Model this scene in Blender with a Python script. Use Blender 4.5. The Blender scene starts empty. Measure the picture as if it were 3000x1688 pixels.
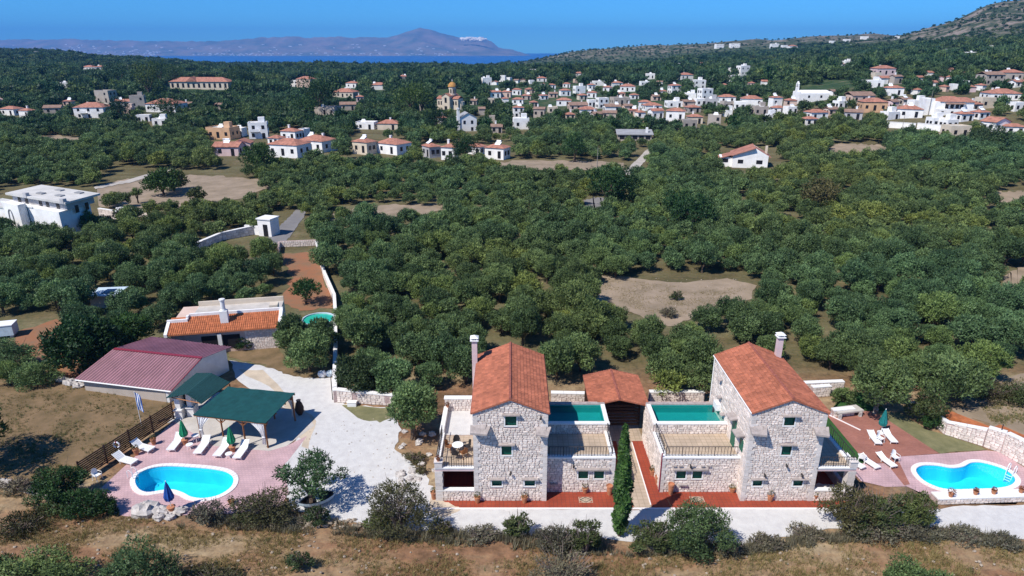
import bpy, math, random
import numpy as np
from mathutils import Vector, noise
R = math.radians
random.seed(7)
S = bpy.context.scene
COL = S.collection
# ------------------------------------------------------------------ camera
CZ = 31.0; PITCH = R(20.14); FP = 1918.8
cam = bpy.data.cameras.new("camera"); cam.sensor_width = 36; cam.lens = 36*FP/3000
cam.clip_start = 0.5; cam.clip_end = 60000
camo = bpy.data.objects.new("camera", cam); COL.objects.link(camo)
camo.location = (0, 0, CZ); camo.rotation_euler = (R(90)-PITCH, 0, 0)
S.camera = camo
# ------------------------------------------------------------------ sky and sun
SUN_AZ = 40.0; SUN_EL = 51.5
w = bpy.data.worlds.new("World"); S.world = w; w.use_nodes = True
nt = w.node_tree; nt.nodes.clear()
sky = nt.nodes.new("ShaderNodeTexSky"); sky.sky_type = 'NISHITA'; sky.sun_disc = False
sky.sun_elevation = R(SUN_EL); sky.sun_rotation = R(230)
sky.altitude = 300; sky.air_density = 0.75; sky.dust_density = 0.0; sky.ozone_density = 5.0
bg = nt.nodes.new("ShaderNodeBackground"); bg.inputs[1].default_value = 0.115
tint = nt.nodes.new("ShaderNodeMix"); tint.data_type = 'RGBA'; tint.blend_type = 'MULTIPLY'
tint.inputs[0].default_value = 1.0; tint.inputs[7].default_value = (0.27, 0.77, 1.17, 1)
wo = nt.nodes.new("ShaderNodeOutputWorld")
nt.links.new(sky.outputs[0], tint.inputs[6]); nt.links.new(tint.outputs[2], bg.inputs[0]); nt.links.new(bg.outputs[0], wo.inputs[0])
sl = bpy.data.lights.new("sun", 'SUN'); sl.energy = 5.0; sl.angle = R(0.53); sl.color = (1.0, 0.955, 0.88)
so = bpy.data.objects.new("sun", sl); COL.objects.link(so)
dv = Vector((math.cos(R(SUN_AZ))*math.cos(R(SUN_EL)), math.sin(R(SUN_AZ))*math.cos(R(SUN_EL)), -math.sin(R(SUN_EL))))
so.rotation_euler = dv.to_track_quat('-Z', 'Y').to_euler(); so.location = (-40, -30, 80)
S.view_settings.view_transform = 'Standard'; S.view_settings.look = 'None'
S.view_settings.exposure = 0.17; S.view_settings.gamma = 1.0; S.view_settings.use_curve_mapping = False
S.render.engine = 'CYCLES'

# ------------------------------------------------------------------ measuring: photo point + height -> place
CP, SP = math.cos(PITCH), math.sin(PITCH)
def GP(px, py, z=0.0):
    a = PITCH + math.atan((py-844.0)/FP)
    Y = (CZ-z)/math.tan(a); d = Y*CP+(CZ-z)*SP
    return ((px-1500.0)*d/FP, Y)
def GD(x, y, z=0.0): return GP(x*1.165, y*1.165, z)
def proj(X, Y, Z):
    h = CZ-Z; d = Y*CP+h*SP
    return (1287.5+1647*X/d, 724.5+1647*(h*CP-Y*SP)/d)
def Z1(x, y, z=0.0): return GP(1200+x/2.414, 950+y/2.414, z)
def Z2(x, y, z=0.0): return GP(1750+x/2.415, 950+y/2.415, z)
def Z3(x, y, z=0.0): return GP(200+x/2.414, 950+y/2.414, z)
def Z4(x, y, z=0.0): return GP(2300+x/2.693, 1150+y/2.693, z)
def Z5(x, y, z=0.0): return GP(400+x/2.634, 600+y/2.634, z)
# ------------------------------------------------------------------ materials
def mat(name, col, rough=.8, var=.0, scale=3.0, col2=None, bump=0, bscale=None, spec=.3, attr=None, metal=0, detail=4, thresh=None, coord='Object'):
    m = bpy.data.materials.new(name); m.use_nodes = True; n = m.node_tree; b = n.nodes['Principled BSDF']
    b.inputs['Roughness'].default_value = rough; b.inputs['Metallic'].default_value = metal
    b.inputs['Specular IOR Level'].default_value = spec
    b.inputs['Base Color'].default_value = (*col, 1)
    tc = n.nodes.new('ShaderNodeTexCoord')
    out = None
    if var or col2:
        nz = n.nodes.new('ShaderNodeTexNoise'); nz.inputs['Scale'].default_value = scale; nz.inputs['Detail'].default_value = detail
        nz.inputs['Roughness'].default_value = .65
        n.links.new(tc.outputs[coord], nz.inputs['Vector'])
        rp = n.nodes.new('ShaderNodeValToRGB')
        c2 = col2 if col2 else tuple(c*(1-var) for c in col); c1 = col if col2 else tuple(min(1, c*(1+var)) for c in col)
        t = thresh or (.35, .65)
        rp.color_ramp.elements[0].position = t[0]; rp.color_ramp.elements[0].color = (*c2, 1)
        rp.color_ramp.elements[1].position = t[1]; rp.color_ramp.elements[1].color = (*c1, 1)
        n.links.new(nz.outputs['Fac'], rp.inputs[0]); out = rp.outputs[0]
    if attr:
        at = n.nodes.new('ShaderNodeAttribute'); at.attribute_name = 'tint'
        mr = n.nodes.new('ShaderNodeMapRange'); mr.inputs[3].default_value = attr[0]; mr.inputs[4].default_value = attr[1]
        n.links.new(at.outputs['Fac'], mr.inputs[0])
        mx = n.nodes.new('ShaderNodeVectorMath'); mx.operation = 'SCALE'
        if out: n.links.new(out, mx.inputs[0])
        else: mx.inputs[0].default_value = col
        n.links.new(mr.outputs[0], mx.inputs['Scale']); out = mx.outputs[0]
    if out: n.links.new(out, b.inputs['Base Color'])
    if bump:
        nb = n.nodes.new('ShaderNodeTexNoise'); nb.inputs['Scale'].default_value = bscale or scale*4; nb.inputs['Detail'].default_value = 5
        n.links.new(tc.outputs[coord], nb.inputs['Vector'])
        bp = n.nodes.new('ShaderNodeBump'); bp.inputs['Strength'].default_value = bump; bp.inputs['Distance'].default_value = .05
        n.links.new(nb.outputs['Fac'], bp.inputs['Height']); n.links.new(bp.outputs[0], b.inputs['Normal'])
    return m
def foliage(name, c1, c2, c3=None, trans=.28, patch=0.02):
    """leaf colour: per-leaf tint, per-tree random, slow drift over the land"""
    m = bpy.data.materials.new(name); m.use_nodes = True; n = m.node_tree; b = n.nodes['Principled BSDF']
    b.inputs['Roughness'].default_value = .55; b.inputs['Specular IOR Level'].default_value = .25
    at = n.nodes.new('ShaderNodeAttribute'); at.attribute_name = 'tint'
    oi = n.nodes.new('ShaderNodeObjectInfo')
    rp = n.nodes.new('ShaderNodeValToRGB')
    rp.color_ramp.elements[0].color = (*c1, 1); rp.color_ramp.elements[1].color = (*c2, 1)
    n.links.new(at.outputs['Fac'], rp.inputs[0])
    r2 = n.nodes.new('ShaderNodeValToRGB'); e = r2.color_ramp.elements
    e[0].color = (.58, .68, .66, 1); e[1].color = (1.4, 1.28, .85, 1); e[1].position = 1
    k = e.new(.45); k.color = (.95, 1.0, .95, 1); k = e.new(.75); k.color = (1.15, 1.2, 1.1, 1)
    n.links.new(oi.outputs['Random'], r2.inputs[0])
    mx = n.nodes.new('ShaderNodeVectorMath'); mx.operation = 'MULTIPLY'
    n.links.new(rp.outputs[0], mx.inputs[0]); n.links.new(r2.outputs[0], mx.inputs[1])
    nz = n.nodes.new('ShaderNodeTexNoise'); nz.inputs['Scale'].default_value = patch; nz.inputs['Detail'].default_value = 2
    n.links.new(oi.outputs['Location'], nz.inputs['Vector'])
    r3 = n.nodes.new('ShaderNodeValToRGB'); e = r3.color_ramp.elements
    e[0].position = .35; e[0].color = (.80, .98, 1.0, 1); e[1].position = .72; e[1].color = (1.25, 1.08, .75, 1)
    n.links.new(nz.outputs['Fac'], r3.inputs[0])
    m2 = n.nodes.new('ShaderNodeVectorMath'); m2.operation = 'MULTIPLY'
    n.links.new(mx.outputs[0], m2.inputs[0]); n.links.new(r3.outputs[0], m2.inputs[1])
    n.links.new(m2.outputs[0], b.inputs['Base Color'])
    tr = n.nodes.new('ShaderNodeBsdfTranslucent'); n.links.new(m2.outputs[0], tr.inputs[0])
    mix = n.nodes.new('ShaderNodeMixShader'); mix.inputs[0].default_value = trans
    n.links.new(b.outputs[0], mix.inputs[1]); n.links.new(tr.outputs[0], mix.inputs[2])
    n.links.new(mix.outputs[0], n.nodes['Material Output'].inputs[0])
    return m
def water_mat(name, tintc, rough=.06, bscale=2.0, bstr=.15):
    m = bpy.data.materials.new(name); m.use_nodes = True; n = m.node_tree; n.nodes.remove(n.nodes['Principled BSDF'])
    tr = n.nodes.new('ShaderNodeBsdfTransparent'); tr.inputs[0].default_value = (*tintc, 1)
    gl = n.nodes.new('ShaderNodeBsdfGlossy'); gl.inputs['Roughness'].default_value = rough
    fr = n.nodes.new('ShaderNodeFresnel'); fr.inputs[0].default_value = 1.33
    nz = n.nodes.new('ShaderNodeTexNoise'); nz.inputs['Scale'].default_value = bscale; nz.inputs['Detail'].default_value = 3
    tc = n.nodes.new('ShaderNodeTexCoord'); n.links.new(tc.outputs['Object'], nz.inputs['Vector'])
    bp = n.nodes.new('ShaderNodeBump'); bp.inputs['Strength'].default_value = bstr; bp.inputs['Distance'].default_value = .05
    n.links.new(nz.outputs['Fac'], bp.inputs['Height']); n.links.new(bp.outputs[0], gl.inputs['Normal']); n.links.new(bp.outputs[0], fr.inputs['Normal'])
    mx = n.nodes.new('ShaderNodeMixShader'); n.links.new(fr.outputs[0], mx.inputs[0]); n.links.new(tr.outputs[0], mx.inputs[1]); n.links.new(gl.outputs[0], mx.inputs[2])
    n.links.new(mx.outputs[0], n.nodes['Material Output'].inputs[0]); return m
def tiled_mat(name, c1, c2, joint, tw, th, rough=.7, offset=0.0, mortar=.03):
    m = bpy.data.materials.new(name); m.use_nodes = True; n = m.node_tree; b = n.nodes['Principled BSDF']
    b.inputs['Roughness'].default_value = rough; b.inputs['Specular IOR Level'].default_value = .3
    tc = n.nodes.new('ShaderNodeTexCoord'); br = n.nodes.new('ShaderNodeTexBrick')
    br.offset = offset; br.inputs['Scale'].default_value = 1; br.inputs['Brick Width'].default_value = tw; br.inputs['Row Height'].default_value = th
    br.inputs['Mortar Size'].default_value = mortar*min(tw, th)*2; br.inputs['Color1'].default_value = (*c1, 1); br.inputs['Color2'].default_value = (*c2, 1); br.inputs['Mortar'].default_value = (*joint, 1)
    n.links.new(tc.outputs['Object'], br.inputs['Vector'])
    nz = n.nodes.new('ShaderNodeTexNoise'); nz.inputs['Scale'].default_value = .7; nz.inputs['Detail'].default_value = 6
    n.links.new(tc.outputs['Object'], nz.inputs['Vector'])
    mr = n.nodes.new('ShaderNodeMapRange'); mr.inputs[1].default_value = .3; mr.inputs[2].default_value = .7; mr.inputs[3].default_value = .82; mr.inputs[4].default_value = 1.12
    n.links.new(nz.outputs['Fac'], mr.inputs[0])
    sc = n.nodes.new('ShaderNodeVectorMath'); sc.operation = 'SCALE'; n.links.new(br.outputs[0], sc.inputs[0]); n.links.new(mr.outputs[0], sc.inputs['Scale'])
    n.links.new(sc.outputs[0], b.inputs['Base Color'])
    bp = n.nodes.new('ShaderNodeBump'); bp.inputs['Strength'].default_value = .4; bp.inputs['Distance'].default_value = .01; bp.invert = True
    n.links.new(br.outputs['Fac'], bp.inputs['Height']); n.links.new(bp.outputs[0], b.inputs['Normal'])
    return m
HAZE = 8.5e-5
M = {}
M['stone'] = mat('wall_stone', (.72, .635, .575), .9, .15, 1.1, attr=(.80, 1.16), bump=.5, bscale=14)
M['mortar'] = mat('pink_mortar', (.44, .33, .31), .95, .2, 3, bump=.3)
M['quoin'] = mat('dressed_stone', (.66, .60, .56), .85, .08, 5, attr=(.9, 1.1), bump=.3, bscale=10)
M['cap'] = mat('white_coping', (.80, .78, .76), .7, .06, 2)
M['white'] = mat('white_plaster', (.76, .75, .73), .85, .07, 1.3, bump=.1)
M['whitepaint'] = mat('white_plastic', (.82, .82, .82), .45)
M['tile'] = mat('terracotta_tile', (.37, .125, .072), .8, .18, .9, attr=(.80, 1.18), bump=.2, bscale=20)
M['tile_o'] = mat('orange_tile', (.42, .14, .06), .8, .2, 2.0, attr=(.75, 1.25))
M['ridge'] = mat('ridge_tile', (.30, .10, .07), .8, .2, 3)
M['shutter'] = mat('green_shutter', (.010, .12, .075), .5, .1, 8)
M['frame'] = mat('white_window_frame', (.78, .77, .75), .6)
M['iron'] = mat('dark_iron', (.035, .03, .03), .5)
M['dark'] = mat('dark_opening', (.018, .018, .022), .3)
M['wood'] = mat('varnished_timber', (.26, .105, .04), .6, .25, 6)
M['darkwood'] = mat('dark_timber', (.055, .028, .018), .7, .3, 5)
M['redfloor'] = tiled_mat('red_floor_tile', (.33, .062, .03), (.29, .052, .027), (.20, .05, .03), .3, .3)
M['beige'] = tiled_mat('beige_paving', (.50, .39, .29), (.46, .36, .27), (.36, .28, .2), .4, .4)
M['pink'] = tiled_mat('pink_paving', (.56, .37, .38), (.52, .345, .36), (.42, .28, .29), .25, .25, offset=.5)
M['brickfloor'] = tiled_mat('brick_paving', (.36, .15, .11), (.31, .12, .09), (.30, .17, .13), .22, .11, offset=.5)
M['concrete'] = mat('pale_concrete', (.50, .46, .42), .9, .12, .8, bump=.1)
M['gravel'] = mat('white_gravel', (.62, .605, .585), .95, .0, 1.5, col2=(.50, .48, .47), thresh=(.28, .66), bump=.6, bscale=9, detail=9)
M['sandroad'] = mat('sandy_track', (.52, .43, .33), .95, .15, .5, bump=.4, bscale=8)
M['asphalt'] = mat('grey_road', (.20, .19, .19), .95, .12, .3)
M['trail'] = mat('pale_track', (.42, .38, .34), .95, .15, .3)
M['poolfloor'] = mat('pool_tile', (.04, .62, .85), .5, .08, .6)
M['coping'] = mat('pool_coping', (.82, .76, .74), .6, .04, 3)
M['poolwater'] = water_mat('pool_water', (.70, 1.0, 1.0))
M['tealfloor'] = mat('teal_pool_floor', (.008, .28, .27), .6, .05, 2)
M['tealwater'] = water_mat('teal_water', (.75, .95, .95), rough=.15)
M['canvasgreen'] = mat('green_canvas', (.006, .060, .062), .85, .15, 2, bump=.2, bscale=12)
M['shingle'] = mat('green_shingle', (.011, .055, .058), .9, .25, 9, bump=.3, bscale=20)
M['umbrella'] = mat('green_umbrella', (.01, .20, .09), .8, .2, 6)
M['teal_umbrella'] = mat('teal_umbrella', (.01, .16, .16), .8, .2, 6)
M['blueumbrella'] = mat('blue_umbrella', (.015, .07, .30), .8, .2, 6)
M['curtain'] = mat('white_curtain', (.75, .74, .73), .9, .08, 5)
M['pot'] = mat('terracotta_pot', (.45, .19, .10), .8, .15, 4)
M['metal_roof'] = mat('purple_metal_roof', (.225, .10, .12), .5, .14, .7, spec=.5, attr=(.50, 1.75))
M['metal_trim'] = mat('dark_red_flashing', (.24, .03, .05), .5)
M['bark'] = mat('bark', (.12, .085, .06), .95, .3, 6, bump=.6)
M['palebark'] = mat('grey_bark', (.26, .23, .20), .95, .3, 6, bump=.5)
M['twig'] = mat('bare_twigs', (.21, .16, .14), .95, .25, 5)
M['rock'] = mat('limestone', (.48, .44, .41), .95, .25, 2.5, bump=.8, bscale=6)
M['fieldstone'] = mat('field_stone', (.34, .28, .22), .95, .25, 3)
M['rust'] = mat('orange_soil', (.40, .13, .05), .95, .25, 2)
M['redsoil'] = mat('red_soil', (.30, .125, .062), .97, .3, .35, col2=(.22, .13, .075), bump=.5, bscale=3)
M['drysoil'] = mat('dry_clearing', (.34, .26, .19), .97, .3, .25, col2=(.22, .17, .115), bump=.6, bscale=2, detail=8)
M['lawn'] = mat('garden_lawn', (.035, .10, .022), .95, .3, 1.2, col2=(.02, .065, .015))
M['lawn_dry'] = mat('dry_grass_lawn', (.22, .20, .10), .95, .3, .8, col2=(.13, .13, .06), detail=8, bump=.4, bscale=10)
M['yard'] = mat('yard_grass', (.235, .155, .085), .97, .3, .45, col2=(.12, .085, .04), detail=8, bump=.4, bscale=8)
M['flagblue'] = mat('flag_blue', (.02, .12, .45), .8)
M['solar'] = mat('dark_panel', (.01, .02, .06), .15, spec=.6)
M['yellow'] = mat('yellow_hull', (.75, .62, .22), .5)
M['bluewhite'] = mat('pale_blue_paint', (.50, .60, .68), .6, .1, 2)
M['slab'] = mat('grey_stone_slab', (.36, .31, .29), .9, .2, 3, bump=.4)
M['olive'] = foliage('olive_leaves', (.016, .034, .015), (.235, .305, .135), trans=.27)
M['olive_far'] = foliage('olive_leaves_far', (.015, .037, .018), (.15, .22, .105), patch=.012)
M['darkleaf'] = foliage('dark_leaves', (.012, .036, .014), (.05, .10, .032), trans=.2)
M['cypress'] = foliage('cypress_leaves', (.010, .034, .010), (.055, .115, .03), trans=.2)
M['pine'] = foliage('pine_needles', (.03, .06, .014), (.10, .14, .035), trans=.2)
M['shrub'] = foliage('shrub_leaves', (.045, .060, .022), (.14, .16, .07))
M['brownshrub'] = foliage('brown_shrub_leaves', (.055, .045, .022), (.15, .13, .065))
M['dryshrub'] = foliage('dry_shrub_leaves', (.08, .065, .055), (.24, .20, .155), trans=.2)
M['redleaf'] = foliage('red_leaves', (.10, .03, .02), (.26, .09, .05))
M['straw'] = foliage('dry_grass_blades', (.22, .145, .065), (.48, .35, .175), trans=.3)
WALLC = {'w': (.84, .82, .80), 'c': (.62, .53, .42), 'p': (.62, .46, .38), 's': (.43, .37, .32), 'g': (.42, .41, .42), 'o': (.60, .37, .22), 'k': (.66, .50, .50)}
for k, c in WALLC.items(): M['wall_'+k] = mat('plaster_'+k, c, .9, .1, .5)
M['roof_r'] = mat('village_red_roof', (.37, .165, .115), .85, .3, .9)
M['roof_b'] = mat('village_brown_roof', (.26, .165, .125), .85, .22, .9)
M['roof_f'] = mat('flat_pale_roof', (.55, .53, .50), .9, .12, .4)
M['roof_g'] = mat('flat_grey_roof', (.30, .30, .31), .9, .15, .4)
M['dome'] = mat('orange_dome_tile', (.45, .22, .06), .7, .2, 1)

# ------------------------------------------------------------------ mesh helpers
class MB:
    def __init__(s): s.v = []; s.f = []; s.t = []; s.tv = .5
    def add(s, vs, fs, t=None):
        o = len(s.v); s.v += [tuple(p) for p in vs]
        s.f += [tuple(i+o for i in f) for f in fs]; s.t += [s.tv if t is None else t]*len(fs); return s
    def box(s, x0, x1, y0, y1, z0, z1, t=None):
        return s.add([(x0,y0,z0),(x1,y0,z0),(x1,y1,z0),(x0,y1,z0),(x0,y0,z1),(x1,y0,z1),(x1,y1,z1),(x0,y1,z1)],
              [(0,3,2,1),(4,5,6,7),(0,1,5,4),(1,2,6,5),(2,3,7,6),(3,0,4,7)], t)
    def slab(s, q, th, t=None):
        """four-cornered plate q (3D, counter-clockwise from above) with thickness th below"""
        a = [tuple(p) for p in q]; b = [(p[0], p[1], p[2]-th) for p in a]
        return s.add(a+b, [(0,1,2,3),(7,6,5,4),(0,4,5,1),(1,5,6,2),(2,6,7,3),(3,7,4,0)], t)
    def prism(s, poly, z0, z1, t=None):
        n = len(poly)
        vs = [(x, y, z0) for x, y in poly]+[(x, y, z1) for x, y in poly]
        return s.add(vs, [tuple(range(n-1, -1, -1)), tuple(range(n, 2*n))]+[(i, (i+1) % n, n+(i+1) % n, n+i) for i in range(n)], t)
    def tube(s, pts, r, seg=6, t=None):
        pts = [Vector(p) for p in pts]; rs = r if isinstance(r, (list, tuple)) else [r]*len(pts)
        vs = []; fs = []
        for i, p in enumerate(pts):
            d = (pts[min(i+1, len(pts)-1)]-pts[max(i-1, 0)]).normalized()
            u = d.cross(Vector((0, 0, 1))); u = u.normalized() if u.length > .01 else Vector((1, 0, 0)); w_ = d.cross(u)
            for k in range(seg):
                a = 2*math.pi*k/seg; vs.append(p+(u*math.cos(a)+w_*math.sin(a))*rs[i])
        for i in range(len(pts)-1):
            for k in range(seg): fs.append((i*seg+k, i*seg+(k+1) % seg, (i+1)*seg+(k+1) % seg, (i+1)*seg+k))
        fs.append(tuple(range(seg-1, -1, -1))); fs.append(tuple(len(vs)-seg+k for k in range(seg)))
        return s.add(vs, fs, t)
    def lathe(s, c, prof, seg=12, t=None):
        vs = []; fs = []
        for r, z in prof:
            for k in range(seg): a = 2*math.pi*k/seg; vs.append((c[0]+r*math.cos(a), c[1]+r*math.sin(a), c[2]+z))
        for i in range(len(prof)-1):
            for k in range(seg): fs.append((i*seg+k, i*seg+(k+1) % seg, (i+1)*seg+(k+1) % seg, (i+1)*seg+k))
        fs.append(tuple(range(seg-1, -1, -1))); fs.append(tuple(len(vs)-seg+k for k in range(seg)))
        return s.add(vs, fs, t)
    def blob(s, c, r, jit=.25, seed=0, sub=1, t=None, sz=(1, 1, 1)):
        rnd = random.Random(seed); n1 = 5+sub*2; n2 = 8+sub*3; vs = []; fs = []
        for i in range(n1+1):
            th = math.pi*i/n1
            for k in range(n2):
                ph = 2*math.pi*k/n2; q = 1+rnd.uniform(-jit, jit) if 0 < i < n1 else 1
                vs.append((c[0]+r*sz[0]*q*math.sin(th)*math.cos(ph), c[1]+r*sz[1]*q*math.sin(th)*math.sin(ph), c[2]+r*sz[2]*q*math.cos(th)))
        for i in range(n1):
            for k in range(n2): fs.append((i*n2+k, (i+1)*n2+k, (i+1)*n2+(k+1) % n2, i*n2+(k+1) % n2))
        return s.add(vs, fs, t)
    def mesh(s, name, m):
        me = bpy.data.meshes.new(name); me.from_pydata(s.v, [], s.f)
        if m: me.materials.append(m)
        a = me.attributes.new('tint', 'FLOAT', 'FACE'); a.data.foreach_set('value', s.t[:len(me.polygons)])
        return me
    def build(s, name, m, parent=None, loc=None):
        o = bpy.data.objects.new(name, s.mesh(name, m)); COL.objects.link(o)
        if parent: o.parent = parent
        if loc: o.location = loc
        return o
def link(name, me, parent=None, loc=(0, 0, 0), rot=0, sc=None):
    o = bpy.data.objects.new(name, me); COL.objects.link(o); o.location = loc
    if rot: o.rotation_euler = (0, 0, rot) if not isinstance(rot, tuple) else rot
    if sc: o.scale = sc if isinstance(sc, tuple) else (sc, sc, sc)
    if parent: o.parent = parent
    return o
def tag(o, label, cat, group=None, kind=None):
    if label: o['label'] = label
    if cat: o['category'] = cat
    if group: o['group'] = group
    if kind: o['kind'] = kind
    return o
def thing(name, label, cat, loc=(0, 0, 0), rot=0, group=None):
    o = bpy.data.objects.new(name, None); COL.objects.link(o); o.empty_display_size = .3
    o.location = loc if len(loc) == 3 else (loc[0], loc[1], 0); o.rotation_euler = (0, 0, rot)
    return tag(o, label, cat, group)
def struct(o): o['kind'] = 'structure'; return o
def stuff(o): o['kind'] = 'stuff'; return o
def dup(root, loc, rot, label=None, group=None, sc=None):
    r = root.copy(); COL.objects.link(r); r.location = loc; r.rotation_euler = (0, 0, rot)
    if label: r['label'] = label
    if group: r['group'] = group
    if sc: r.scale = (sc, sc, sc)
    for ch in list(root.children):
        c = ch.copy(); COL.objects.link(c); c.parent = r
        for g in ch.children:
            d = g.copy(); COL.objects.link(d); d.parent = c
    return r
def sheet(name, poly, z, m, parent=None, subdiv=0):
    """ground sheet: polygon with slightly rough edge"""
    me = bpy.data.meshes.new(name); me.from_pydata([(x, y, z) for x, y in poly], [], [tuple(range(len(poly)))])
    me.materials.append(m)
    if sum(poly[i][0]*poly[(i+1) % len(poly)][1]-poly[(i+1) % len(poly)][0]*poly[i][1] for i in range(len(poly))) < 0: me.flip_normals()
    o = bpy.data.objects.new(name, me); COL.objects.link(o)
    if parent: o.parent = parent
    else: struct(o)
    return o
def ragged(poly, amp=.3, n=6, seed=1):
    """closed outline with noisy natural edge"""
    rnd = random.Random(seed); out = []
    for i in range(len(poly)):
        a = Vector(poly[i]); b = Vector(poly[(i+1) % len(poly)])
        for k in range(n):
            p = a.lerp(b, k/n); out.append((p.x+rnd.uniform(-amp, amp), p.y+rnd.uniform(-amp, amp)))
    return out
def smooth_closed(poly, n=6):
    out = []; N = len(poly)
    for i in range(N):
        p0, p1, p2, p3 = [Vector(poly[(i+j-1) % N]) for j in range(4)]
        for k in range(n):
            t = k/n
            q = .5*((2*p1)+(-p0+p2)*t+(2*p0-5*p1+4*p2-p3)*t*t+(-p0+3*p1-3*p2+p3)*t**3); out.append((q.x, q.y))
    return out
def offset_poly(poly, d):
    out = []; N = len(poly)
    ar = sum(poly[i][0]*poly[(i+1) % N][1]-poly[(i+1) % N][0]*poly[i][1] for i in range(N)); sg = 1 if ar > 0 else -1
    for i in range(N):
        a, b = poly[i-1], poly[(i+1) % N]; tx, ty = b[0]-a[0], b[1]-a[1]; l = math.hypot(tx, ty) or 1
        out.append((poly[i][0]+ty/l*d*sg, poly[i][1]-tx/l*d*sg))
    return out
def inside(x, y, poly):
    c = False; j = len(poly)-1
    for i in range(len(poly)):
        xi, yi = poly[i]; xj, yj = poly[j]
        if (yi > y) != (yj > y) and x < (xj-xi)*(y-yi)/(yj-yi)+xi: c = not c
        j = i
    return c

POOL_L = smooth_closed([Z3(*p, -.12) for p in ((472, 1120), (500, 1068), (590, 1028), (700, 1013), (860, 1020), (1010, 1033), (1120, 1055), (1172, 1100), (1155, 1165), (1070, 1222), (960, 1246), (870, 1236), (815, 1208), (740, 1184), (660, 1190), (560, 1203), (498, 1178))], 4)
POOL_R = smooth_closed([Z4(*p, -.12) for p in ((1025, 625), (1080, 587), (1200, 588), (1310, 606), (1400, 596), (1460, 566), (1540, 562), (1650, 588), (1750, 628), (1812, 690), (1795, 738), (1700, 768), (1500, 778), (1280, 780), (1160, 748), (1070, 695))], 4)
# ------------------------------------------------------------------ terrain
COLS = [-1.6, -0.734, -0.39, -0.15, 0.12, 0.35, 0.52, 0.734, 1.0, 1.7]
YS = [0, 110, 200, 260, 340, 480, 700, 950, 1250, 1700, 2300, 3000]
ZT = [[0, 0, 0, 0, 1, 3, 8, 14, 28, 0, -60, -110],
      [0, 0, 0, 0, 1, 3, 7, 12, 24, -10, -60, -110],
      [0, 0, 0, 0, 1, 2, 4, 4, -1, -45, -70, -110],
      [0, 0, 0, 0, 1, 2, 3, 2, -6, -45, -70, -110],
      [0, 0, 0, 0.5, 2, 4, 5, 2, -5, 27, -40, -110],
      [0, 0, 0, 2, 5, 9, 12, 13, 18, 50, -20, -110],
      [0, 0, 1, 6, 12, 17, 22, 28, 43, 60, 0, -110],
      [0, 0, 4, 9.5, 13, 21, 37, 62, 113, 60, 0, -110],
      [0, 0, 6, 13, 22, 40, 80, 140, 190, 120, 30, -110],
      [0, 0, 8, 16, 30, 55, 110, 190, 240, 200, 60, -110]]
ZT = np.array(ZT, float)
def terr(X, Y):
    X = np.asarray(X, float); Y = np.asarray(Y, float)
    u = X/np.maximum(Y, 60); ui = np.clip(u, COLS[0], COLS[-1]-1e-6)
    ci = np.clip(np.searchsorted(COLS, ui, side='right')-1, 0, len(COLS)-2); c = np.array(COLS)
    ft = (ui-c[ci])/(c[ci+1]-c[ci]); ft = ft*ft*(3-2*ft)*.5+ft*.5
    yc = np.clip(Y, 0, YS[-1]-1e-3); yi = np.clip(np.searchsorted(YS, yc, side='right')-1, 0, len(YS)-2); ya = np.array(YS, float)
    fy = (yc-ya[yi])/(ya[yi+1]-ya[yi]); fy = fy*fy*(3-2*fy)*.6+fy*.4
    z = (ZT[ci, yi]*(1-fy)+ZT[ci, yi+1]*fy)*(1-ft)+(ZT[ci+1, yi]*(1-fy)+ZT[ci+1, yi+1]*fy)*ft
    amp = np.clip((Y-250)/500, 0, 1)
    z = z+amp*(2.8*np.sin(X*.013+1)*np.cos(Y*.009)+1.2*np.sin(X*.031+Y*.017)+.7*np.sin(X*.07-Y*.05))
    hi = np.clip((z-30)/60, 0, 1); z = z+hi*(4*np.sin(X*.02+Y*.013)+3*np.sin(X*.045-Y*.03+1))
    return z-.03
def tz(x, y): return float(terr(x, y))
def ray(px, py):
    """where a sight line meets the land"""
    a = math.tan(PITCH+math.atan((py-724.5)/1647.0))
    Y = 60.0
    while Y < 2600:
        zc = CZ-Y*a; d = Y*CP+(CZ-zc)*SP; X = (px-1287.5)*d/1647.0
        if tz(X, Y) >= zc: break
        Y *= 1.008
    return X, Y, tz(X, Y), d
nu, ny = 420, 460
us = np.linspace(-1.7, 1.7, nu); yy = 22*np.exp(np.linspace(0, math.log(3060/22), ny))-60
UU, YY = np.meshgrid(us, yy); XX = UU*(YY+62); ZZ = terr(XX, YY)
fg = np.clip((37.0-YY)/6, 0, 1)*(YY > -30)
ZZ = ZZ+fg*(.12*np.sin(XX*.9)*np.sin(YY*1.3)+.08*np.sin(XX*2.1+YY*1.7))-.0
for P_ in (POOL_L, POOL_R):
    Q_ = offset_poly(P_, .95)
    for j_, i_ in zip(*np.where((YY > 36) & (YY < 46) & (np.abs(XX) < 60))):
        if inside(XX[j_, i_], YY[j_, i_], Q_): ZZ[j_, i_] = -2.2
ru = np.clip((YY-200)/300, 0, 1); rng = np.random.RandomState(3); ZZ += ru*rng.uniform(-.25, .25, ZZ.shape)
verts = np.stack([XX, YY, ZZ], -1).reshape(-1, 3)
idx = np.arange(nu*ny).reshape(ny, nu)
faces = np.stack([idx[:-1, :-1], idx[:-1, 1:], idx[1:, 1:], idx[1:, :-1]], -1).reshape(-1, 4)
me = bpy.data.meshes.new('ground'); me.from_pydata(verts.tolist(), [], faces.tolist())
rk = np.clip((ZZ-24)/25, 0, 1)*np.clip((YY-600)/300, 0, 1)
rk = np.maximum(rk, np.clip((YY-1380)/150, 0, 1)*(UU*(YY+62)/YY > .0)*.8)
gr = np.maximum(np.clip((YY-170)/200, 0, 1), .62*np.clip((YY-56)/6, 0, 1))
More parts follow.
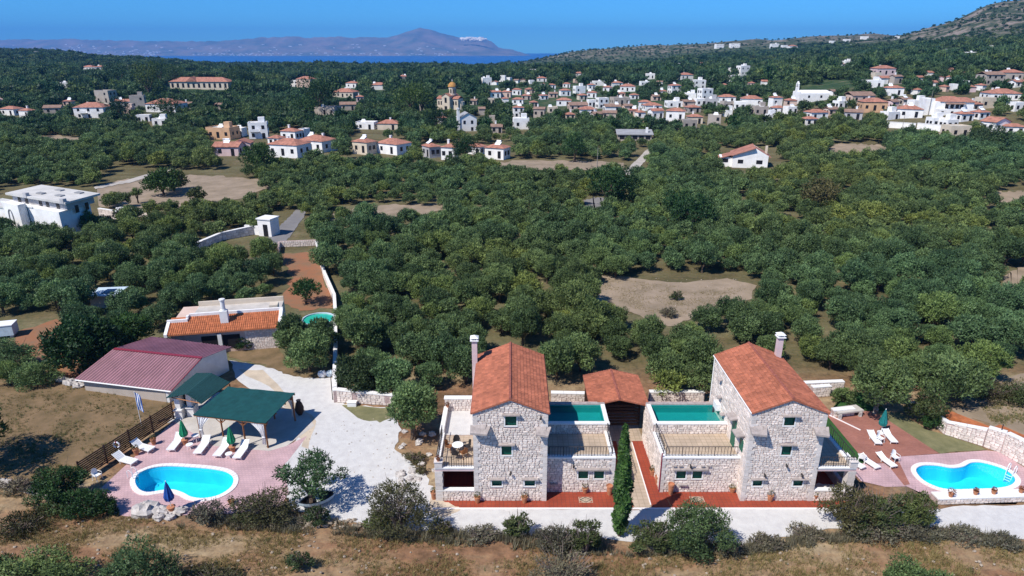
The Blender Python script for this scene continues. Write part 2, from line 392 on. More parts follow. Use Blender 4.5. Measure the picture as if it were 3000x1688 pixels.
at = me.attributes.new('rocky', 'FLOAT', 'POINT'); at.data.foreach_set('value', rk.ravel().astype(np.float32))
at = me.attributes.new('green', 'FLOAT', 'POINT'); at.data.foreach_set('value', gr.ravel().astype(np.float32))
me.shade_smooth()
gm = bpy.data.materials.new('land'); gm.use_nodes = True; n = gm.node_tree; b = n.nodes['Principled BSDF']
b.inputs['Roughness'].default_value = .97; b.inputs['Specular IOR Level'].default_value = .1
tc = n.nodes.new('ShaderNodeTexCoord')
def nz(scale, det=8, vec=None, rough=.65):
    q = n.nodes.new('ShaderNodeTexNoise'); q.inputs['Scale'].default_value = scale; q.inputs['Detail'].default_value = det; q.inputs['Roughness'].default_value = rough
    n.links.new(vec or tc.outputs['Object'], q.inputs['Vector']); return q.outputs['Fac']
def ramp(inp, stops):
    r = n.nodes.new('ShaderNodeValToRGB'); e = r.color_ramp.elements
    e[0].position, e[0].color = stops[0][0], (*stops[0][1], 1); e[1].position, e[1].color = stops[-1][0], (*stops[-1][1], 1)
    for p, c in stops[1:-1]: k = e.new(p); k.color = (*c, 1)
    n.links.new(inp, r.inputs[0]); return r.outputs[0]
def mixc(f, a, b_):
    m_ = n.nodes.new('ShaderNodeMix'); m_.data_type = 'RGBA'; n.links.new(f, m_.inputs[0]); n.links.new(a, m_.inputs[6]); n.links.new(b_, m_.inputs[7]); return m_.outputs[2]
mp = n.nodes.new('ShaderNodeMapping'); mp.inputs['Scale'].default_value = (.35, 1.0, 1); n.links.new(tc.outputs['Object'], mp.inputs[0])
fieldA = ramp(nz(.16, 10, mp.outputs[0], .7), [(.32, (.11, .07, .04)), (.44, (.235, .13, .075)), (.55, (.28, .195, .115)), (.68, (.39, .31, .20))])
fieldB = ramp(nz(1.6, 10, None, .75), [(.3, (.45, .45, .45)), (.5, (1, 1, 1)), (.72, (1.5, 1.45, 1.35))])
mm = n.nodes.new('ShaderNodeVectorMath'); mm.operation = 'MULTIPLY'; n.links.new(fieldA, mm.inputs[0]); n.links.new(fieldB, mm.inputs[1])
greenc = ramp(nz(.11, 10, None, .75), [(.3, (.02, .04, .02)), (.5, (.04, .075, .03)), (.6, (.09, .10, .05)), (.7, (.24, .19, .13))])
rockc = ramp(nz(.035, 12, None, .8), [(.36, (.025, .045, .022)), (.5, (.06, .075, .04)), (.53, (.20, .165, .13)), (.7, (.36, .30, .27))])
ag = n.nodes.new('ShaderNodeAttribute'); ag.attribute_name = 'green'; ar = n.nodes.new('ShaderNodeAttribute'); ar.attribute_name = 'rocky'
c_ = mixc(ag.outputs['Fac'], mm.outputs[0], greenc); c_ = mixc(ar.outputs['Fac'], c_, rockc)
n.links.new(c_, b.inputs['Base Color'])
bp = n.nodes.new('ShaderNodeBump'); bp.inputs['Strength'].default_value = .7; bp.inputs['Distance'].default_value = .12
n.links.new(nz(1.3, 8), bp.inputs['Height']); n.links.new(bp.outputs[0], b.inputs['Normal'])
me.materials.append(gm)
ground = bpy.data.objects.new('ground', me); COL.objects.link(ground); struct(ground)
# sea
sm = bpy.data.materials.new('sea_water'); sm.use_nodes = True; q = sm.node_tree.nodes['Principled BSDF']
q.inputs['Base Color'].default_value = (.006, .075, .27, 1); q.inputs['Roughness'].default_value = .35; q.inputs['Specular IOR Level'].default_value = .3
ms = MB(); ms.add([(-16000, 1400, -90), (9000, 1400, -90), (9000, 15800, -90), (-16000, 15800, -90)], [(0, 1, 2, 3)]); struct(ms.build('sea', sm))
# peninsula across the bay
prof = [(-900, 108), (-300, 104), (0, 100), (180, 99), (400, 104), (520, 104), (600, 101), (660, 95), (700, 93), (740, 92), (780, 96), (820, 94), (850, 91), (890, 95), (930, 93), (980, 94),
        (1005, 87), (1030, 78), (1058, 70.5), (1085, 76), (1110, 82), (1150, 93), (1170, 96), (1200, 96), (1222, 97), (1240, 107), (1254, 119), (1275, 124), (1300, 129), (1330, 138), (1350, 142)]
npx, npy = 420, 46; vs = []; rnd = np.random.RandomState(5)
pxs = np.linspace(-900, 1350, npx); crest = np.interp(pxs, [p[0] for p in prof], [p[1] for p in prof])
crest = crest+np.convolve(rnd.uniform(-2.2, 2.2, npx), [.25, .5, .25], 'same')
nzf = rnd.uniform(-1, 1, (npy, npx))
for j in range(npy):
    t = j/(npy-1)
    for i in range(npx):
        Yc = 12600-500*math.sin(pxs[i]*.004)
        top = CZ-Yc*math.tan(PITCH+math.atan((crest[i]-724.5)/1647)); X = (pxs[i]-1287.5)*(Yc*CP)/1647
        if t < .6: s_ = t/.6; hgt = s_**.8*(.62+.38*s_) + .05*math.sin(pxs[i]*.05+s_*9)*s_*(1-s_)*4; Yj = 11100+(Yc-11100)*s_
        else: s_ = (t-.6)/.4; hgt = 1-s_; Yj = Yc+1800*s_
        z = -95+(top+95)*hgt + (nzf[j, i]*9*math.sin(math.pi*min(1, t/.6)) if .03 < t < .55 else 0)
        vs.append((X, Yj, z))
idx = np.arange(npx*npy).reshape(npy, npx); fs = np.stack([idx[:-1, :-1], idx[:-1, 1:], idx[1:, 1:], idx[1:, :-1]], -1).reshape(-1, 4).tolist()
me = bpy.data.meshes.new('far_mountains'); me.from_pydata(vs, [], fs); me.shade_smooth()
pm = mat('far_land', (.27, .20, .165), .95, 0, .0022, col2=(.09, .11, .09), thresh=(.36, .66), detail=12)
me.materials.append(pm); o = bpy.data.objects.new('far_mountains', me); COL.objects.link(o); struct(o)
mb = MB(); rr = random.Random(3)                      # pale quarry face near the cape and pale shore settlements
for i in range(70):
    px = rr.choice([rr.uniform(1160, 1222), rr.uniform(1170, 1215)]); py = rr.uniform(95, 102)+(px-1190)*.02
    a = math.tan(PITCH+math.atan((py-724.5)/1647)); Y = 12250-rr.uniform(0, 120); z = CZ-Y*a; X = (px-1287.5)*Y*CP/1647
    mb.blob((X, Y, z-6), rr.uniform(14, 34), .3, i, 0, sz=(1.4, 1, .8))
o = tag(mb.build('quarry_face', mat('pale_quarry', (.85, .78, .70), .9)), None, None, kind='structure')
mb = MB()
for i in range(260):
    px = rr.choice([rr.uniform(130, 200), rr.uniform(480, 760), rr.uniform(300, 640), rr.uniform(780, 1150), rr.uniform(0, 400)])
    py = rr.uniform(134, 139.4) if px > 460 else rr.uniform(128, 141)
    if rr.random() < .25: py = rr.uniform(112, 132)
    a = math.tan(PITCH+math.atan((py-724.5)/1647)); Y = 11080 if py > 132 else 11300; z = CZ-Y*a; X = (px-1287.5)*Y*CP/1647
    wv = rr.uniform(8, 26); mb.box(X-wv, X+wv, Y-10, Y+10, z-4, z+rr.uniform(3, 9))
o = mb.build('far_settlement', M['white']); stuff(o); tag(o, 'scattered tiny white buildings along the far shore of the bay', 'settlement')
# haze
hz = bpy.data.materials.new('haze'); hz.use_nodes = True; hn = hz.node_tree; hn.nodes.remove(hn.nodes['Principled BSDF'])
pv = hn.nodes.new('ShaderNodeVolumePrincipled'); pv.inputs['Color'].default_value = (.13, .42, 1.0, 1); pv.inputs['Density'].default_value = HAZE; pv.inputs['Anisotropy'].default_value = 0.0
hn.links.new(pv.outputs[0], hn.nodes['Material Output'].inputs['Volume'])
mb = MB(); mb.box(-17000, 10000, -400, 16500, -125, 460); o = mb.build('haze', hz); stuff(o); tag(o, 'thin blue haze over the valley and the bay', 'haze')
# ================================================================== stone villas
def rubble(W, H, holes=(), top=None, seed=0, rh=(.14, .225), sw=(.17, .38), y0=0.0, x0=0.0):
    """irregular coursed rubble in a W x H rectangle (optionally limited by top(x)); returns 2D outlines"""
    rnd = random.Random(seed); out = []; v = y0; r = 0
    ph = rnd.uniform(0, 9)
    while v < H-.06:
        h = min(rnd.uniform(*rh), H-v)
        if H-v-h < .09: h = H-v
        lo, hi = x0, W
        if top:
            lo, hi = top(v+h*.55)
        ivs = [(lo, hi)] if hi-lo > .15 else []
        for (a, b, c, d) in holes:
            if d <= v+.04 or c >= v+h-.04: continue
            nv = []
            for (s, e) in ivs:
                if b <= s or a >= e: nv.append((s, e)); continue
                if a-s > .08: nv.append((s, a))
                if e-b > .08: nv.append((b, e))
            ivs = nv
        wob = lambda x, k: .028*math.sin(x*2.7+k*1.9+ph)+.018*math.sin(x*7.1+k*3.3) if 0 < k else 0
        for (s, e) in ivs:
            x = s
            while x < e-.03:
                wd = rnd.uniform(*sw)
                if rnd.random() < .15: wd *= 1.35
                if e-x-wd < .14: wd = e-x
                g = .013; xa, xb = x+g, x+wd-g; xm = (xa+xb)/2
                kb, kt = r, r+1 if v+h < H-.01 else 0
                j = lambda q=.018: rnd.uniform(-q, q)
                c = min(.05, wd*.16)
                ya, yb = v+g, v+h-g
                if wd > .18 and h > .13 and rnd.random() < .10:
                    ym = (ya+yb)/2+j(.03)
                    for (p, q_) in ((ya, ym-g*.6), (ym+g*.6, yb)):
                        out.append([(xa, p+wob(xa, kb)), (xm, p+wob(xm, kb)), (xb, p+wob(xb, kb)), (xb+j(.008), q_), (xa+j(.008), q_)])
                else:
                    out.append([(xa+c, ya+wob(xa, kb)), (xm+j(), ya+wob(xm, kb)+j(.006)), (xb-c*rnd.random(), ya+wob(xb, kb)), (xb+j(.009), ya+h*.4+j()),
                                (xb-c*rnd.random(), yb+wob(xb, kt)), (xm+j(), yb+wob(xm, kt)+j(.006)), (xa+c*rnd.random(), yb+wob(xa, kt)), (xa+j(.009), ya+h*.45+j())])
                x += wd
        v += h; r += 1
    return out
class Stones:
    """collects stones of one thing, then makes the 300 largest-looking ones objects and joins the rest"""
    def __init__(s, seed=0): s.L = []; s.r = random.Random(seed)
    def face(s, O, U, V, N, polys, near=True, d=.035):
        O, U, V, N = Vector(O), Vector(U), Vector(V), Vector(N)
        for p in polys:
            k = len(p); cx = sum(q[0] for q in p)/k; cy = sum(q[1] for q in p)/k; dd = d*s.r.uniform(.6, 1.5)
            a = [O+U*x+V*y for x, y in p]
            bq = [O+U*x+V*y+N*dd*.75 for x, y in p]
            f = [O+U*(cx+(x-cx)*.82)+V*(cy+(y-cy)*.82)+N*(dd*s.r.uniform(.85, 1.15)) for x, y in p]
            w_ = (max(q[0] for q in p)-min(q[0] for q in p))*(max(q[1] for q in p)-min(q[1] for q in p))
            s.L.append((near*10+w_, a, bq, f, s.r.random(), O+U*cx+V*cy))
    def emit(s, parent, m, name='stone', limit=300):
        s.L.sort(key=lambda q: -q[0]); rest = MB()
        for i, (w_, a, bq, f, t, c) in enumerate(s.L):
            k = len(a); fs = []
            fs += [(j, (j+1) % k, k+(j+1) % k, k+j) for j in range(k)]
            fs += [(k+j, k+(j+1) % k, 2*k+(j+1) % k, 2*k+j) for j in range(k)]
            fs.append(tuple(2*k+j for j in range(k)))
            if i < limit:
                mb = MB(); mb.add([p-c for p in a+bq+f], fs, t); mb.build(name, m, parent, c)
            else: rest.add(a+bq+f, fs, t)
        if rest.v: stuff(rest.build('small_stones', m, parent))
def wall_holes(mb, O, U, V, N, W, H, holes, th=.35, x0=0.0, y0=0.0):
    """wall plate with rectangular openings, outer face at O, thickness th inward"""
    O, U, V, N = Vector(O), Vector(U), Vector(V), Vector(N)
    xs = sorted({x0, W} | {h[0] for h in holes} | {h[1] for h in holes}); ys = sorted({y0, H} | {h[2] for h in holes} | {h[3] for h in holes})
    for i in range(len(xs)-1):
        for j in range(len(ys)-1):
            cx, cy = (xs[i]+xs[i+1])/2, (ys[j]+ys[j+1])/2
            if any(h[0] < cx < h[1] and h[2] < cy < h[3] for h in holes): continue
            q = [O+U*x+V*y for x, y in ((xs[i], ys[j]), (xs[i+1], ys[j]), (xs[i+1], ys[j+1]), (xs[i], ys[j+1]))]
            mb.add(q+[p-N*th for p in q], [(0,1,2,3),(7,6,5,4),(0,4,5,1),(1,5,6,2),(2,6,7,3),(3,7,4,0)])
def obox(mb, O, U, V, N, a, b, c, d, e, f, t=None):
    """box in a wall frame: a..b along U, c..d along V, e..f along N"""
    O, U, V, N = Vector(O), Vector(U), Vector(V), Vector(N)
    P = lambda x, y, z: O+U*x+V*y+N*z
    return mb.add([P(a,c,e),P(b,c,e),P(b,d,e),P(a,d,e),P(a,c,f),P(b,c,f),P(b,d,f),P(a,d,f)],
                  [(0,3,2,1),(4,5,6,7),(0,1,5,4),(1,2,6,5),(2,3,7,6),(3,0,4,7)], t)
def window(parent, O, U, V, N, a, b, c, d, lintel=True, deep=.14):
    fr = MB()
    for (p, q, r_, s_) in ((a-.10, a, c-.10, d), (b, b+.10, c-.10, d), (a, b, c-.10, c)): obox(fr, O, U, V, N, p, q, r_, s_, -.12, .05)
    f = fr.build('window_frame', M['frame'], parent)
    sh = MB()
    n_ = max(4, int((d-c)/.08))
    for k in range(n_): obox(sh, O, U, V, N, a+.002, b-.002, c+(d-c)*k/n_, c+(d-c)*(k+.82)/n_, -deep, -deep+.03)
    obox(sh, O, U, V, N, a, b, c, d, -deep-.05, -deep-.005)
    sh.build('shutter', M['shutter'], f)
    if lintel:
        lt = MB(); obox(lt, O, U, V, N, a-.22, b+.24, d+.02, d+.10, -.1, .30)
        obox(lt, O, U, V, N, a-.16, b+.18, d-.06, d+.02, -.1, .16)
        lt.build('lintel_canopy', M['slab'], parent)
def roof_courses(parent, x0, x1, y0, y1, ze, zr, n=11, cname='roof', m=None):
    """gable roof running along y: stepped tile courses on each slope, single tiles with rounded tops"""
    m = m or M['tile']; xm = (x0+x1)/2; rnd = random.Random(int(x0*10)); base = MB()
    th = .12
    base.add([(x0, y0, ze), (xm, y0, zr), (x1, y0, ze), (x0, y1, ze), (xm, y1, zr), (x1, y1, ze), (x0, y0, ze-th), (xm, y0, zr-th), (x1, y0, ze-th), (x0, y1, ze-th), (xm, y1, zr-th), (x1, y1, ze-th)],
             [(0, 1, 4, 3), (1, 2, 5, 4), (7, 6, 9, 10), (8, 7, 10, 11), (0, 6, 7, 1), (1, 7, 8, 2), (3, 4, 10, 9), (4, 5, 11, 10), (0, 3, 9, 6), (2, 8, 11, 5)])
    ro = base.build(cname, m, parent)
    for sgn in (-1, 1):
        tl = MB()
        for k in range(n):
            a, b_ = k/n, (k+1.06)/n
            xe = lambda t: (x0 if sgn < 0 else x1)*(1-t)+xm*t
            zz = lambda t: ze*(1-t)+zr*t
            y = y0
            while y < y1-.01:
                wv = .235; yb = min(y+wv, y1); t = rnd.random(); lift = .055+rnd.uniform(-.006, .008)
                xa, xb_ = xe(a), xe(min(1, b_)); za, zb = zz(a)+lift, zz(min(1, b_))+.012
                ym = (y+yb)/2; q = .03
                vs = [(xa, y, za-q), (xa, ym-.05, za+q), (xa, ym+.05, za+q), (xa, yb, za-q), (xb_, y, zb-q), (xb_, ym-.05, zb+q), (xb_, ym+.05, zb+q), (xb_, yb, zb-q), (xa, y, zz(a)), (xa, yb, zz(a))]
                fs = [(0, 1, 5, 4), (1, 2, 6, 5), (2, 3, 7, 6), (8, 0, 1, 2, 3, 9)]
                if sgn > 0: fs = [f[::-1] for f in fs]
                tl.add(vs, fs, t); y = yb
        stuff(tl.build('roof_tiles', m, ro))
    rg = MB(); y = y0
    while y < y1-.05:
        rg.tube([(xm, y, zr+.045), (xm, min(y+.42, y1), zr+.03)], [.11, .095], 6, rnd.random()); y += .4
    stuff(rg.build('ridge_tiles', M['ridge'], ro))
    return ro
def railing(parent, p0, p1, h=.8, n=14):
    mb = MB(); p0, p1 = Vector(p0), Vector(p1); up = Vector((0, 0, 1))
    mb.tube([p0+up*h, p1+up*h], .03, 5); mb.tube([p0+up*.1, p1+up*.1], .018, 4)
    r_ = mb.build('railing', M['iron'], parent)
    for i in range(n+1):
        b_ = MB(); q = p0.lerp(p1, i/n); b_.tube([q, q+up*h], .016 if i % 5 else .03, 4); b_.build('bar', M['iron'], r_)
    return r_
def wall_lamp(parent, p):
    mb = MB(); x, y, z = p
    mb.box(x-.03, x+.03, y-.04, y, z, z+.12); mb.tube([(x, y-.02, z+.1), (x, y-.2, z+.14)], .012, 4); mb.lathe((x, y-.2, z-.1), [(.03, 0), (.08, .05), (.09, .16), (.02, .24)], 6)
    mb.build('wall_lamp', M['iron'], parent)
X_, Z_ = (1, 0, 0), (0, 0, 1)
def villa(name, cx, s, label, pw, seed):
    root = thing(name, label, 'house', (cx, 39.5, 0), 0, 'stone villas')
    St = Stones(seed); core = MB()
    HW, L, ZE, ZR = 2.57, 8.8, 7.42, 8.46; F = (0, -1, 0)
    # windows given in local x (as seen), z range
    if s > 0:
        wins = [(-.36, .42, 6.33, 7.2), (-.62, .08, 3.92, 4.8), (-1.33, -.62, 1.3, 1.93), (1.03, 1.76, 1.3, 1.93)]
    else:
        wins = [(-.33, .4, 6.33, 7.12), (-.18, .5, 3.92, 4.8), (-1.87, -1.2, 1.3, 1.93), (1.05, 1.72, 1.3, 1.93)]
    # front of the tower
    O = (-HW, 0, 0); hs = [(a+HW, b+HW, c, d) for a, b, c, d in wins]
    wall_holes(core, O, X_, Z_, F, 2*HW, ZE, hs)
    core.add([(-HW, 0, ZE), (HW, 0, ZE), (0, 0, ZR), (-HW, .35, ZE), (HW, .35, ZE), (0, .35, ZR)], [(0, 1, 2), (3, 5, 4), (0, 3, 4, 1), (1, 4, 5, 2), (2, 5, 3, 0)])
    core.box(-HW, -HW+.35, .35, L, 0, ZE); core.box(HW-.35, HW, .35, L, 0, ZE); core.box(-HW+.35, HW-.35, L-.35, L, 0, ZE)
    core.add([(-HW, L, ZE), (HW, L, ZE), (0, L, ZR), (-HW, L-.35, ZE), (HW, L-.35, ZE), (0, L-.35, ZR)], [(0, 2, 1), (3, 4, 5), (0, 1, 4, 3), (1, 2, 5, 4), (2, 0, 3, 5)])
    pad = [(a-.1, b+.1, c-.12, d+.02) for a, b, c, d in hs]
    tr = lambda v: ((.02, 2*HW-.02) if v < ZE else (.02+(v-ZE)/(ZR-ZE)*HW, 2*HW-.02-(v-ZE)/(ZR-ZE)*HW))
    St.face(O, X_, Z_, F, rubble(2*HW, ZR-.12, pad, tr, seed), True)
    for (a, b, c, d) in wins: window(root, (0, 0, 0), X_, Z_, F, a, b, c, d)
    # long sides
    for sg in (-1, 1):
        OO = (sg*HW, L, 0) if sg < 0 else (sg*HW, 0, 0); UU_ = (0, -1, 0) if sg < 0 else (0, 1, 0)
        seen = sg < 0
        y0_ = 0
        St.face(OO, UU_, Z_, (sg, 0, 0), rubble(L, ZE-.1, [], None, seed+sg+5, rh=(.2, .3), sw=(.3, .55)), False)
    # corner quoins
    for sg in (-1, 1):
        z = 0; k = 0
        while z < ZE-.2:
            h = .27; ln = .46 if k % 2 else .28; q = MB()
            xa, xb = (sg*HW-(ln if sg > 0 else .045), sg*HW+(ln if sg < 0 else .045))
            q.box(xa, xb, -.06, .30 if k % 2 else .42, z+.012, min(z+h, ZE)-.012, random.random()); q.build('quoin', M['quoin'], root)
            z += h; k += 1
    # projecting stone slabs at the upper corners and their brackets
    for (a, b, z) in (((-2.78, -1.35, 6.12), (1.75, 2.85, 6.0)) if s > 0 else ((-2.68, -1.45, 6.05), (1.75, 2.85, 6.0))):
        q = MB(); q.slab([(a, -.62, z), (b-.25, -.78, z-.02), (b, .0, z+.22), (a, .0, z+.24)], .14); q.slab([(a+.3, -.3, z+.12), (b-.4, -.36, z+.12), (b-.3, .0, z+.32), (a+.3, .0, z+.32)], .12)
        q.build('corner_slab', M['slab'], root)
    for p in ([(.0, -.04, 2.45), (2.1, -.04, 7.0)] if s > 0 else [(-1.15, -.04, 2.3), (1.5, -.04, 2.3), (.3, -.04, 3.1)]): wall_lamp(root, p)
    roof_courses(root, -HW-.14, HW+.14, -.16, L+.12, ZE-.02, ZR+.04)
    # ---- wing with the rooftop pool, side s
    xa, xb = (HW, HW+pw) if s > 0 else (-HW-pw, -HW)
    yf = 1.0; D = 7.0; zt = 2.9; zp = 3.78
    wh = ([(2.42, 3.14), (3.58, 4.3)] if s > 0 else [(1.1, 1.8), (2.3, 3.0)])
    hs = [(a, b, 1.2, 1.98) for a, b in wh]
    wall_holes(core, (xa, yf, 0), X_, Z_, F, pw, 2.95, hs)
    core.box(xa, xa+.3, yf+.35, yf+D, 0, 2.8); core.box(xb-.3, xb, yf+.35, yf+D, 0, 2.8); core.box(xa+.3, xb-.3, yf+D-.3, yf+D, 0, 3.6)
    St.face((xa, yf, 0), X_, Z_, F, rubble(pw-(.3 if s > 0 else 0), 2.93, [(a-.1, b+.1, 1.08, 2.0) for a, b in wh], None, seed+11, x0=.02+(.3 if s < 0 else 0)), True)
    for a, b in wh: window(root, (xa, yf, 0), X_, Z_, F, a, b, 1.2, 1.98, lintel=False)
    lt = MB(); lt.box(xa+wh[0][0]-.3, xa+wh[1][1]+.35, yf-.28, yf, 2.02, 2.14); lt.build('lintel_canopy', M['slab'], root)
    St.face((xa if s < 0 else xb, yf+D if s < 0 else yf, 0), (0, -1 if s < 0 else 1, 0), Z_, (-1 if s < 0 else 1, 0, 0), rubble(D, 2.85, [], None, seed+12), False)
    # outer corner quoins of the wing
    z = 0; k = 0; xo = xa if s < 0 else xb
    while z < 2.85:
        ln = .42 if k % 2 else .25; q = MB()
        q.box(*((xo-.045, xo+ln) if s < 0 else (xo-ln, xo+.045)), yf-.055, yf+(.2 if k % 2 else .38), z+.012, min(z+.27, 2.93)-.012, random.random()); q.build('quoin', M['quoin'], root); z += .27; k += 1
    tf = MB(); tf.box(xa+.31, xb-.01 if s > 0 else xb-.001, yf+.4, 4.4, 2.6, 2.85); 
    tf = MB(); tf.box(xa+.01, xb-.01, yf+.36, 4.38, 2.62, 2.84); tf.build('terrace_floor', M['beige'], root)
    cp = MB(); cp.box(xa-.04, xb+.04, yf-.08, yf+.34, 2.955, 3.06); xo0, xo1 = (xb-.34, xb+.06) if s > 0 else (xa-.06, xa+.34)
    cp.box(xo0, xo1, yf+.345, 4.36, 2.955, 3.06)
    cp.build('parapet_cap', M['cap'], root)
    core.box(xo0+.05, xo1-.05, yf+.36, 4.38, 2.6, 2.95)
    railing(root, (xa+.25, yf+.12, 3.06), (xb-.25, yf+.12, 3.06), .78, 22)
    railing(root, ((xo0+xo1)/2, yf+.4, 3.06), ((xo0+xo1)/2, 4.3, 3.06), .78, 9)
    # pool block
    core.box(xa+.02, xb-.02, 4.4, 4.68, 2.0, zp-.1)
    St.face((xa, 4.40, 2.84), X_, Z_, F, rubble(pw-.05, zp-.1-2.86, [], None, seed+14, x0=.05), True)
    core.box(xo0+.05, xo1-.05, 4.68, 7.6, 2.0, zp-.1)
    St.face((xo0+.05 if s < 0 else xo1-.05, 7.6 if s < 0 else 4.4, 2.8), (0, -1 if s < 0 else 1, 0), Z_, (-1 if s < 0 else 1, 0, 0), rubble(3.2, .86, [], None, seed+15), False)
    cp = MB(); cp.box(xa-.02, xb+.05, 4.34, 4.70, zp-.1, zp); cp.box(xo0+.04, xo1-.04, 4.702, 7.298, zp-.1, zp)
    cp.build('pool_rim', M['cap'], root); cp = MB(); cp.box(xa-.02, xb+.05, 7.302, 7.6, zp-.12, zp-.01); cp.build('rear_rim', M['slab'], root)
    bs = MB(); bs.box(xa+(.34 if s < 0 else 0), xb-(.34 if s > 0 else 0), 4.70, 7.3, 2.9, 3.0)
    for (p, q_, r_, t_) in ((xa+.3, xb-.3, 4.69, 4.72), (xa+.3, xb-.3, 7.28, 7.31)): bs.box(p, q_, r_, t_, 3.0, zp-.1)
    bs.box(xo1-.04 if s < 0 else xo0-.0, xo1+.02 if s < 0 else xo0+.04, 4.72, 7.28, 3.0, zp-.1)
    bs.build('pool_basin', M['tealfloor'], root)
    wt = MB(); wt.add([(xa+(.34 if s < 0 else .01), 4.72, zp-.18), (xb-(.34 if s > 0 else .01), 4.72, zp-.18), (xb-(.34 if s > 0 else .01), 7.28, zp-.18), (xa+(.34 if s < 0 else .01), 7.28, zp-.18)], [(0, 1, 2, 3)])
    wt.build('pool_water', M['tealwater'], root)
    # ---- open wing on the other side: covered porch below, terrace above
    ow = 2.82; xa2, xb2 = (-HW-ow, -HW) if s > 0 else (HW, HW+ow)
    po = xa2 if s > 0 else xb2-.5
    core.box(po, po+.5, 0, .5, 0, 2.55); core.box(xa2, xb2, 0, .3, 0, .85); core.box(xa2, xb2, 4.0, 4.3, 0, 2.55)
    oside = (xa2, xa2+.3) if s > 0 else (xb2-.3, xb2)
    core.box(*oside, .5, 4.0, 0, .85 if s < 0 else 2.55)
    oo = xa2+.5 if s > 0 else xa2; St.face((oo, 0, 0), X_, Z_, F, rubble(ow-.5, .82, [], None, seed+21, x0=.03), True)
    z = 0; k = 0
    while z < 2.5:
        q = MB(); q.box(po-.03, po+.5+.03*(k % 2), -.045, .5, z+.01, min(z+.26, 2.53)-.01, random.random()); q.build('quoin', M['quoin'], root); z += .26; k += 1
    cp = MB(); cp.box(xa2+.02, xb2-.01, -.05, .33, .852, .93); cp.build('porch_sill', M['cap'], root)
    fl = MB(); fl.box(xa2+.3, xb2-.0, .31, 3.99, 0, .06); fl.build('porch_floor', M['redfloor'], root)
    if s > 0:
        rw = MB(); rw.box(xa2+.301, xa2+.33, .5, 3.99, .06, 2.5); rw.build('porch_side_wall', mat('red_plaster', (.40, .10, .05), .9, .1, 2), root)
    sl_ = MB(); sl_.box(xa2, xb2-.01, -.02, 4.3, 2.56, 2.74); sl_.build('porch_ceiling', M['wall_k'], root)
    tf = MB(); tf.box(xa2+.3, xb2-.01, .3, 4.25, 2.742, 2.78); tf.build('terrace_floor', M['beige'], root)
    cp = MB(); cp.box(xa2-.03, xb2-.01, -.06, .3, 2.745, 2.86); cp.box(*((xa2-.05, xa2+.29) if s > 0 else (xb2-.29, xb2+.05)), .302, 4.3, 2.745, 3.0 if s > 0 else 2.9)
    cp.build('parapet_cap', M['cap'], root)
    railing(root, (xa2+.3, .12, 2.86), (xb2-.05, .12, 2.86), .8, 14); railing(root, (xa2+.12 if s > 0 else xb2-.12, .4, 2.95), (xa2+.12 if s > 0 else xb2-.12, 4.2, 2.95), .8, 12)
    pq = MB(); pq.box(po-.02, po+.52, -.08, .44, 2.862, 3.3); pq.box(po-.06, po+.56, -.12, .48, 3.3, 3.37); pq.build('corner_pier', M['quoin'], root)
    core.build('wall', M['mortar'], root)
    St.emit(root, M['stone'])
    # chimney
    ch = MB()
    if s > 0: x, y = -HW-.28, 7.6
    else: x, y = 2.2, 8.2
    ch.box(x-.21, x+.21, y-.21, y+.21, 0 if s > 0 else 7.2, 9.35); c_ = ch.build('chimney', M['wall_k'], root)
    cp = MB(); cp.box(x-.33, x+.33, y-.33, y+.33, 9.352, 9.44)
    for dx in (-.2, .2):
        for dy in (-.2, .2): cp.box(x+dx-.05, x+dx+.05, y+dy-.05, y+dy+.05, 9.44, 9.6)
    cp.add([(x-.33, y-.33, 9.6), (x+.33, y-.33, 9.6), (x+.33, y+.33, 9.6), (x-.33, y+.33, 9.6), (x, y, 9.8)], [(3, 2, 1, 0), (0, 1, 4), (1, 2, 4), (2, 3, 4), (3, 0, 4)])
    cp.build('chimney_cap', M['cap'], c_)
    # downpipe and gutter
    for sg in (-1, 1):
        gp = MB(); gp.tube([(sg*(HW+.16), -.16, ZE-.06), (sg*(HW+.16), L+.1, ZE-.06)], .05, 5); gp.build('gutter', M['frame'] if s < 0 else M['ridge'], root)
    gp = MB(); gp.tube([(-HW-.1, L-.1, ZE-.12), (-HW-.1, L-.1, 0)], .05, 5); gp.build('downpipe', M['frame'] if s < 0 else M['ridge'], root)
    return root
LX, RX = -.115, 19.22
vl = villa('stone_villa', LX, 1, 'left stone tower villa, rooftop pool wing on its right, dining terrace on its left', 5.05, 100)
vr = villa('stone_villa', RX, -1, 'right stone tower villa with its sunlit long side wall and green side door in view', 5.68, 200)
# extras on the right villa's sunlit side wall
d = MB(); d.box(-2.66, -2.60, 2.45, 3.25, 2.85, 5.0); d.build('green_door', M['shutter'], vr)
d = MB()
for (y, z) in ((1.1, 4.1),): d.box(-2.66, -2.60, y-.3, y+.3, z-.5, z+.4)
d.build('shutter', M['shutter'], vr)
d = MB()
for (y, z) in ((2.8, 5.3), (1.2, 4.9)): d.slab([(-3.2, y-.45, z), (-2.6, y-.45, z+.12), (-2.6, y+.55, z+.12), (-3.2, y+.55, z)], .1)
d.build('door_canopy', M['slab'], vr)
for (y, z) in ((6.6, 6.4), (6.3, 5.0), (5.2, 4.1)):
    d = MB(); d.slab([(-2.95, y-.2, z), (-2.6, y-.2, z+.06), (-2.6, y+.2, z+.06), (-2.95, y+.2, z)], .07); d.build('projecting_stone', M['slab'], vr)
d = MB(); d.box(-2.95, -2.6, 6.2, 7.0, 3.78, 4.35); d.build('pool_step', M['cap'], vr)
d = MB(); d.box(-3.3, -2.62, 4.9, 5.5, 2.9, 3.9); 
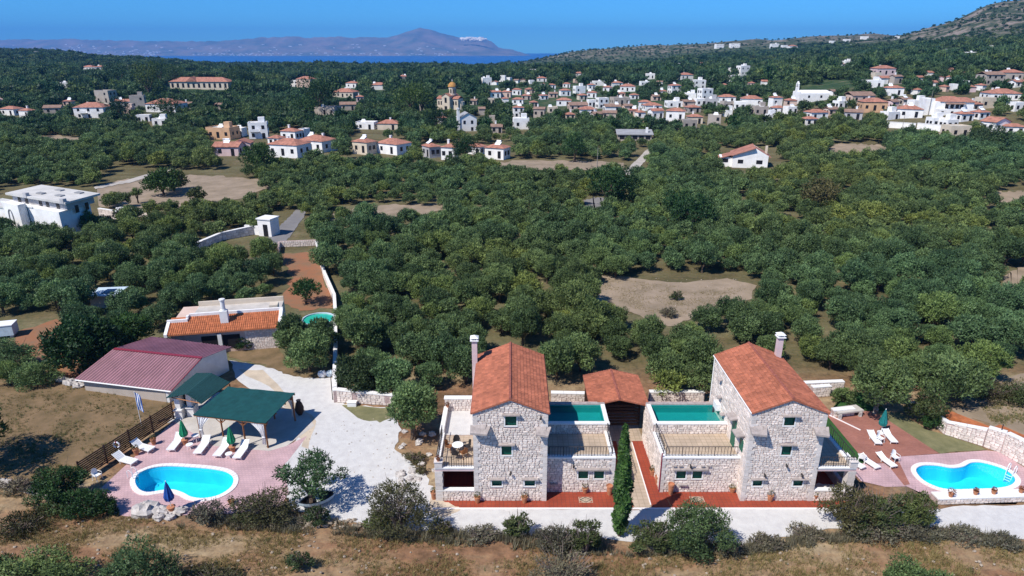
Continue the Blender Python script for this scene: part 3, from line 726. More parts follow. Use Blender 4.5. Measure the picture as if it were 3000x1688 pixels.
# drain pipe on the right villa's wing, decorative stones
d = MB(); d.tube([(-8.32, .95, 3.4), (-8.32, .95, .1)], .05, 5); d.build('downpipe', M['metal_trim'], vr)
for i, x in enumerate((-7.35, -6.9, -6.0, -5.3, -4.8)):
    d = MB(); d.box(x-.12, x+.12, .84, 1.0, 2.28, 2.40); d.build('projecting_stone', M['slab'], vr)
wall_lamp(vl, (4.6, .95, 2.35)); wall_lamp(vr, (-6.2, .95, 2.35))
d = MB(); d.box(3.2-.3, 3.2+.3, .78, 1.0, .72, .82); d.build('wall_shelf', M['slab'], vl)
d = MB(); d.box(-6.9, -6.3, .78, 1.0, .68, .78); d.build('wall_shelf', M['slab'], vr)

# ---- paved forecourt of the villas
Z0 = .004
sheet('terracotta_patio', [(-5.6, 38.7), (8.75, 38.7), (8.75, 47.2), (7.6, 47.2), (7.6, 40.5), (-5.6, 40.5)], Z0, M['redfloor'])
sheet('beige_lane', [(8.75, 38.72), (10.05, 38.72), (10.05, 47.2), (11.0, 47.2), (11.0, 53), (6.3, 53), (6.3, 47.2), (8.75, 47.2)], Z0*2, M['beige'])
sheet('terracotta_path', [(10.05, 38.7), (24.9, 38.7), (24.9, 40.5), (10.96, 40.5), (10.96, 47.2), (10.05, 47.2)], Z0*3, M['redfloor'])
k = MB(); k.box(-5.7, 24.95, 38.55, 38.698, -.45, .03); k.box(9.98, 10.06, 39, 47, 0, .05); o = struct(k.build('patio_kerb', M['coping']))
def ornament(cx, cy):
    r_ = thing('floor_medallion', 'square pale tile medallion with a dark diamond outline let into the terracotta patio, '+('left villa' if cx < 8 else 'right villa'), 'floor tile', (cx, cy, .013))
    a = MB(); a.box(-.5, .5, -.32, .32, 0, .004); a.build('panel', M['beige'], r_)
    q = MB()
    pts = [(0, -.26), (.4, 0), (0, .26), (-.4, 0)]
    for i in range(4):
        p, p2 = Vector((*pts[i], .01)), Vector((*pts[(i+1) % 4], .01)); dr = (p2-p).normalized()*.02; nn = Vector((-dr.y, dr.x, 0))*1.3
        q.add([p-nn, p2-nn, p2+nn, p+nn], [(0, 1, 2, 3)])
    q.build('diamond', M['iron'], r_)
    for sx in (-1, 1):
        for sy in (-1, 1):
            q = MB(); q.add([(sx*.46, sy*.28, .009), (sx*.2, sy*.28, .009), (sx*.46, sy*.12, .009)], [(0, 1, 2) if sx*sy > 0 else (2, 1, 0)]); q.build('corner_inlay', M['redfloor'], r_)
ornament(*Z1(1245, 1243)); ornament(*Z2(705, 1240))
# ---- carport between the villas
cr = thing('carport', 'open carport with terracotta gable roof between the two villas', 'carport', (8.85, 47.2, 0))
roof_courses(cr, -2.5, 2.45, 0, 5.2, 3.4, 4.0)
for x in (-2.2, 2.2):
    for y in (.3, 2.6, 5.0):
        p = MB(); p.box(x-.08, x+.08, y-.08, y+.08, 0, 3.4); p.build('post', M['darkwood'], cr)
p = MB(); p.box(-2.3, 2.3, 4.9, 5.0, 0, 3.3); p.build('back_wall', M['darkwood'], cr)
for k in range(7):
    p = MB(); p.box(-2.1, 2.1, 2.0, 2.04, .3+k*.3, .5+k*.3); p.build('gate_board', M['darkwood'], cr)

# ================================================================== helpers for small things
def pot_plant(loc, h, label, plant='olive', r=.2, leafr=.28, group='terracotta pots around the villas', cat='potted plant'):
    root = thing('potted_plant', label, cat, loc, 0, group)
    p = MB(); p.lathe((0, 0, 0), [(r*.7, 0), (r*.95, h*.5), (r*1.05, h*.85), (r*1.2, h*.87), (r*1.2, h), (r*.95, h), (r*.9, h*.9)], 12); p.build('pot', M['pot'], root)
    if plant:
        me = leaf_clump(90, leafr, leafr*.9, .07, seed=int(loc[0]*7) % 50); me.materials.append(M[plant]); link('foliage', me, root, (0, 0, h+leafr*.55))
    return root
def leaf_clump(n, rx, rz, size, seed=0, shell=.45):
    rg = np.random.RandomState(seed)
    d = rg.normal(size=(n, 3)); d /= np.linalg.norm(d, axis=1)[:, None]; rad = rg.uniform(shell, 1, n)**.5
    c = d*rad[:, None]*np.array([rx, rx, rz])
    return leaves_mesh(c, d, size, rg)
def leaves_mesh(c, d, size, rg, feather=0.0, tintv=None, long_=1.6):
    n = len(c); nn = d+rg.normal(size=(n, 3))*.55; nn /= np.linalg.norm(nn, axis=1)[:, None]
    a = rg.normal(size=(n, 3)); u = np.cross(nn, a); u /= np.linalg.norm(u, axis=1)[:, None]+1e-9; v = np.cross(nn, u)
    if feather:
        fm = (rg.uniform(size=n) < feather)[:, None]; ax = d+np.array([0, 0, .45])+rg.normal(size=(n, 3))*.5; ax /= np.linalg.norm(ax, axis=1)[:, None]+1e-9
        u2 = np.cross(ax, a); u2 /= np.linalg.norm(u2, axis=1)[:, None]+1e-9; u = np.where(fm, u2*.75, u); v = np.where(fm, ax*1.45, v)
    s = size*rg.uniform(.65, 1.35, n)[:, None]
    p = np.stack([c-u*s*.5-v*s*.25*long_, c+u*s*.5-v*s*.2*long_, c+v*s*.55*long_], 1).reshape(-1, 3)
    me = bpy.data.meshes.new('leaves'); me.vertices.add(3*n); me.vertices.foreach_set('co', p.astype(np.float32).ravel())
    me.loops.add(3*n); me.loops.foreach_set('vertex_index', np.arange(3*n, dtype=np.int32)); me.polygons.add(n)
    me.polygons.foreach_set('loop_start', np.arange(0, 3*n, 3, dtype=np.int32)); me.polygons.foreach_set('loop_total', np.full(n, 3, np.int32))
    me.update(); t = tintv if tintv is not None else rg.uniform(0, 1, n)
    at = me.attributes.new('tint', 'FLOAT', 'FACE'); at.data.foreach_set('value', t.astype(np.float32)); return me
# ================================================================== ground surfaces of the properties
from mathutils.geometry import tessellate_polygon
def holed_sheet(name, outer, hole, z, m):
    vs = [Vector((*p, z)) for p in outer]+[Vector((*p, z)) for p in hole]
    tris = tessellate_polygon([[Vector((*p, 0)) for p in outer], [Vector((*p, 0)) for p in hole]])
    me = bpy.data.meshes.new(name)
    fs = []
    for t in tris:
        a, b_, c = [vs[i] for i in t]
        fs.append(tuple(t) if (b_-a).cross(c-a).z > 0 else tuple(reversed(t)))
    me.from_pydata([tuple(v) for v in vs], [], fs); me.materials.append(m)
    o = bpy.data.objects.new(name, me); COL.objects.link(o); return struct(o)
def pool(P, label, wz=-.12, depth=1.35):
    c = (sum(p[0] for p in P)/len(P), sum(p[1] for p in P)/len(P)); L_ = [(x-c[0], y-c[1]) for x, y in P]; n = len(L_)
    root = thing('swimming_pool', label, 'swimming pool', (*c, 0))
    mb = MB(); vs = [(x, y, .02) for x, y in L_]+[(x*.93, y*.93, -depth) for x, y in L_]
    mb.add(vs, [(i, n+i, n+(i+1) % n, (i+1) % n) for i in range(n)]+[tuple(n+i for i in range(n))]); mb.build('pool_basin', M['poolfloor'], root)
    mb = MB(); up_ = sum(L_[i][0]*L_[(i+1) % n][1]-L_[(i+1) % n][0]*L_[i][1] for i in range(n)) > 0
    mb.add([(x, y, wz) for x, y in L_], [tuple(range(n)) if up_ else tuple(range(n-1, -1, -1))]); mb.build('pool_water', M['poolwater'], root)
    O_ = offset_poly(L_, .33); I_ = offset_poly(L_, -.03); mb = MB()
    for k in range(n):
        a, b_, c_, d = I_[k], I_[(k+1) % n], O_[(k+1) % n], O_[k]; g = .03
        q = lambda p, q_: (p[0]+(q_[0]-p[0])*g, p[1]+(q_[1]-p[1])*g)
        a2, b2, c2, d2 = q(a, b_), q(b_, a), q(c_, d), q(d, c_)
        mb.add([(*a2, .0), (*b2, .0), (*c2, .0), (*d2, .0), (*a2, .075), (*b2, .075), (*c2, .06), (*d2, .06)], [(0, 1, 5, 4), (1, 2, 6, 5), (2, 3, 7, 6), (3, 0, 4, 7), (4, 5, 6, 7), (7, 6, 5, 4)])
    mb.f = [f for i, f in enumerate(mb.f) if i % 6 != 5]; mb.t = mb.t[:len(mb.f)]
    cmesh = mb.build('coping', M['coping'], root); stuff(cmesh)
    return root, c
deckL = [Z3(*p) for p in ((225, 1165), (745, 685), (1030, 860), (1420, 895), (1545, 860), (1690, 790), (1560, 960), (1520, 1000), (1560, 1190), (1490, 1300), (1100, 1345), (850, 1350), (480, 1370), (330, 1345))]
HL = offset_poly(POOL_L, -.03); HR = offset_poly(POOL_R, -.03)
holed_sheet('pink_pool_deck', deckL, HL, .008, M['pink'])
sheet('pergola_terrace', [Z3(*p) for p in ((700, 700), (800, 560), (980, 460), (1700, 640), (1740, 720), (1545, 862), (1420, 897), (1030, 862), (745, 687))], .012, M['concrete'])
deckR = [Z4(*p) for p in ((505, 600), (530, 560), (760, 560), (880, 508), (1590, 458), (1700, 470), (1960, 640), (2060, 800), (1885, 812), (1200, 850), (960, 742), (790, 745), (600, 700))]
holed_sheet('pink_pool_deck', deckR, HR, .008, M['pink'])
sheet('brick_patio', [Z4(*p) for p in ((320, 172), (640, 148), (705, 150), (1215, 482), (880, 508), (985, 725), (940, 735), (800, 560), (640, 555))], .014, M['brickfloor'])
k = MB(); k.box(0, 9.6, -.06, .06, 0, .05)
o = struct(k.build('patio_edging', M['coping'])); pA, pB = Z4(350, 182), Z4(595, 300); o.location = (*pA, .014); o.rotation_euler = (0, 0, math.atan2(pB[1]-pA[1], pB[0]-pA[0])); o.scale = (math.hypot(pB[0]-pA[0], pB[1]-pA[1])/9.6, 1, 1)
sheet('lawn', ragged([Z4(*p) for p in ((330, 200), (430, 20), (590, 0), (720, 60), (850, 190), (640, 150), (320, 175), (630, 556), (480, 610), (330, 500))][:6]+[Z4(*p) for p in ((340, 172),)], .25, 4, 2), .010, M['lawn'])
sheet('lawn', [Z4(*p) for p in ((335, 190), (635, 545), (560, 590), (470, 560), (300, 400))], .0105, M['lawn'])
sheet('dry_lawn', ragged([Z4(*p) for p in ((705, 150), (900, 160), (1120, 290), (1560, 430), (1600, 458), (1215, 482))], .12, 4, 5), .0112, M['lawn_dry'])
gravel = [GD(*p) for p in ((578, 906), (650, 918), (700, 932), (735, 948), (780, 950), (842, 952), (848, 1012), (905, 1020), (985, 1024), (1010, 1080), (990, 1130), (1030, 1160), (1068, 1190), (1092, 1235), (1110, 1262), (1150, 1278), (1580, 1281), (1640, 1281), (2070, 1277), (2150, 1276), (2330, 1278), (2480, 1272), (2700, 1268), (2700, 1385), (2575, 1356), (2420, 1330), (2260, 1322), (2080, 1330), (1960, 1352), (1860, 1372), (1700, 1368), (1500, 1352), (1300, 1345), (1100, 1340), (960, 1325), (880, 1312), (800, 1300), (740, 1285), (720, 1240), (712, 1150), (742, 1110), (740, 1040), (600, 960))]
sheet('gravel_drive', ragged(gravel, .16, 5, 3), .004, M['gravel'])
sheet('sandy_verge', ragged([GD(*p) for p in ((600, 930), (660, 930), (745, 1010), (800, 1060), (770, 1130), (745, 1090), (700, 990))], .2, 4, 8), .0062, M['sandroad'])
sheet('sandy_verge', ragged([GD(*p) for p in ((860, 1018), (985, 1026), (990, 1050), (960, 1062), (900, 1052))], .2, 4, 9), .0062, M['lawn_dry'])
sheet('sandy_verge', ragged([GD(*p) for p in ((1085, 1240), (1120, 1262), (1160, 1280), (1130, 1300), (1075, 1290))], .15, 4, 10), .0062, M['sandroad'])
sheet('concrete_pad', [GD(*p) for p in ((745, 955), (842, 953), (843, 985), (835, 1010), (790, 1000))], .0085, M['gravel'])
sheet('yard', ragged([GD(*p) for p in ((-60, 965), (200, 965), (430, 1000), (432, 1045), (215, 1190), (100, 1215), (-60, 1190))], .3, 8, 11), .003, M['yard'])
sheet('yard', ragged([GD(*p) for p in ((575, 868), (700, 872), (735, 925), (745, 946), (700, 930), (640, 912), (580, 900))], .25, 5, 12), .0072, M['yard'])
sheet('grey_track', ragged([GD(*p) for p in ((-60, 1192), (30, 1205), (80, 1225), (125, 1245), (110, 1255), (50, 1235), (-60, 1210))], .08, 5, 13), .0065, M['trail'])
sheet('red_earth_yard', ragged([GD(*p) for p in ((700, 640), (800, 632), (812, 690), (840, 745), (840, 775), (760, 778), (700, 760), (735, 700))], .5, 5, 14), .005, M['redsoil'])
sheet('bare_earth', ragged([GD(*p) for p in ((40, 830), (150, 800), (185, 870), (215, 930), (190, 965), (110, 950), (50, 920))], .5, 5, 15), .005, M['redsoil'])
sheet('stony_clearing', ragged([GD(*p) for p in ((1470, 722), (1515, 692), (1600, 700), (1700, 712), (1830, 700), (1900, 718), (1890, 752), (1800, 778), (1740, 800), (1690, 822), (1640, 806), (1570, 780), (1500, 755))], .3, 5, 16), .02, M['drysoil'])
def tsheet(name, pts, m, lift=.05, n=10, rag=None):
    """strip draped over the land: list of (left, right) pixel pairs"""
    mb = MB(); L = []
    for i in range(len(pts)-1):
        for k in range(n):
            t = k/n; a = [pts[i][j]*(1-t)+pts[i+1][j]*t for j in range(4)]; L.append(a)
    L.append(pts[-1]); vs = []; rr_ = random.Random(len(pts)*7+int(pts[0][0])); rag = (4.5 if 'road' not in name else .6) if rag is None else rag
    L = [[a[0]+rr_.uniform(-rag, rag), a[1]+rr_.uniform(-rag, rag)*.45, a[2]+rr_.uniform(-rag, rag), a[3]+rr_.uniform(-rag, rag)*.45] for a in L]
    for a in L:
        for q in range(5):
            px = a[0]+(a[2]-a[0])*q/4; py = a[1]+(a[3]-a[1])*q/4; X, Y, z, d = ray(px, py); vs.append((X, Y, tz(X, Y)+lift))
    fs = []
    for i in range(len(L)-1):
        for q in range(4): j = i*5+q; fs.append((j, j+1, j+6, j+5))
    mb.add(vs, fs); o = mb.build(name, m); return struct(o)
tsheet('brown_field', [(245, 470, 245, 520), (330, 450, 330, 528), (430, 440, 430, 530), (560, 445, 560, 515), (680, 455, 680, 475)], M['drysoil'])
tsheet('road', [(235, 472, 240, 478), (320, 455, 325, 462), (400, 432, 405, 440), (432, 424, 436, 430)], M['trail'], .12)
tsheet('brown_field', [(825, 545, 860, 552), (870, 528, 900, 552), (980, 516, 1000, 550), (1120, 514, 1125, 530)], M['drysoil'])
tsheet('road', [(660, 615, 712, 618), (690, 585, 735, 590), (715, 560, 752, 565), (735, 540, 765, 548), (745, 528, 770, 534)], M['asphalt'], .05)
tsheet('brown_field', [(1195, 418, 1195, 428), (1300, 405, 1300, 430), (1450, 405, 1450, 430), (1570, 410, 1570, 432)], M['drysoil'])
tsheet('road', [(1562, 440, 1592, 446), (1585, 420, 1608, 424), (1605, 400, 1625, 404), (1622, 382, 1640, 386), (1640, 368, 1656, 370)], M['trail'], .12)
tsheet('grey_clearing', [(1470, 505, 1475, 525), (1490, 498, 1495, 530), (1520, 500, 1518, 528)], M['asphalt'])
tsheet('brown_field', [(2080, 372, 2085, 380), (2110, 362, 2110, 400), (2180, 366, 2180, 400), (2235, 366, 2240, 390)], M['drysoil'])
tsheet('brown_field', [(2480, 480, 2490, 495), (2530, 486, 2530, 520), (2600, 480, 2600, 535)], M['drysoil'])
tsheet('brown_field', [(2520, 700, 2520, 740), (2560, 675, 2560, 770), (2700, 660, 2700, 800)], M['drysoil'])
tsheet('brown_field', [(80, 345, 80, 362), (140, 342, 140, 366), (200, 346, 200, 362)], M['drysoil'])
sheet('scrubland', ragged([GD(*p) for p in ((2440, 985), (2520, 955), (2700, 930), (2900, 1100), (2700, 1140), (2470, 1062), (2400, 1040))], .6, 6, 17), .004, M['drysoil'])
pool(POOL_L, 'kidney-shaped bright blue pool in the pink deck beside the blue umbrella')
pool(POOL_R, 'kidney-shaped bright blue pool at the right edge with flower pots along its front')

# ================================================================== garden walls built of single stones
def garden_wall(name, pts, hs, th, label, seed, cap=True, cat='wall', holes=(), limit=300, stonesz=((.17, .27), (.22, .46)), sides=(1,)):
    """pts: ground line; hs: height at each point; stones on the right-hand side of the walking direction"""
    c = pts[0]; root = thing(name, label, cat, (*c, 0), 0); St = Stones(seed); core = MB(); cp = MB(); pts = [(x-c[0], y-c[1]) for x, y in pts]
    for i in range(len(pts)-1):
        a, b_ = Vector((*pts[i], 0)), Vector((*pts[i+1], 0)); L = (b_-a).length; U = (b_-a)/L; N = Vector((U.y, -U.x, 0)); h0, h1 = hs[i], hs[i+1]
        core.add([a, b_, b_-N*th, a-N*th, a+Vector((0, 0, h0)), b_+Vector((0, 0, h1)), b_-N*th+Vector((0, 0, h1)), a-N*th+Vector((0, 0, h0))], [(0, 3, 2, 1), (4, 5, 6, 7), (0, 1, 5, 4), (1, 2, 6, 5), (2, 3, 7, 6), (3, 0, 4, 7)])
        hm = max(h0, h1)
        tp = (lambda v: (.02, L-.02) if v < min(h0, h1)-.02 else ((0, 0) if abs(h0-h1) < .06 else ((.02, L*(1-(v-h1)/(h0-h1))-.02) if h0 > h1 else (L*(v-h0)/(h1-h0)+.02, L-.02))))
        for sd in sides:
            O = a if sd == 1 else b_-N*th; UU2 = U if sd == 1 else -U; NN = N if sd == 1 else -N
            St.face(O, UU2, (0, 0, 1), NN, rubble(L, hm-.02, [q[1:] for q in holes if q[0] == i], tp, seed+i*3+sd, *stonesz), sd == 1)
        if cap:
            e = .05
            n_ = max(1, int(L/1.1))
            for k in range(n_):
                p, q = a+U*(L*k/n_+.008), a+U*(L*(k+1)/n_-.008); z0, z1 = h0+(h1-h0)*k/n_+.003, h0+(h1-h0)*(k+1)/n_+.003
                cs = MB(); P4 = [p+N*e, q+N*e, q-N*(th+e), p-N*(th+e)]; zz = [z0, z1, z1, z0]
                cs.add([P4[j]+Vector((0, 0, zz[j]))-p for j in range(4)]+[P4[j]+Vector((0, 0, zz[j]+.09))-p for j in range(4)], [(0, 3, 2, 1), (4, 5, 6, 7), (0, 1, 5, 4), (1, 2, 6, 5), (2, 3, 7, 6), (3, 0, 4, 7)])
                cs.build('coping_slab', M['cap'], root, p)
    core.build('wall_core', M['mortar'], root); St.emit(root, M['stone'], limit=limit); return root
# back wall of the gravel drive
garden_wall('stone_wall', [GD(848, 1012), GD(1000, 1021), GD(1080, 1023)], [1.25, .95, .9], .4, 'low stone wall with white coping and two dark niches behind the gravel drive', 301, holes=[(0, 1.5, 1.95, .5, 1.1), (0, 4.6, 5.05, .35, .85)])
nb = thing('wall_niche', 'white box standing against the stone wall behind the gravel drive', 'box', (*GD(888, 1016), 0)); q = MB(); q.box(-.4, .4, -.55, -.08, 0, .4); q.build('box_body', M['whitepaint'], nb); q = MB(); q.box(-.43, .43, -.58, -.06, .402, .45); q.build('lid', M['cap'], nb); nb.name = 'utility_box'
# upper court behind the left villa's terrace
uc = thing('raised_courtyard', 'raised white courtyard behind the table terrace, left of the left villa tower', 'courtyard', (-5.55, 43.85, 0))
St = Stones(311); q = MB(); q.box(0, 2.85, 0, 3.6, 0, 2.74); q.box(0, 2.85, 3.6, 4.0, 0, 3.85); q.build('wall_core', M['mortar'], uc)
St.face((0, 3.6, 0), (0, -1, 0), Z_, (-1, 0, 0), rubble(3.6, 2.72, [], None, 312), True); St.face((0, 3.6, 2.76), X_, Z_, F_ := (0, -1, 0), rubble(2.85, 1.06, [], None, 313), True)
q = MB(); q.box(.3, 2.84, .02, 3.59, 2.742, 2.765); q.build('courtyard_floor', M['gravel'], uc); q = MB(); q.box(-.05, 2.84, 3.55, 4.05, 3.852, 3.94); q.build('coping_slab', M['cap'], uc)
q = MB(); q.box(-.05, .28, 0, 3.5, 2.742, 3.25); q.build('parapet', M['cap'], uc); St.emit(uc, M['stone'])
# wall round the right pool
garden_wall('stone_wall', [Z4(985, 105), Z4(1120, 200), Z4(1170, 252)], [.5, .55, .75], .5, 'rough grey stone wall stub beside the bushes behind the right lawn', 321, cap=False)
garden_wall('stone_wall', [Z4(1175, 262), Z4(1255, 330), Z4(1560, 425)], [.95, 1.1, 1.5], .35, 'stepped pale stone boundary wall with white coping behind the right pool', 322)
garden_wall('stone_wall', [Z4(1562, 426), Z4(1700, 478), Z4(1890, 585), Z4(2060, 700)], [1.75, 1.85, 1.95, 2.0], .35, 'higher section of the pale stone boundary wall at the far right edge', 323)
for (a, b_, h, lab) in ((Z4(1180, 262), Z4(1555, 418), 1.2, 'long bed of orange earth behind the lower boundary wall'), (Z4(1575, 430), Z4(1890, 580), 1.75, 'bed of orange earth behind the higher boundary wall at the right edge')):
    o = MB(); d_ = Vector((b_[0]-a[0], b_[1]-a[1], 0)); nn = Vector((-d_.y, d_.x, 0)).normalized()*1.0; a3, b3 = Vector((*a, 0))+nn*.42, Vector((*b_, 0))+nn*.42
    o.add([p-a3 for p in (a3, b3, b3+nn, a3+nn)]+[p-a3+Vector((0, 0, h)) for p in (a3, b3, b3+nn, a3+nn)], [(0, 3, 2, 1), (4, 5, 6, 7), (0, 1, 5, 4), (1, 2, 6, 5), (2, 3, 7, 6), (3, 0, 4, 7)])
    tag(o.build('raised_bed', M['rust'], None, tuple(a3)), lab, 'planting bed')
garden_wall('stone_wall', [Z4(1195, 885), Z4(1900, 862), Z4(2100, 855)], [.42, .42, .42], .75, 'low stone wall with wide white coping along the front of the right pool', 324)
garden_wall('stone_wall', [Z4(375, 195, 0), Z4(545, 180, 0)], [.6, .6], .4, 'low wall end under the olive tree beside the stone slab, right of the right villa', 325)
garden_wall('stone_wall', [Z4(150+2*30, 40), Z4(355, 30)], [1.0, 1.0], .4, 'short stone wall behind the right villa next to the lawn', 326)
garden_wall('stone_wall', [GD(2000, 990), GD(2120, 985)], [1.0, 1.0], .4, 'pale stone wall between the right villa roof and the grove', 327)
garden_wall('stone_wall', [GD(1385, 1012), GD(1480, 1014)], [.9, .9], .4, 'stone wall at the grove edge between left villa tower and carport', 328)
garden_wall('stone_wall', [GD(1632, 1012), GD(1770, 1012)], [1.0, 1.0], .4, 'stone wall at the grove edge between carport and right villa', 329)
# long whitewashed boundary wall up the grove edge
garden_wall('boundary_wall', [GD(*p) for p in ((800, 622), (805, 645), (820, 700), (845, 757), (848, 800), (849, 880), (848, 950), (849, 1012))][::-1], [1.2, 1.0, .9, .9, .9, .9, .9, 1.0], .3, 'long whitish rubble wall running uphill between the red earth yard and the olive grove', 331, limit=250, cap=True, sides=(1, -1))
garden_wall('stone_wall', [GD(703, 640), GD(705, 622), GD(800, 618)], [1.0, 1.0, 1.0], .3, 'low pinkish wall at the top of the red earth yard below the road bend', 332, cap=False)

# ================================================================== pergola, barbecue, shed, farmhouse
def seg(root, name, a, b_, w_, m):
    q = MB(); a, b_ = Vector(a), Vector(b_); q.tube([Vector((0, 0, 0)), b_-a], w_, 4); return q.build(name, m, root, a)
pc = (-22.8, 48.9, 0)
pg = thing('pergola', 'timber pergola with dark green shade roof beside the left pool', 'pergola', pc)
rc = [Z3(880, 640, 2.5), Z3(1395, 700, 2.5), Z3(1605, 485, 2.75), Z3(1130, 440, 2.75)]; rz = [2.5, 2.5, 2.75, 2.75]
q = MB(); V4 = [Vector((rc[i][0]-pc[0], rc[i][1]-pc[1], rz[i])) for i in range(4)]
N_ = 14; vs = []
for j in range(N_+1):
    for i in range(N_+1):
        u, v = i/N_, j/N_; p = (V4[0]*(1-u)+V4[1]*u)*(1-v)+(V4[3]*(1-u)+V4[2]*u)*v; p.z -= .05*math.sin(u*math.pi*4)**2*.8+.012*math.sin(u*31+v*17); vs.append(p)
q.add(vs+[p-Vector((0, 0, .04)) for p in vs], [(j*(N_+1)+i, j*(N_+1)+i+1, (j+1)*(N_+1)+i+1, (j+1)*(N_+1)+i) for j in range(N_) for i in range(N_)]+[tuple((N_+1)**2+k for k in (j*(N_+1)+i, (j+1)*(N_+1)+i, (j+1)*(N_+1)+i+1, j*(N_+1)+i+1)) for j in range(N_) for i in range(N_)])
q.build('shade_cloth', M['canvasgreen'], pg)
bl = lambda u, v: (V4[0]*(1-u)+V4[1]*u)*(1-v)+(V4[3]*(1-u)+V4[2]*u)*v
for u in (.035, .36, .66, .965):
    for v in (.04, .96):
        p = bl(u, v); seg(pg, 'post', (p.x, p.y, 0), (p.x, p.y, p.z-.16), .075, M['wood'])
        for du in (-.08, .08):
            if 0 < u+du < 1: e = bl(u+du, v); seg(pg, 'brace', (p.x, p.y, p.z-.65), (e.x, e.y, e.z-.18), .045, M['wood'])
        e = bl(u, v+(.12 if v < .5 else -.12)); seg(pg, 'brace', (p.x, p.y, p.z-.65), (e.x, e.y, e.z-.18), .045, M['wood'])
for v in (.02, .34, .66, .98): seg(pg, 'beam', bl(0, v)-Vector((0, 0, .14)), bl(1, v)-Vector((0, 0, .14)), .07, M['wood'])
for u in (.02, .35, .67, .98): seg(pg, 'rafter', bl(u, 0)-Vector((0, 0, .11)), bl(u, 1)-Vector((0, 0, .11)), .055, M['wood'])
def curtain(u, v, du, label, z0=.35):
    """tied-back curtain hanging from the beam"""
    p = bl(u, v); q = bl(u+du, v); rt = thing('curtain', label, 'curtain', (p.x+pc[0], p.y+pc[1], 0), 0, 'white curtains of the pergola')
    mb = MB(); n = 12; vs = []; zt = p.z-.2
    for j in range(9):
        t = j/8; wd = 1-.75*math.sin(min(1, t*1.5)*math.pi/2) if t < .66 else .25+.2*(t-.66)
        for i in range(n+1):
            s_ = i/n*wd; pos = (q-p)*s_; vs.append((pos.x, pos.y+.05*math.sin(i*2.4), zt-(zt-z0)*t))
    fs = [(j*(n+1)+i, j*(n+1)+i+1, (j+1)*(n+1)+i+1, (j+1)*(n+1)+i) for j in range(8) for i in range(n)]
    k = len(vs); vs += [(x, y+.03, z) for x, y, z in vs]; fs += [tuple(i+k for i in f[::-1]) for f in fs]
    mb.add(vs, fs); mb.build('fabric', M['curtain'], rt); tb = MB(); m_ = (q-p)*.12; tb.tube([(m_.x-.13, m_.y, zt-(zt-z0)*.64), (m_.x+.13, m_.y, zt-(zt-z0)*.64)], .07, 8); tb.build('tie', M['curtain'], rt)
curtain(.045, .02, .17, 'white curtain tied at the left front corner of the pergola'); curtain(.955, .02, -.17, 'white curtain tied at the right front corner post of the pergola'); curtain(.965, .97, -.14, 'white curtain at the back right corner of the pergola, by the dark jar')
# covered barbecue
bc = (-28.2, 50.8, 0)
bq = thing('barbecue_shelter', 'small white barbecue shelter with green shingle gable roof behind the left pergola', 'barbecue', bc)
r0, r1, r2 = Vector((*Z3(690, 520, 2.35), 2.35)), Vector((*Z3(835, 490, 2.95), 2.95)), Vector((*Z3(940, 560, 2.3), 2.3))
b0, b1, b2 = Vector((*Z3(905, 345, 2.35), 2.35)), Vector((*Z3(1010, 345, 2.95), 2.95)), Vector((*Z3(1145, 410, 2.3), 2.3))
cv = Vector(bc)
for (nm, A, B, C, D_) in (('roof_slope', r0, r1, b1, b0), ('roof_slope', r1, r2, b2, b1)):
    q = MB(); q.slab([A-cv, B-cv, C-cv, D_-cv], .07)
    for k in range(1, 7):
        t = k/7; a_ = A.lerp(B, t)-cv; d_ = D_.lerp(C, t)-cv; q.tube([a_+Vector((0, 0, .01)), d_+Vector((0, 0, .01))], .012, 4)
    q.build(nm, M['shingle'], bq)
for i, (px, py) in enumerate(((790, 668), (872, 650))):
    X, Y = Z3(px, py); q = MB(); q.box(-.3, .3, -.1, .9, 0, .85); q.box(-.38, .38, -.2, .95, .852, .95); q.box(-.22, .22, 0, .8, .952, 2.2); q.build('masonry_pier', M['white'], bq, (X-bc[0], Y-bc[1], 0))
q = MB(); q.box(-.5, .5, .5, 1.2, 0, 2.1); q.build('fire_recess', M['dark'], bq, (Z3(830, 655)[0]-bc[0], Z3(830, 655)[1]-bc[1], 0))
seg(bq, 'beam', r0-cv-Vector((-.4, -.2, .1)), r2-cv-Vector((.2, -.2, .1)), .06, M['wood'])
for P in (b0, b2): seg(bq, 'post', (P.x-bc[0], P.y-bc[1]-.2, 0), (P.x-bc[0], P.y-bc[1]-.2, P.z-.05), .07, M['wood'])
# shed with ribbed metal roof
sh0 = (-35.0, 56.5, 0); cv = Vector(sh0)
sd = thing('metal_roofed_shed', 'long low shed with purple ribbed metal roof and white gable end', 'shed', sh0)
A, B = Vector((*Z3(50, 390, 1.35), 1.35)), Vector((*Z3(727, 472, 1.35), 1.35)); C, D_ = Vector((*Z3(945, 240, 3.2), 3.2)), Vector((*Z3(325, 176, 3.2), 3.2)); E, G_ = Vector((*Z3(1150, 160, 2.6), 2.6)), Vector((*Z3(598, 90, 2.6), 2.6))
def ribbed(A, B, C, D_, n, root):
    q = MB(); q.slab([A-cv, B-cv, C-cv, D_-cv], .05, .1)
    for k in range(n+1):
        t = k/n; a_, d_ = A.lerp(B, t)-cv, D_.lerp(C, t)-cv; u = (B-A).normalized()*.075; up = Vector((0, 0, .055))
        q.add([a_-u, a_+u, d_+u, d_-u, a_-u*.5+up, a_+u*.5+up, d_+u*.5+up, d_-u*.5+up], [(4, 5, 6, 7), (0, 1, 5, 4), (1, 2, 6, 5), (3, 0, 4, 7)], random.uniform(.8, 1))
    return q.build('roof_sheet', M['metal_roof'], root)
ribbed(A, B, C, D_, 30, sd); ribbed(D_, C, E, G_, 28, sd)
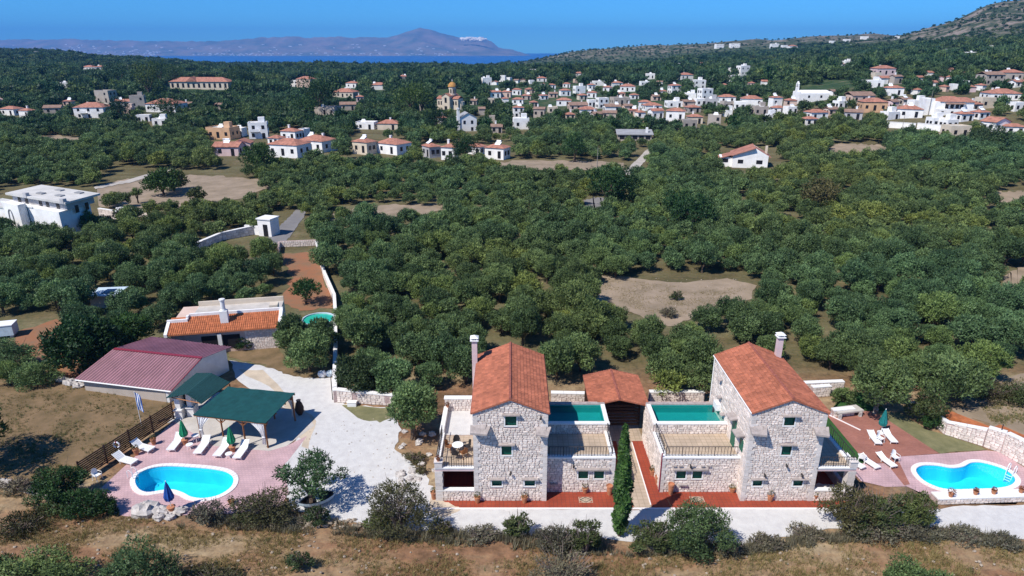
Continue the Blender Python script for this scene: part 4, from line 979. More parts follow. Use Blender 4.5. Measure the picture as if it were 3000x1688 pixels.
q = MB(); q.slab([D_-cv+Vector((0, -.15, .07)), C-cv+Vector((0, -.15, .07)), C-cv+Vector((0, .18, .07)), D_-cv+Vector((0, .18, .07))], .04); q.build('ridge_flashing', M['metal_trim'], sd)
q = MB(); q.tube([A-cv+Vector((0, -.05, -.06)), B-cv+Vector((0, -.05, -.06))], .07, 6); q.build('gutter', M['frame'], sd)
q = MB(); q.tube([B-cv+Vector((.02, 0, .03)), C-cv+Vector((.02, 0, .05))], .05, 4); q.build('verge_flashing', M['metal_trim'], sd)
ins = Vector((-.45, .25, 0)); b_, c_, e_ = B+ins, C+Vector((-.4, 0, -.08)), E+Vector((-.45, -.2, -.05)); z0 = lambda p: Vector((p.x, p.y, 0))
q = MB(); th = Vector((-.25, 0, 0)); q.add([p-cv for p in (z0(b_), z0(e_), e_, c_, b_)]+[p-cv+th for p in (z0(b_), z0(e_), e_, c_, b_)], [(0, 1, 2, 3, 4), (9, 8, 7, 6, 5), (0, 5, 6, 1), (1, 6, 7, 2), (2, 7, 8, 3), (3, 8, 9, 4), (4, 9, 5, 0)]); q.build('gable_wall', M['white'], sd)
a_ = A+Vector((.5, .3, 0)); g_ = G_+Vector((.4, -.3, 0))
q = MB(); q.prism([(p.x-cv.x, p.y-cv.y) for p in (a_, b_+Vector((-.3, .02, 0)), e_+Vector((-.3, -.05, 0)), g_)], 0, 1.2); q.build('wall', M['wall_s'], sd)
dr = (e_-b_).normalized()
for (t, z1, z2, w_, nm) in ((.30, 1.25, 2.05, .9, 'window'), (.66, 1.5, 2.4, .8, 'window')):
    p = b_.lerp(e_, t)-cv; q = MB(); u = Vector((dr.x, dr.y, 0))*w_/2; o_ = Vector((.06, -.01, 0)); q.add([Vector((p.x, p.y, z1))-u, Vector((p.x, p.y, z1))+u, Vector((p.x, p.y, z2))+u, Vector((p.x, p.y, z2))-u]+[v+o_ for v in (Vector((p.x, p.y, z1))-u, Vector((p.x, p.y, z1))+u, Vector((p.x, p.y, z2))+u, Vector((p.x, p.y, z2))-u)], [(4, 5, 6, 7), (0, 1, 5, 4), (1, 2, 6, 5), (2, 3, 7, 6), (3, 0, 4, 7)]); q.build(nm, M['dark'], sd)
# farmhouse with barrel-tiled roof
fx, fy = Z5(232, 1010, 2.6); gx, gy = Z5(1095, 945, 2.6); rot = math.atan2(gy-fy, gx-fx); FL = math.hypot(gx-fx, gy-fy)
fh = thing('farmhouse', 'long farmhouse with orange barrel-tile lean-to roof, white parapets and white chimney', 'house', (fx, fy, 0), rot)
q = MB(); q.box(.2, FL-.1, .45, 6.4, 0, 2.55); q.box(.2, FL-.1, 2.4, 6.4, 2.55, 3.3); q.build('wall', M['wall_p'], fh)
q = MB(); q.slab([(0, 0, 2.6), (FL, 0, 2.6), (FL, 2.4, 3.62), (0, 2.4, 3.62)], .12); rfb = q.build('roof', M['tile_o'], fh); q = MB(); n_ = int(FL/.21)
for k in range(n_):
    x = (k+.5)*FL/n_; top = 2.4 if x > 1.75 else 1.65
    for j in range(7):
        y0_, y1_ = top*j/7, min(2.38, top*(j+1)/7+.04); z0_, z1_ = 2.6+.425*y0_+.055, 2.6+.425*y1_+.03; t = random.random()
        q.add([(x-.075, y0_, z0_-.05), (x-.04, y0_, z0_+.02), (x+.04, y0_, z0_+.02), (x+.075, y0_, z0_-.05), (x-.06, y1_, z1_-.05), (x-.03, y1_, z1_+.01), (x+.03, y1_, z1_+.01), (x+.06, y1_, z1_-.05)], [(0, 1, 5, 4), (1, 2, 6, 5), (2, 3, 7, 6), (0, 3, 2, 1)], t)
stuff(q.build('roof_tiles', M['tile_o'], rfb))
q = MB(); q.slab([(-.28, -.05, 2.72), (.04, -.05, 2.72), (.04, 1.8, 3.5), (-.28, 1.8, 3.5)], .35); q.slab([(FL-.06, -.05, 2.78), (FL+.3, -.05, 2.78), (FL+.3, 2.6, 3.9), (FL-.06, 2.6, 3.9)], .35)
q.box(-.28, 1.78, 1.66, 1.9, 2.9, 3.62); q.box(1.6, 1.84, 1.9, 2.42, 3.2, 3.85); q.box(1.84, FL+.3, 2.42, 2.66, 3.3, 3.92)
q.build('parapet', M['cap'], fh); q = MB(); q.box(5.2, 6.0, 1.1, 1.75, 2.9, 4.45); q.lathe((5.6, 1.45, 4.45), [(.33, 0), (.24, .2), (.24, 1.1), (.32, 1.15), (.32, 1.3), (.1, 1.35)], 12); q.build('chimney', M['white'], fh)
q = MB(); q.box(1.9, FL-.1, 2.7, 6.3, 3.302, 3.35); q.build('flat_roof', M['concrete'], fh)
q = MB(); q.box(1.9, FL-.1, 6.1, 6.3, 3.35, 3.9); q.box(FL-1.2, FL-.3, 2.9, 3.9, 3.35, 4.1); q.build('roof_wall', M['wall_c'], fh)
St = Stones(401); St.face((7.6, .45, 0), X_, Z_, (0, -1, 0), rubble(FL-7.8, 2.4, [], None, 402), True); St.emit(fh, M['stone'])
for (a_, b2_) in ((3.2, 4.9), (5.3, 7.1)): q = MB(); q.box(a_, b2_, .38, .46, .5, 2.0); q.build('opening', M['dark'], fh)
q = MB(); q.box(4.9, 5.3, .1, .5, 0, 2.3); q.build('pier', M['white'], fh)
q = MB(); q.tube([(0, 0, 0), (0, 0, 1.6)], .03, 4); 
# pole behind the farmhouse, fence posts etc.
def pole(x, y, h, label, r=.045, m='palebark', name='pole', cat='pole'):
    p = thing(name, label, cat, (x, y, tz(x, y))); q = MB(); q.tube([(0, 0, 0), (0, 0, h*.5), (.03, 0, h)], [r*1.3, r, r*.7], 6); q.build('shaft', M[m], p); q = MB(); q.lathe((.03, 0, h), [(r*1.2, 0), (r*1.2, .05), (.01, .08)], 6); q.build('top_cap', M['iron'], p); return p
pole(*GD(798, 622), 2.6, 'thin pole at the top end of the rubble wall by the road bend')
pole(*GD(837, 1005), 2.4, 'thin lamp pole on the pale pad at the end of the rubble wall', m='iron')
pole(*Z4(1660, 455), 2.4, 'slim garden lamp pole in front of the boundary wall by the right pool', m='iron')
# round above-ground pool
X, Y = Z5(1405, 880, .8); rp = thing('round_pool', 'small round green paddling pool by the rubble wall right of the farmhouse', 'pool', (X, Y, 0))
q = MB(); q.lathe((0, 0, 0), [(1.85, 0), (1.9, .8), (1.95, .84), (1.8, .84), (1.78, .5)], 24); q.build('pool_wall', M['bluewhite'], rp)
q = MB(); q.lathe((0, 0, .7), [(1.79, 0), (1.79, .01)], 24); q.build('pool_water', mat('green_water', (.03, .42, .30), .1, .1, 2, spec=.5), rp)
# slatted timber fence beside the pool
f0, f1 = Vector((*Z3(100, 1105), 0)), Vector((*Z3(752, 672), 0)); FLn = (f1-f0).length; U = (f1-f0)/FLn
fe = thing('slatted_fence', 'dark timber fence of horizontal slats along the left side of the pool deck', 'fence', (*Z3(100, 1105), 0), math.atan2(U.y, U.x)); hF = 1.65
for k in range(9):
    for j in range(4):
        q = MB(); q.box(FLn*j/4+.01, FLn*(j+1)/4-.01, -.015, .015, 0, .11); q.build('slat', M['darkwood'], fe, (0, 0, .12+k*.175))
for j in range(5): q = MB(); q.box(-.05, .05, .02, .11, 0, hF+.05); q.build('post', M['darkwood'], fe, (FLn*j/4, 0, 0))
# flag
X, Y = Z3(520, 720); fl = thing('flag', 'blue and white striped flag hanging on a pole behind the slatted fence', 'flag', (X, Y, 0))
q = MB(); q.tube([(0, 0, 0), (0, 0, 3.4)], .03, 6); q.build('flagpole', M['frame'], fl)
for k in range(5):
    q = MB(); vs = []; 
    for j in range(7):
        z = 3.3-j*.28; vs += [(.02+k*.085+.02*math.sin(j*1.3), .04*math.sin(j+k), z-k*.05), (.02+(k+1)*.085+.02*math.sin(j*1.3), .04*math.sin(j+k+1), z-(k+1)*.05)]
    n = len(vs); vs2 = [(a, b+.015, c) for a, b, c in vs]; fs = [(2*j, 2*j+1, 2*j+3, 2*j+2) for j in range(6)]
    q.add(vs+vs2, fs+[tuple(n+i for i in f[::-1]) for f in fs]); q.build('stripe', M['flagblue'] if k % 2 == 0 else M['whitepaint'], fl)
# lifebuoy
X, Y = Z3(343, 850, 1.2); lb = thing('lifebuoy', 'white ring lifebuoy hung on the slatted fence', 'lifebuoy', (X, Y-.06, 1.2))
q = MB(); ring = [(.24*math.cos(a*math.pi/8), 0, .24*math.sin(a*math.pi/8)) for a in range(17)]; q.tube(ring, .06, 6); q.build('ring', M['whitepaint'], lb)
for a in range(4): q = MB(); t = a*math.pi/2; q.tube([(.24*math.cos(t-.2), -.005, .24*math.sin(t-.2)), (.24*math.cos(t), -.005, .24*math.sin(t)), (.24*math.cos(t+.2), -.005, .24*math.sin(t+.2))], .064, 6); q.build('band', M['metal_trim'], lb)
# ---- sun loungers
def lounger(foot, head, label, group, back=38, cushion=False):
    a, b_ = Vector(foot), Vector(head); d_ = (b_-a); ang = math.atan2(d_.y, d_.x)
    r_ = thing('sun_lounger', label, 'sun lounger', (*foot, .01), ang, group); q = MB()
    for k in range(9): q.box(.02+k*.145, .02+k*.145+.128, -.31, .31, .31, .345)
    q.box(0, 1.32, -.34, -.29, .27, .355); q.box(0, 1.32, .29, .34, .27, .355); q.box(-.04, 0, -.34, .34, .27, .355); q.build('seat', M['whitepaint'], r_)
    q = MB(); c, s_ = math.cos(R(back)), math.sin(R(back))
    for k in range(5):
        x0, x1 = 1.33+k*.145*c, 1.33+(k*.145+.128)*c; z0_, z1_ = .34+k*.145*s_, .34+(k*.145+.128)*s_; q.slab([(x0, -.31, z0_), (x1, -.31, z1_), (x1, .31, z1_), (x0, .31, z0_)], .035)
    for sy in (-1, 1): q.tube([(1.33, sy*.32, .34), (1.33+.75*c, sy*.32, .34+.75*s_)], .03, 4)
    q.build('backrest', M['whitepaint'], r_)
    for x in (.15, 1.25):
        for sy in (-.28, .28): q = MB(); q.tube([(0, 0, 0), (0, 0, .3)], .035, 5); q.build('leg', M['whitepaint'], r_, (x, sy, 0))
    return r_
gL, gR = 'white loungers round the left pool', 'white loungers by the right pool'
for (f, h, lab) in (((722, 888), (800, 775), 'white sun lounger leftmost in the row behind the left pool, by a green umbrella'),
                    ((912, 912), (985, 802), 'white sun lounger second from left behind the left pool, below the tied curtain'),
                    ((1050, 930), (1125, 825), 'white sun lounger third from left behind the left pool, beside the second green umbrella'),
                    ((1190, 945), (1258, 835), 'white sun lounger rightmost in the row behind the left pool'),
                    ((590, 885), (475, 840), 'white sun lounger against the slatted fence, the farther of the two'),
                    ((470, 975), (350, 930), 'white sun lounger against the slatted fence, the nearer one under the lifebuoy')):
    lounger(Z3(*f, .3), Z3(*h, .5), lab, gL)
for (f, h, lab) in (((740, 400), (675, 310), 'white sun lounger on the brick patio, left of the small white table'),
                    ((865, 388), (795, 300), 'white sun lounger on the brick patio, right of the teal umbrella'),
                    ((735, 590), (665, 535), 'white sun lounger on the pink deck edge, middle one of three below the patio'),
                    ((865, 580), (795, 520), 'white sun lounger nearest the right pool, with a white chair behind it'),
                    ((620, 590), (560, 545), 'white sun lounger nearest the right villa porch')):
    lounger(Z4(*f, .3), Z4(*h, .4), lab, gR, 22).scale = (.84, .84, .84)
# ---- umbrellas (closed)
def umbrella(loc, h, label, mname, potm=True):
    r_ = thing('closed_umbrella', label, 'umbrella', (*loc, 0)); q = MB(); q.tube([(0, 0, 0), (0, 0, h)], .03, 6); q.build('pole', M['frame'], r_)
    q = MB(); vs = []; n = 16; prof_ = [(.02, h), (.09, h-.25), (.2, h-.8), (.29, h-1.25), (.25, h-1.5)]
    for r0_, z in prof_:
        for k in range(n): a = 2*math.pi*k/n; rr_ = r0_*(1+.22*(k % 2)); vs.append((rr_*math.cos(a), rr_*math.sin(a), z))
    q.add(vs, [(i*n+k, i*n+(k+1) % n, (i+1)*n+(k+1) % n, (i+1)*n+k) for i in range(4) for k in range(n)]+[tuple(range(n-1, -1, -1))]); q.build('canopy', M[mname], r_)
    q = MB(); q.lathe((0, 0, 0), [(.16, 0), (.24, .35), (.3, .5), (.25, .52)] if potm else [(.3, 0), (.3, .1), (.06, .15), (.05, .3)], 12); q.build('base', M['pot'] if potm else M['whitepaint'], r_)
    q = MB(); q.lathe((0, 0, h), [(.03, 0), (.04, .04), (.01, .1)], 8); q.build('finial', M['frame'], r_); return r_
umbrella(Z3(830, 850), 2.35, 'closed green umbrella in a terracotta base, the left one behind the left pool', 'umbrella')
umbrella(Z3(1165, 900), 2.35, 'closed green umbrella in a terracotta base, the right one near the pergola posts', 'umbrella')
umbrella(Z3(735, 1330), 2.6, 'closed dark blue umbrella in front of the left pool', 'blueumbrella')
umbrella(Z4(755, 320), 2.3, 'closed teal umbrella between the loungers on the brick patio', 'teal_umbrella', False)
# ---- garden chairs and low tables
def plastic_chair(loc, ang, label, group, m='whitepaint', cat='chair', seat=.42):
    r_ = thing('garden_chair', label, cat, loc if len(loc) == 3 else (*loc, .01), ang, group); mm_ = M[m]
    q = MB(); q.box(-.23, .23, -.23, .23, seat, seat+.035); q.build('seat', mm_, r_)
    q = MB(); vs = []
    for j, (z, wd) in enumerate(((seat+.03, .22), (seat+.25, .24), (seat+.42, .2), (seat+.5, .1))):
        for k in range(5): t = (k-2)/2; vs.append((t*wd, .23+.05*j*.5-.06*t*t, z))
    n = len(vs); q.add(vs+[(x, y+.03, z) for x, y, z in vs], [(j*5+k, j*5+k+1, j*5+k+6, j*5+k+5) for j in range(3) for k in range(4)]+[tuple(n+i for i in (j*5+k, j*5+k+5, j*5+k+6, j*5+k+1)) for j in range(3) for k in range(4)]); q.build('backrest', mm_, r_)
    for sx in (-1, 1):
        for sy in (-1, 1): q = MB(); q.tube([(0, 0, 0), (-sx*.03, -sy*.03, seat)], .022, 5); q.build('leg', mm_, r_, (sx*.24, sy*.24, 0))
        q = MB(); q.tube([(sx*.25, .24, seat+.22), (sx*.27, -.2, seat+.2), (sx*.25, -.22, seat)], .02, 5); q.build('armrest', mm_, r_)
    return r_
plastic_chair(Z4(745, 395), .5, 'white plastic chair between the two loungers on the brick patio', None); plastic_chair(Z4(600, 550), 2.6, 'white plastic chair at the corner of the pink deck nearest the right villa', None)
plastic_chair(Z4(860, 545), .3, 'white plastic chair behind the lounger nearest the right pool', None); plastic_chair(Z3(210, 1100), 1.2, 'white plastic chair in the shade at the lower end of the slatted fence', None)
def low_table(loc, label, r=.28, h=.38):
    r_ = thing('low_table', label, 'table', (*loc, .01)); q = MB(); q.lathe((0, 0, h), [(r, 0), (r, .03), (r*.9, .035)], 14); q.build('table_top', M['whitepaint'], r_)
    for k in range(4): a = k*math.pi/2+.7; q = MB(); q.tube([(r*.75*math.cos(a), r*.75*math.sin(a), 0), (r*.5*math.cos(a), r*.5*math.sin(a), h)], .025, 5); q.build('leg', M['whitepaint'], r_)
low_table(Z3(862, 880), 'small white low table between the first and second lounger'); low_table(Z3(1140, 945), 'small white low table in front of the right green umbrella')
low_table(Z3(905, 830), 'small white table under the tied curtain of the pergola', .3, .6)
# dining set on the left villa's terrace
tx, ty = Z1(340, 850, 2.8+.72)
r_ = thing('round_table', 'round white table on the left villa terrace', 'table', (tx, ty, 2.782)); q = MB(); q.lathe((0, 0, .7), [(.42, 0), (.42, .03), (.4, .035)], 18); q.build('table_top', M['whitepaint'], r_)
for k in range(3): a = k*2.1; q = MB(); q.tube([(.3*math.cos(a), .3*math.sin(a), 0), (.05, 0, .35), (.2*math.cos(a), .2*math.sin(a), .7)], .022, 5); q.build('leg', M['iron'], r_)
for i, (a, lab) in enumerate(((100, 'behind the round table, farthest from the railing'), (160, 'left of the round table near the side parapet'), (20, 'right of the round table, nearest the tower'), (-50, 'in front of the round table on the right'), (-100, 'in front of the round table, nearest the railing'))):
    plastic_chair((tx+.72*math.cos(R(a)), ty+.72*math.sin(R(a)), 2.782), R(a-90), 'dark wicker armchair '+lab, 'dark armchairs on the left villa terrace', 'wood' if i % 2 else 'iron')
# ---- potted plants
for (p, h, lab, pl) in ((Z1(480, 1262), .5, 'terracotta pot with yellowish plant against the left tower, left of its lower windows', 'shrub'), (Z1(812, 1262), .5, 'terracotta pot with brown plant against the left tower, below its right lower window', 'brownshrub'),
                        (Z1(1240, 1192), .45, 'terracotta pot by the left pool wing wall under the paired windows', 'brownshrub'), (Z1(1412, 1205), .8, 'tall terracotta jar at the right corner of the left villa', None),
                        (Z1(172, 1235), .6, 'terracotta pot with green plant at the left foot of the left villa', 'shrub'), (Z2(517, 1205), .95, 'tall pale terracotta jar at the corner of the right villa pool wing', None),
                        (Z2(425, 1130), .7, 'terracotta jar against the side wall of the right pool wing, nearer one', None), (Z2(388, 1070), .5, 'pot with dark plant beside the drain pipe of the right pool wing', 'darkleaf'),
                        (Z2(952, 1190), .4, 'terracotta pot with bush in the inner corner between right wing and tower', 'shrub'), (Z2(1220, 1252), .55, 'round terracotta pot with bush below the left lower window of the right tower', 'brownshrub'),
                        (Z2(1535, 1240), .45, 'terracotta pot with bush at the right corner of the right tower', 'shrub'), (Z3(607, 850), .55, 'terracotta pot with plant behind the farther fence lounger', 'brownshrub'),
                        (Z3(485, 925), .55, 'terracotta pot between the two fence loungers', 'brownshrub'), (Z3(1155, 1270), .3, 'small bushy plant in a pot at the front right of the left pool', 'darkleaf')):
    pot_plant((*p, .012), h, lab, pl)
for i, (p, lab) in enumerate(((Z4(1292, 868), 'large reddish flower pot on the right pool wall, leftmost of four'), (Z4(1487, 850), 'flower pot on the right pool wall, second from left'), (Z4(1630, 845), 'flower pot on the right pool wall, third from left'), (Z4(1845, 835), 'flower pot on the right pool wall, rightmost of four'))):
    pot_plant((*p, .51), .3, lab, 'redleaf', .16, .3 if i == 0 else .2, 'flower pots on the right pool wall')
for i, (x, y, z, lab) in enumerate(((-5.4, 39.55, 3.37, 'pot of red flowers on the front corner pier of the left villa'), (-5.45, 47.2, 3.25, 'pot of red flowers on the rear end of the courtyard parapet'))): pot_plant((x+.15, y, z), .2, lab, 'redleaf', .12, .2, None)
# tall jar by the pergola
X, Y = Z3(1640, 640); jr = thing('tall_jar', 'tall dark clay jar standing on the terrace behind the pergola corner', 'jar', (X, Y, .01)); q = MB(); q.lathe((0, 0, 0), [(.18, 0), (.36, .35), (.4, .7), (.28, 1.15), (.16, 1.35), (.2, 1.45)], 14); q.build('body', M['darkwood'], jr); q = MB(); q.lathe((0, 0, 1.45), [(.21, 0), (.21, .04), (.02, .06)], 12); q.build('lid', M['iron'], jr)
# stone slab table on the right patio, boulders
X, Y = Z4(490, 150, .6); sb = thing('stone_slab_table', 'large flat grey stone slab on supports at the top of the brick patio', 'stone slab', (X, Y, 0)); q = MB(); P_ = [Z4(375, 118, .6), Z4(425, 165, .6), Z4(625, 140, .6), Z4(560, 95, .6)]; q.slab([(x-X, y-Y, .6) for x, y in P_], .14); q.build('slab', M['concrete'], sb)
for x, y in P_: q = MB(); q.box(-.12, .12, -.12, .12, 0, .46); q.build('support', M['rock'], sb, ((x-X)*.8, (y-Y)*.8, 0))
def boulder(loc, r, label, seed, group=None, m='rock', sz=(1.2, 1, .7)):
    rt = thing('boulder', label, 'rock', (loc[0], loc[1], 0), 0, group)
    q = MB(); q.blob((0, 0, r*.35), r, .28, seed, 2, sz=sz); o_ = q.build('rock_face', M[m], rt); o_.data.shade_smooth() if False else None
    return rt
def rock_thing(loc, r, label, seed, group=None):
    q = MB(); q.blob((0, 0, 0), r, .28, seed, 1, sz=(1.25, 1, .75)); return tag(q.build('boulder', M['rock'], None, (loc[0], loc[1], r*.3)), label, 'rock', group)
gk = 'boulders around the left pool cascade'
for i, (x, y, r, lab) in enumerate(((560, 1330, .75, 'largest pale boulder left of the blue umbrella'), (520, 1350, .4, 'low pale boulder at the left foot of the rock pile by the left pool'), (620, 1300, .35, 'boulder at the top of the rock pile by the left pool'), (650, 1335, .5, 'brown tinted boulder just left of the blue umbrella'), (700, 1340, .35, 'small boulder at the foot of the blue umbrella'), (790, 1330, .4, 'flat pale boulder right of the blue umbrella'), (640, 1375, .35, 'boulder in front of the rock pile, at the field edge'), (720, 1375, .3, 'little boulder below the blue umbrella at the field edge'))):
    rock_thing(Z3(x, y), r, lab, i+3, gk)
gg = 'rocks of the garden slope left of the left villa'
rr = random.Random(12)
for i in range(26):
    x, y = GD(rr.uniform(1005, 1095), rr.uniform(1085, 1235)); rock_thing((x, y), rr.uniform(.12, .32), 'pale rock in the rock garden between the gravel drive and the left villa', i+30, gg)
for i in range(9): x, y = GD(120+i*10+rr.uniform(-3, 3), 945+i*3.2+rr.uniform(-2, 3)); rock_thing((x, y), rr.uniform(.2, .5), 'grey rock in the row at the left end of the metal roofed shed', i+70, 'rocks left of the shed')
for i in range(7): x, y = Z2(1520+i*22, 1185-i*3+rr.uniform(-6, 6)); rock_thing((x, y), rr.uniform(.25, .5), 'pale rock at the right foot of the right villa, below its porch', i+90, 'rocks below the right porch')
# boat shell, yellow hull, hut with panel, pale blue box, building materials
X, Y = GD(800, 1268); bt = thing('boat_hull', 'pale open boat shell lying under the tree right of the left pool', 'boat', (X, Y, .0), .5)
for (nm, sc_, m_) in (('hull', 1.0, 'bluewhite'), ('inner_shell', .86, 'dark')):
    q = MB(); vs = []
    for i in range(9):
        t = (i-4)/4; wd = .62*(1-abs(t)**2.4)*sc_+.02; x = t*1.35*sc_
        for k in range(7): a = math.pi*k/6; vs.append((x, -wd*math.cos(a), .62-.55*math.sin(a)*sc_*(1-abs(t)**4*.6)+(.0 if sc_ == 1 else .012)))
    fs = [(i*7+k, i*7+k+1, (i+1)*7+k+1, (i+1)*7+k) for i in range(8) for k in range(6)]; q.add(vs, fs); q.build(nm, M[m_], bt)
q = MB(); q.box(-.12, .12, -.55, .55, .5, .54); q.build('thwart', M['cap'], bt)
X, Y = GP(151, 1078); yb = thing('upturned_kayak', 'yellow upturned hull lying on bare earth left of the shed', 'boat', (X, Y, .1), .05); q = MB(); q.blob((0, 0, .15), 1, .03, 2, 3, sz=(1.25, .38, .28)); q.build('hull', M['yellow'], yb).data.shade_smooth(); q = MB(); q.tube([(-1.2, 0, .25), (0, 0, .45), (1.2, 0, .25)], .03, 5); q.build('keel', M['yellow'], yb)
X, Y = GP(320, 893); hu = thing('pump_hut', 'small hut with pale roof and dark panel among the olives behind the shed', 'hut', (X, Y, 0), .1); q = MB(); q.box(-1.6, 1.6, -1.1, 1.1, 0, 1.7); q.build('wall', M['wall_s'], hu); q = MB(); q.slab([(-1.9, -1.3, 1.72), (1.7, -1.3, 1.72), (2.2, 1.3, 1.95), (-1.5, 1.3, 1.95)], .12); q.build('roof', M['bluewhite'], hu); q = MB(); q.slab([(-.3, -.7, 1.84), (.9, -.7, 1.84), (1.1, .6, 1.95), (-.1, .6, 1.95)], .04); q.build('panel', M['solar'], hu)
X, Y = GP(15, 985); bx = thing('water_tank', 'pale blue box-shaped tank at the left edge of the picture', 'tank', (X, Y, 0), .3); q = MB(); q.box(-1.6, 1.2, -.8, .8, .3, 1.5); q.build('tank_body', M['bluewhite'], bx); q = MB(); q.box(-1.65, 1.25, -.85, .85, 1.5, 1.58); q.build('lid', M['whitepaint'], bx)
for x in (-1.3, .9): q = MB(); q.box(x-.15, x+.15, -.7, .7, 0, .298); q.build('support', M['concrete'], bx)
for i, (px, py, r, lab) in enumerate(((812, 947, .4, 'white sack heap on the pale pad at the end of the drive'), (830, 945, .35, 'grey bundle beside the white sacks at the end of the drive'))):
    X, Y = GD(px, py); q = MB(); q.blob((0, 0, .25), r, .3, i, 1); tag(q.build('material_heap', M['whitepaint'] if i == 0 else M['bluewhite'], None, (X, Y, 0)), lab, 'heap')
# wire fence posts along the field edge
for i, px in enumerate((862, 990, 1100)): pass
# scattered dark stones in the gravel

def ladder(loc, ang, label):
    r_ = thing('pool_ladder', label, 'ladder', (*loc, 0), ang)
    for sy in (-.22, .22): q = MB(); q.tube([(.35, sy, .05), (.35, sy, .65), (.1, sy, .8), (-.12, sy, .6), (-.16, sy, -.7)], .028, 6); q.build('rail', M['whitepaint'], r_)
    for k in range(3): q = MB(); q.box(-.2, -.12, -.2, .2, 0, .03); q.build('step', M['whitepaint'], r_, (0, 0, -.15-k*.22))
ladder(Z3(466, 1085), R(165), 'white pool ladder at the left end of the left pool'); ladder(Z4(1775, 640), R(30), 'white pool ladder at the right back corner of the right pool')
# ================================================================== village and scattered houses
unit_win = MB().box(-.5, .5, -.5, .5, -.5, .5).mesh('window', M['dark'])
unit_win.transform(__import__('mathutils').Matrix.Translation((0, 0, 0)))
unit_tank = MB().tube([(-.7, 0, .95), (.7, 0, .95)], .28, 8).slab([(-.9, -1.3, .05), (.9, -1.3, .05), (.9, -.1, .75), (-.9, -.1, .75)], .08).mesh('water_tank', M['whitepaint'])
ORD = 'leftmost second third fourth fifth sixth seventh eighth ninth tenth eleventh twelfth thirteenth fourteenth fifteenth sixteenth seventeenth eighteenth nineteenth twentieth'.split()
ORD += ['twenty-'+o for o in 'first second third fourth fifth sixth seventh eighth ninth'.split()]
H_ = []          # records: x0,x1,ytop,ybase,wall,roof,rot,storeys
def hs(txt):
    for ln in txt.strip().splitlines():
        for it in ln.split(';'):
            p = it.split()
            if p: H_.append([float(p[0]), float(p[1]), float(p[2]), float(p[3]), p[4][0], p[4][1], float(p[5]) if len(p) > 5 else None])
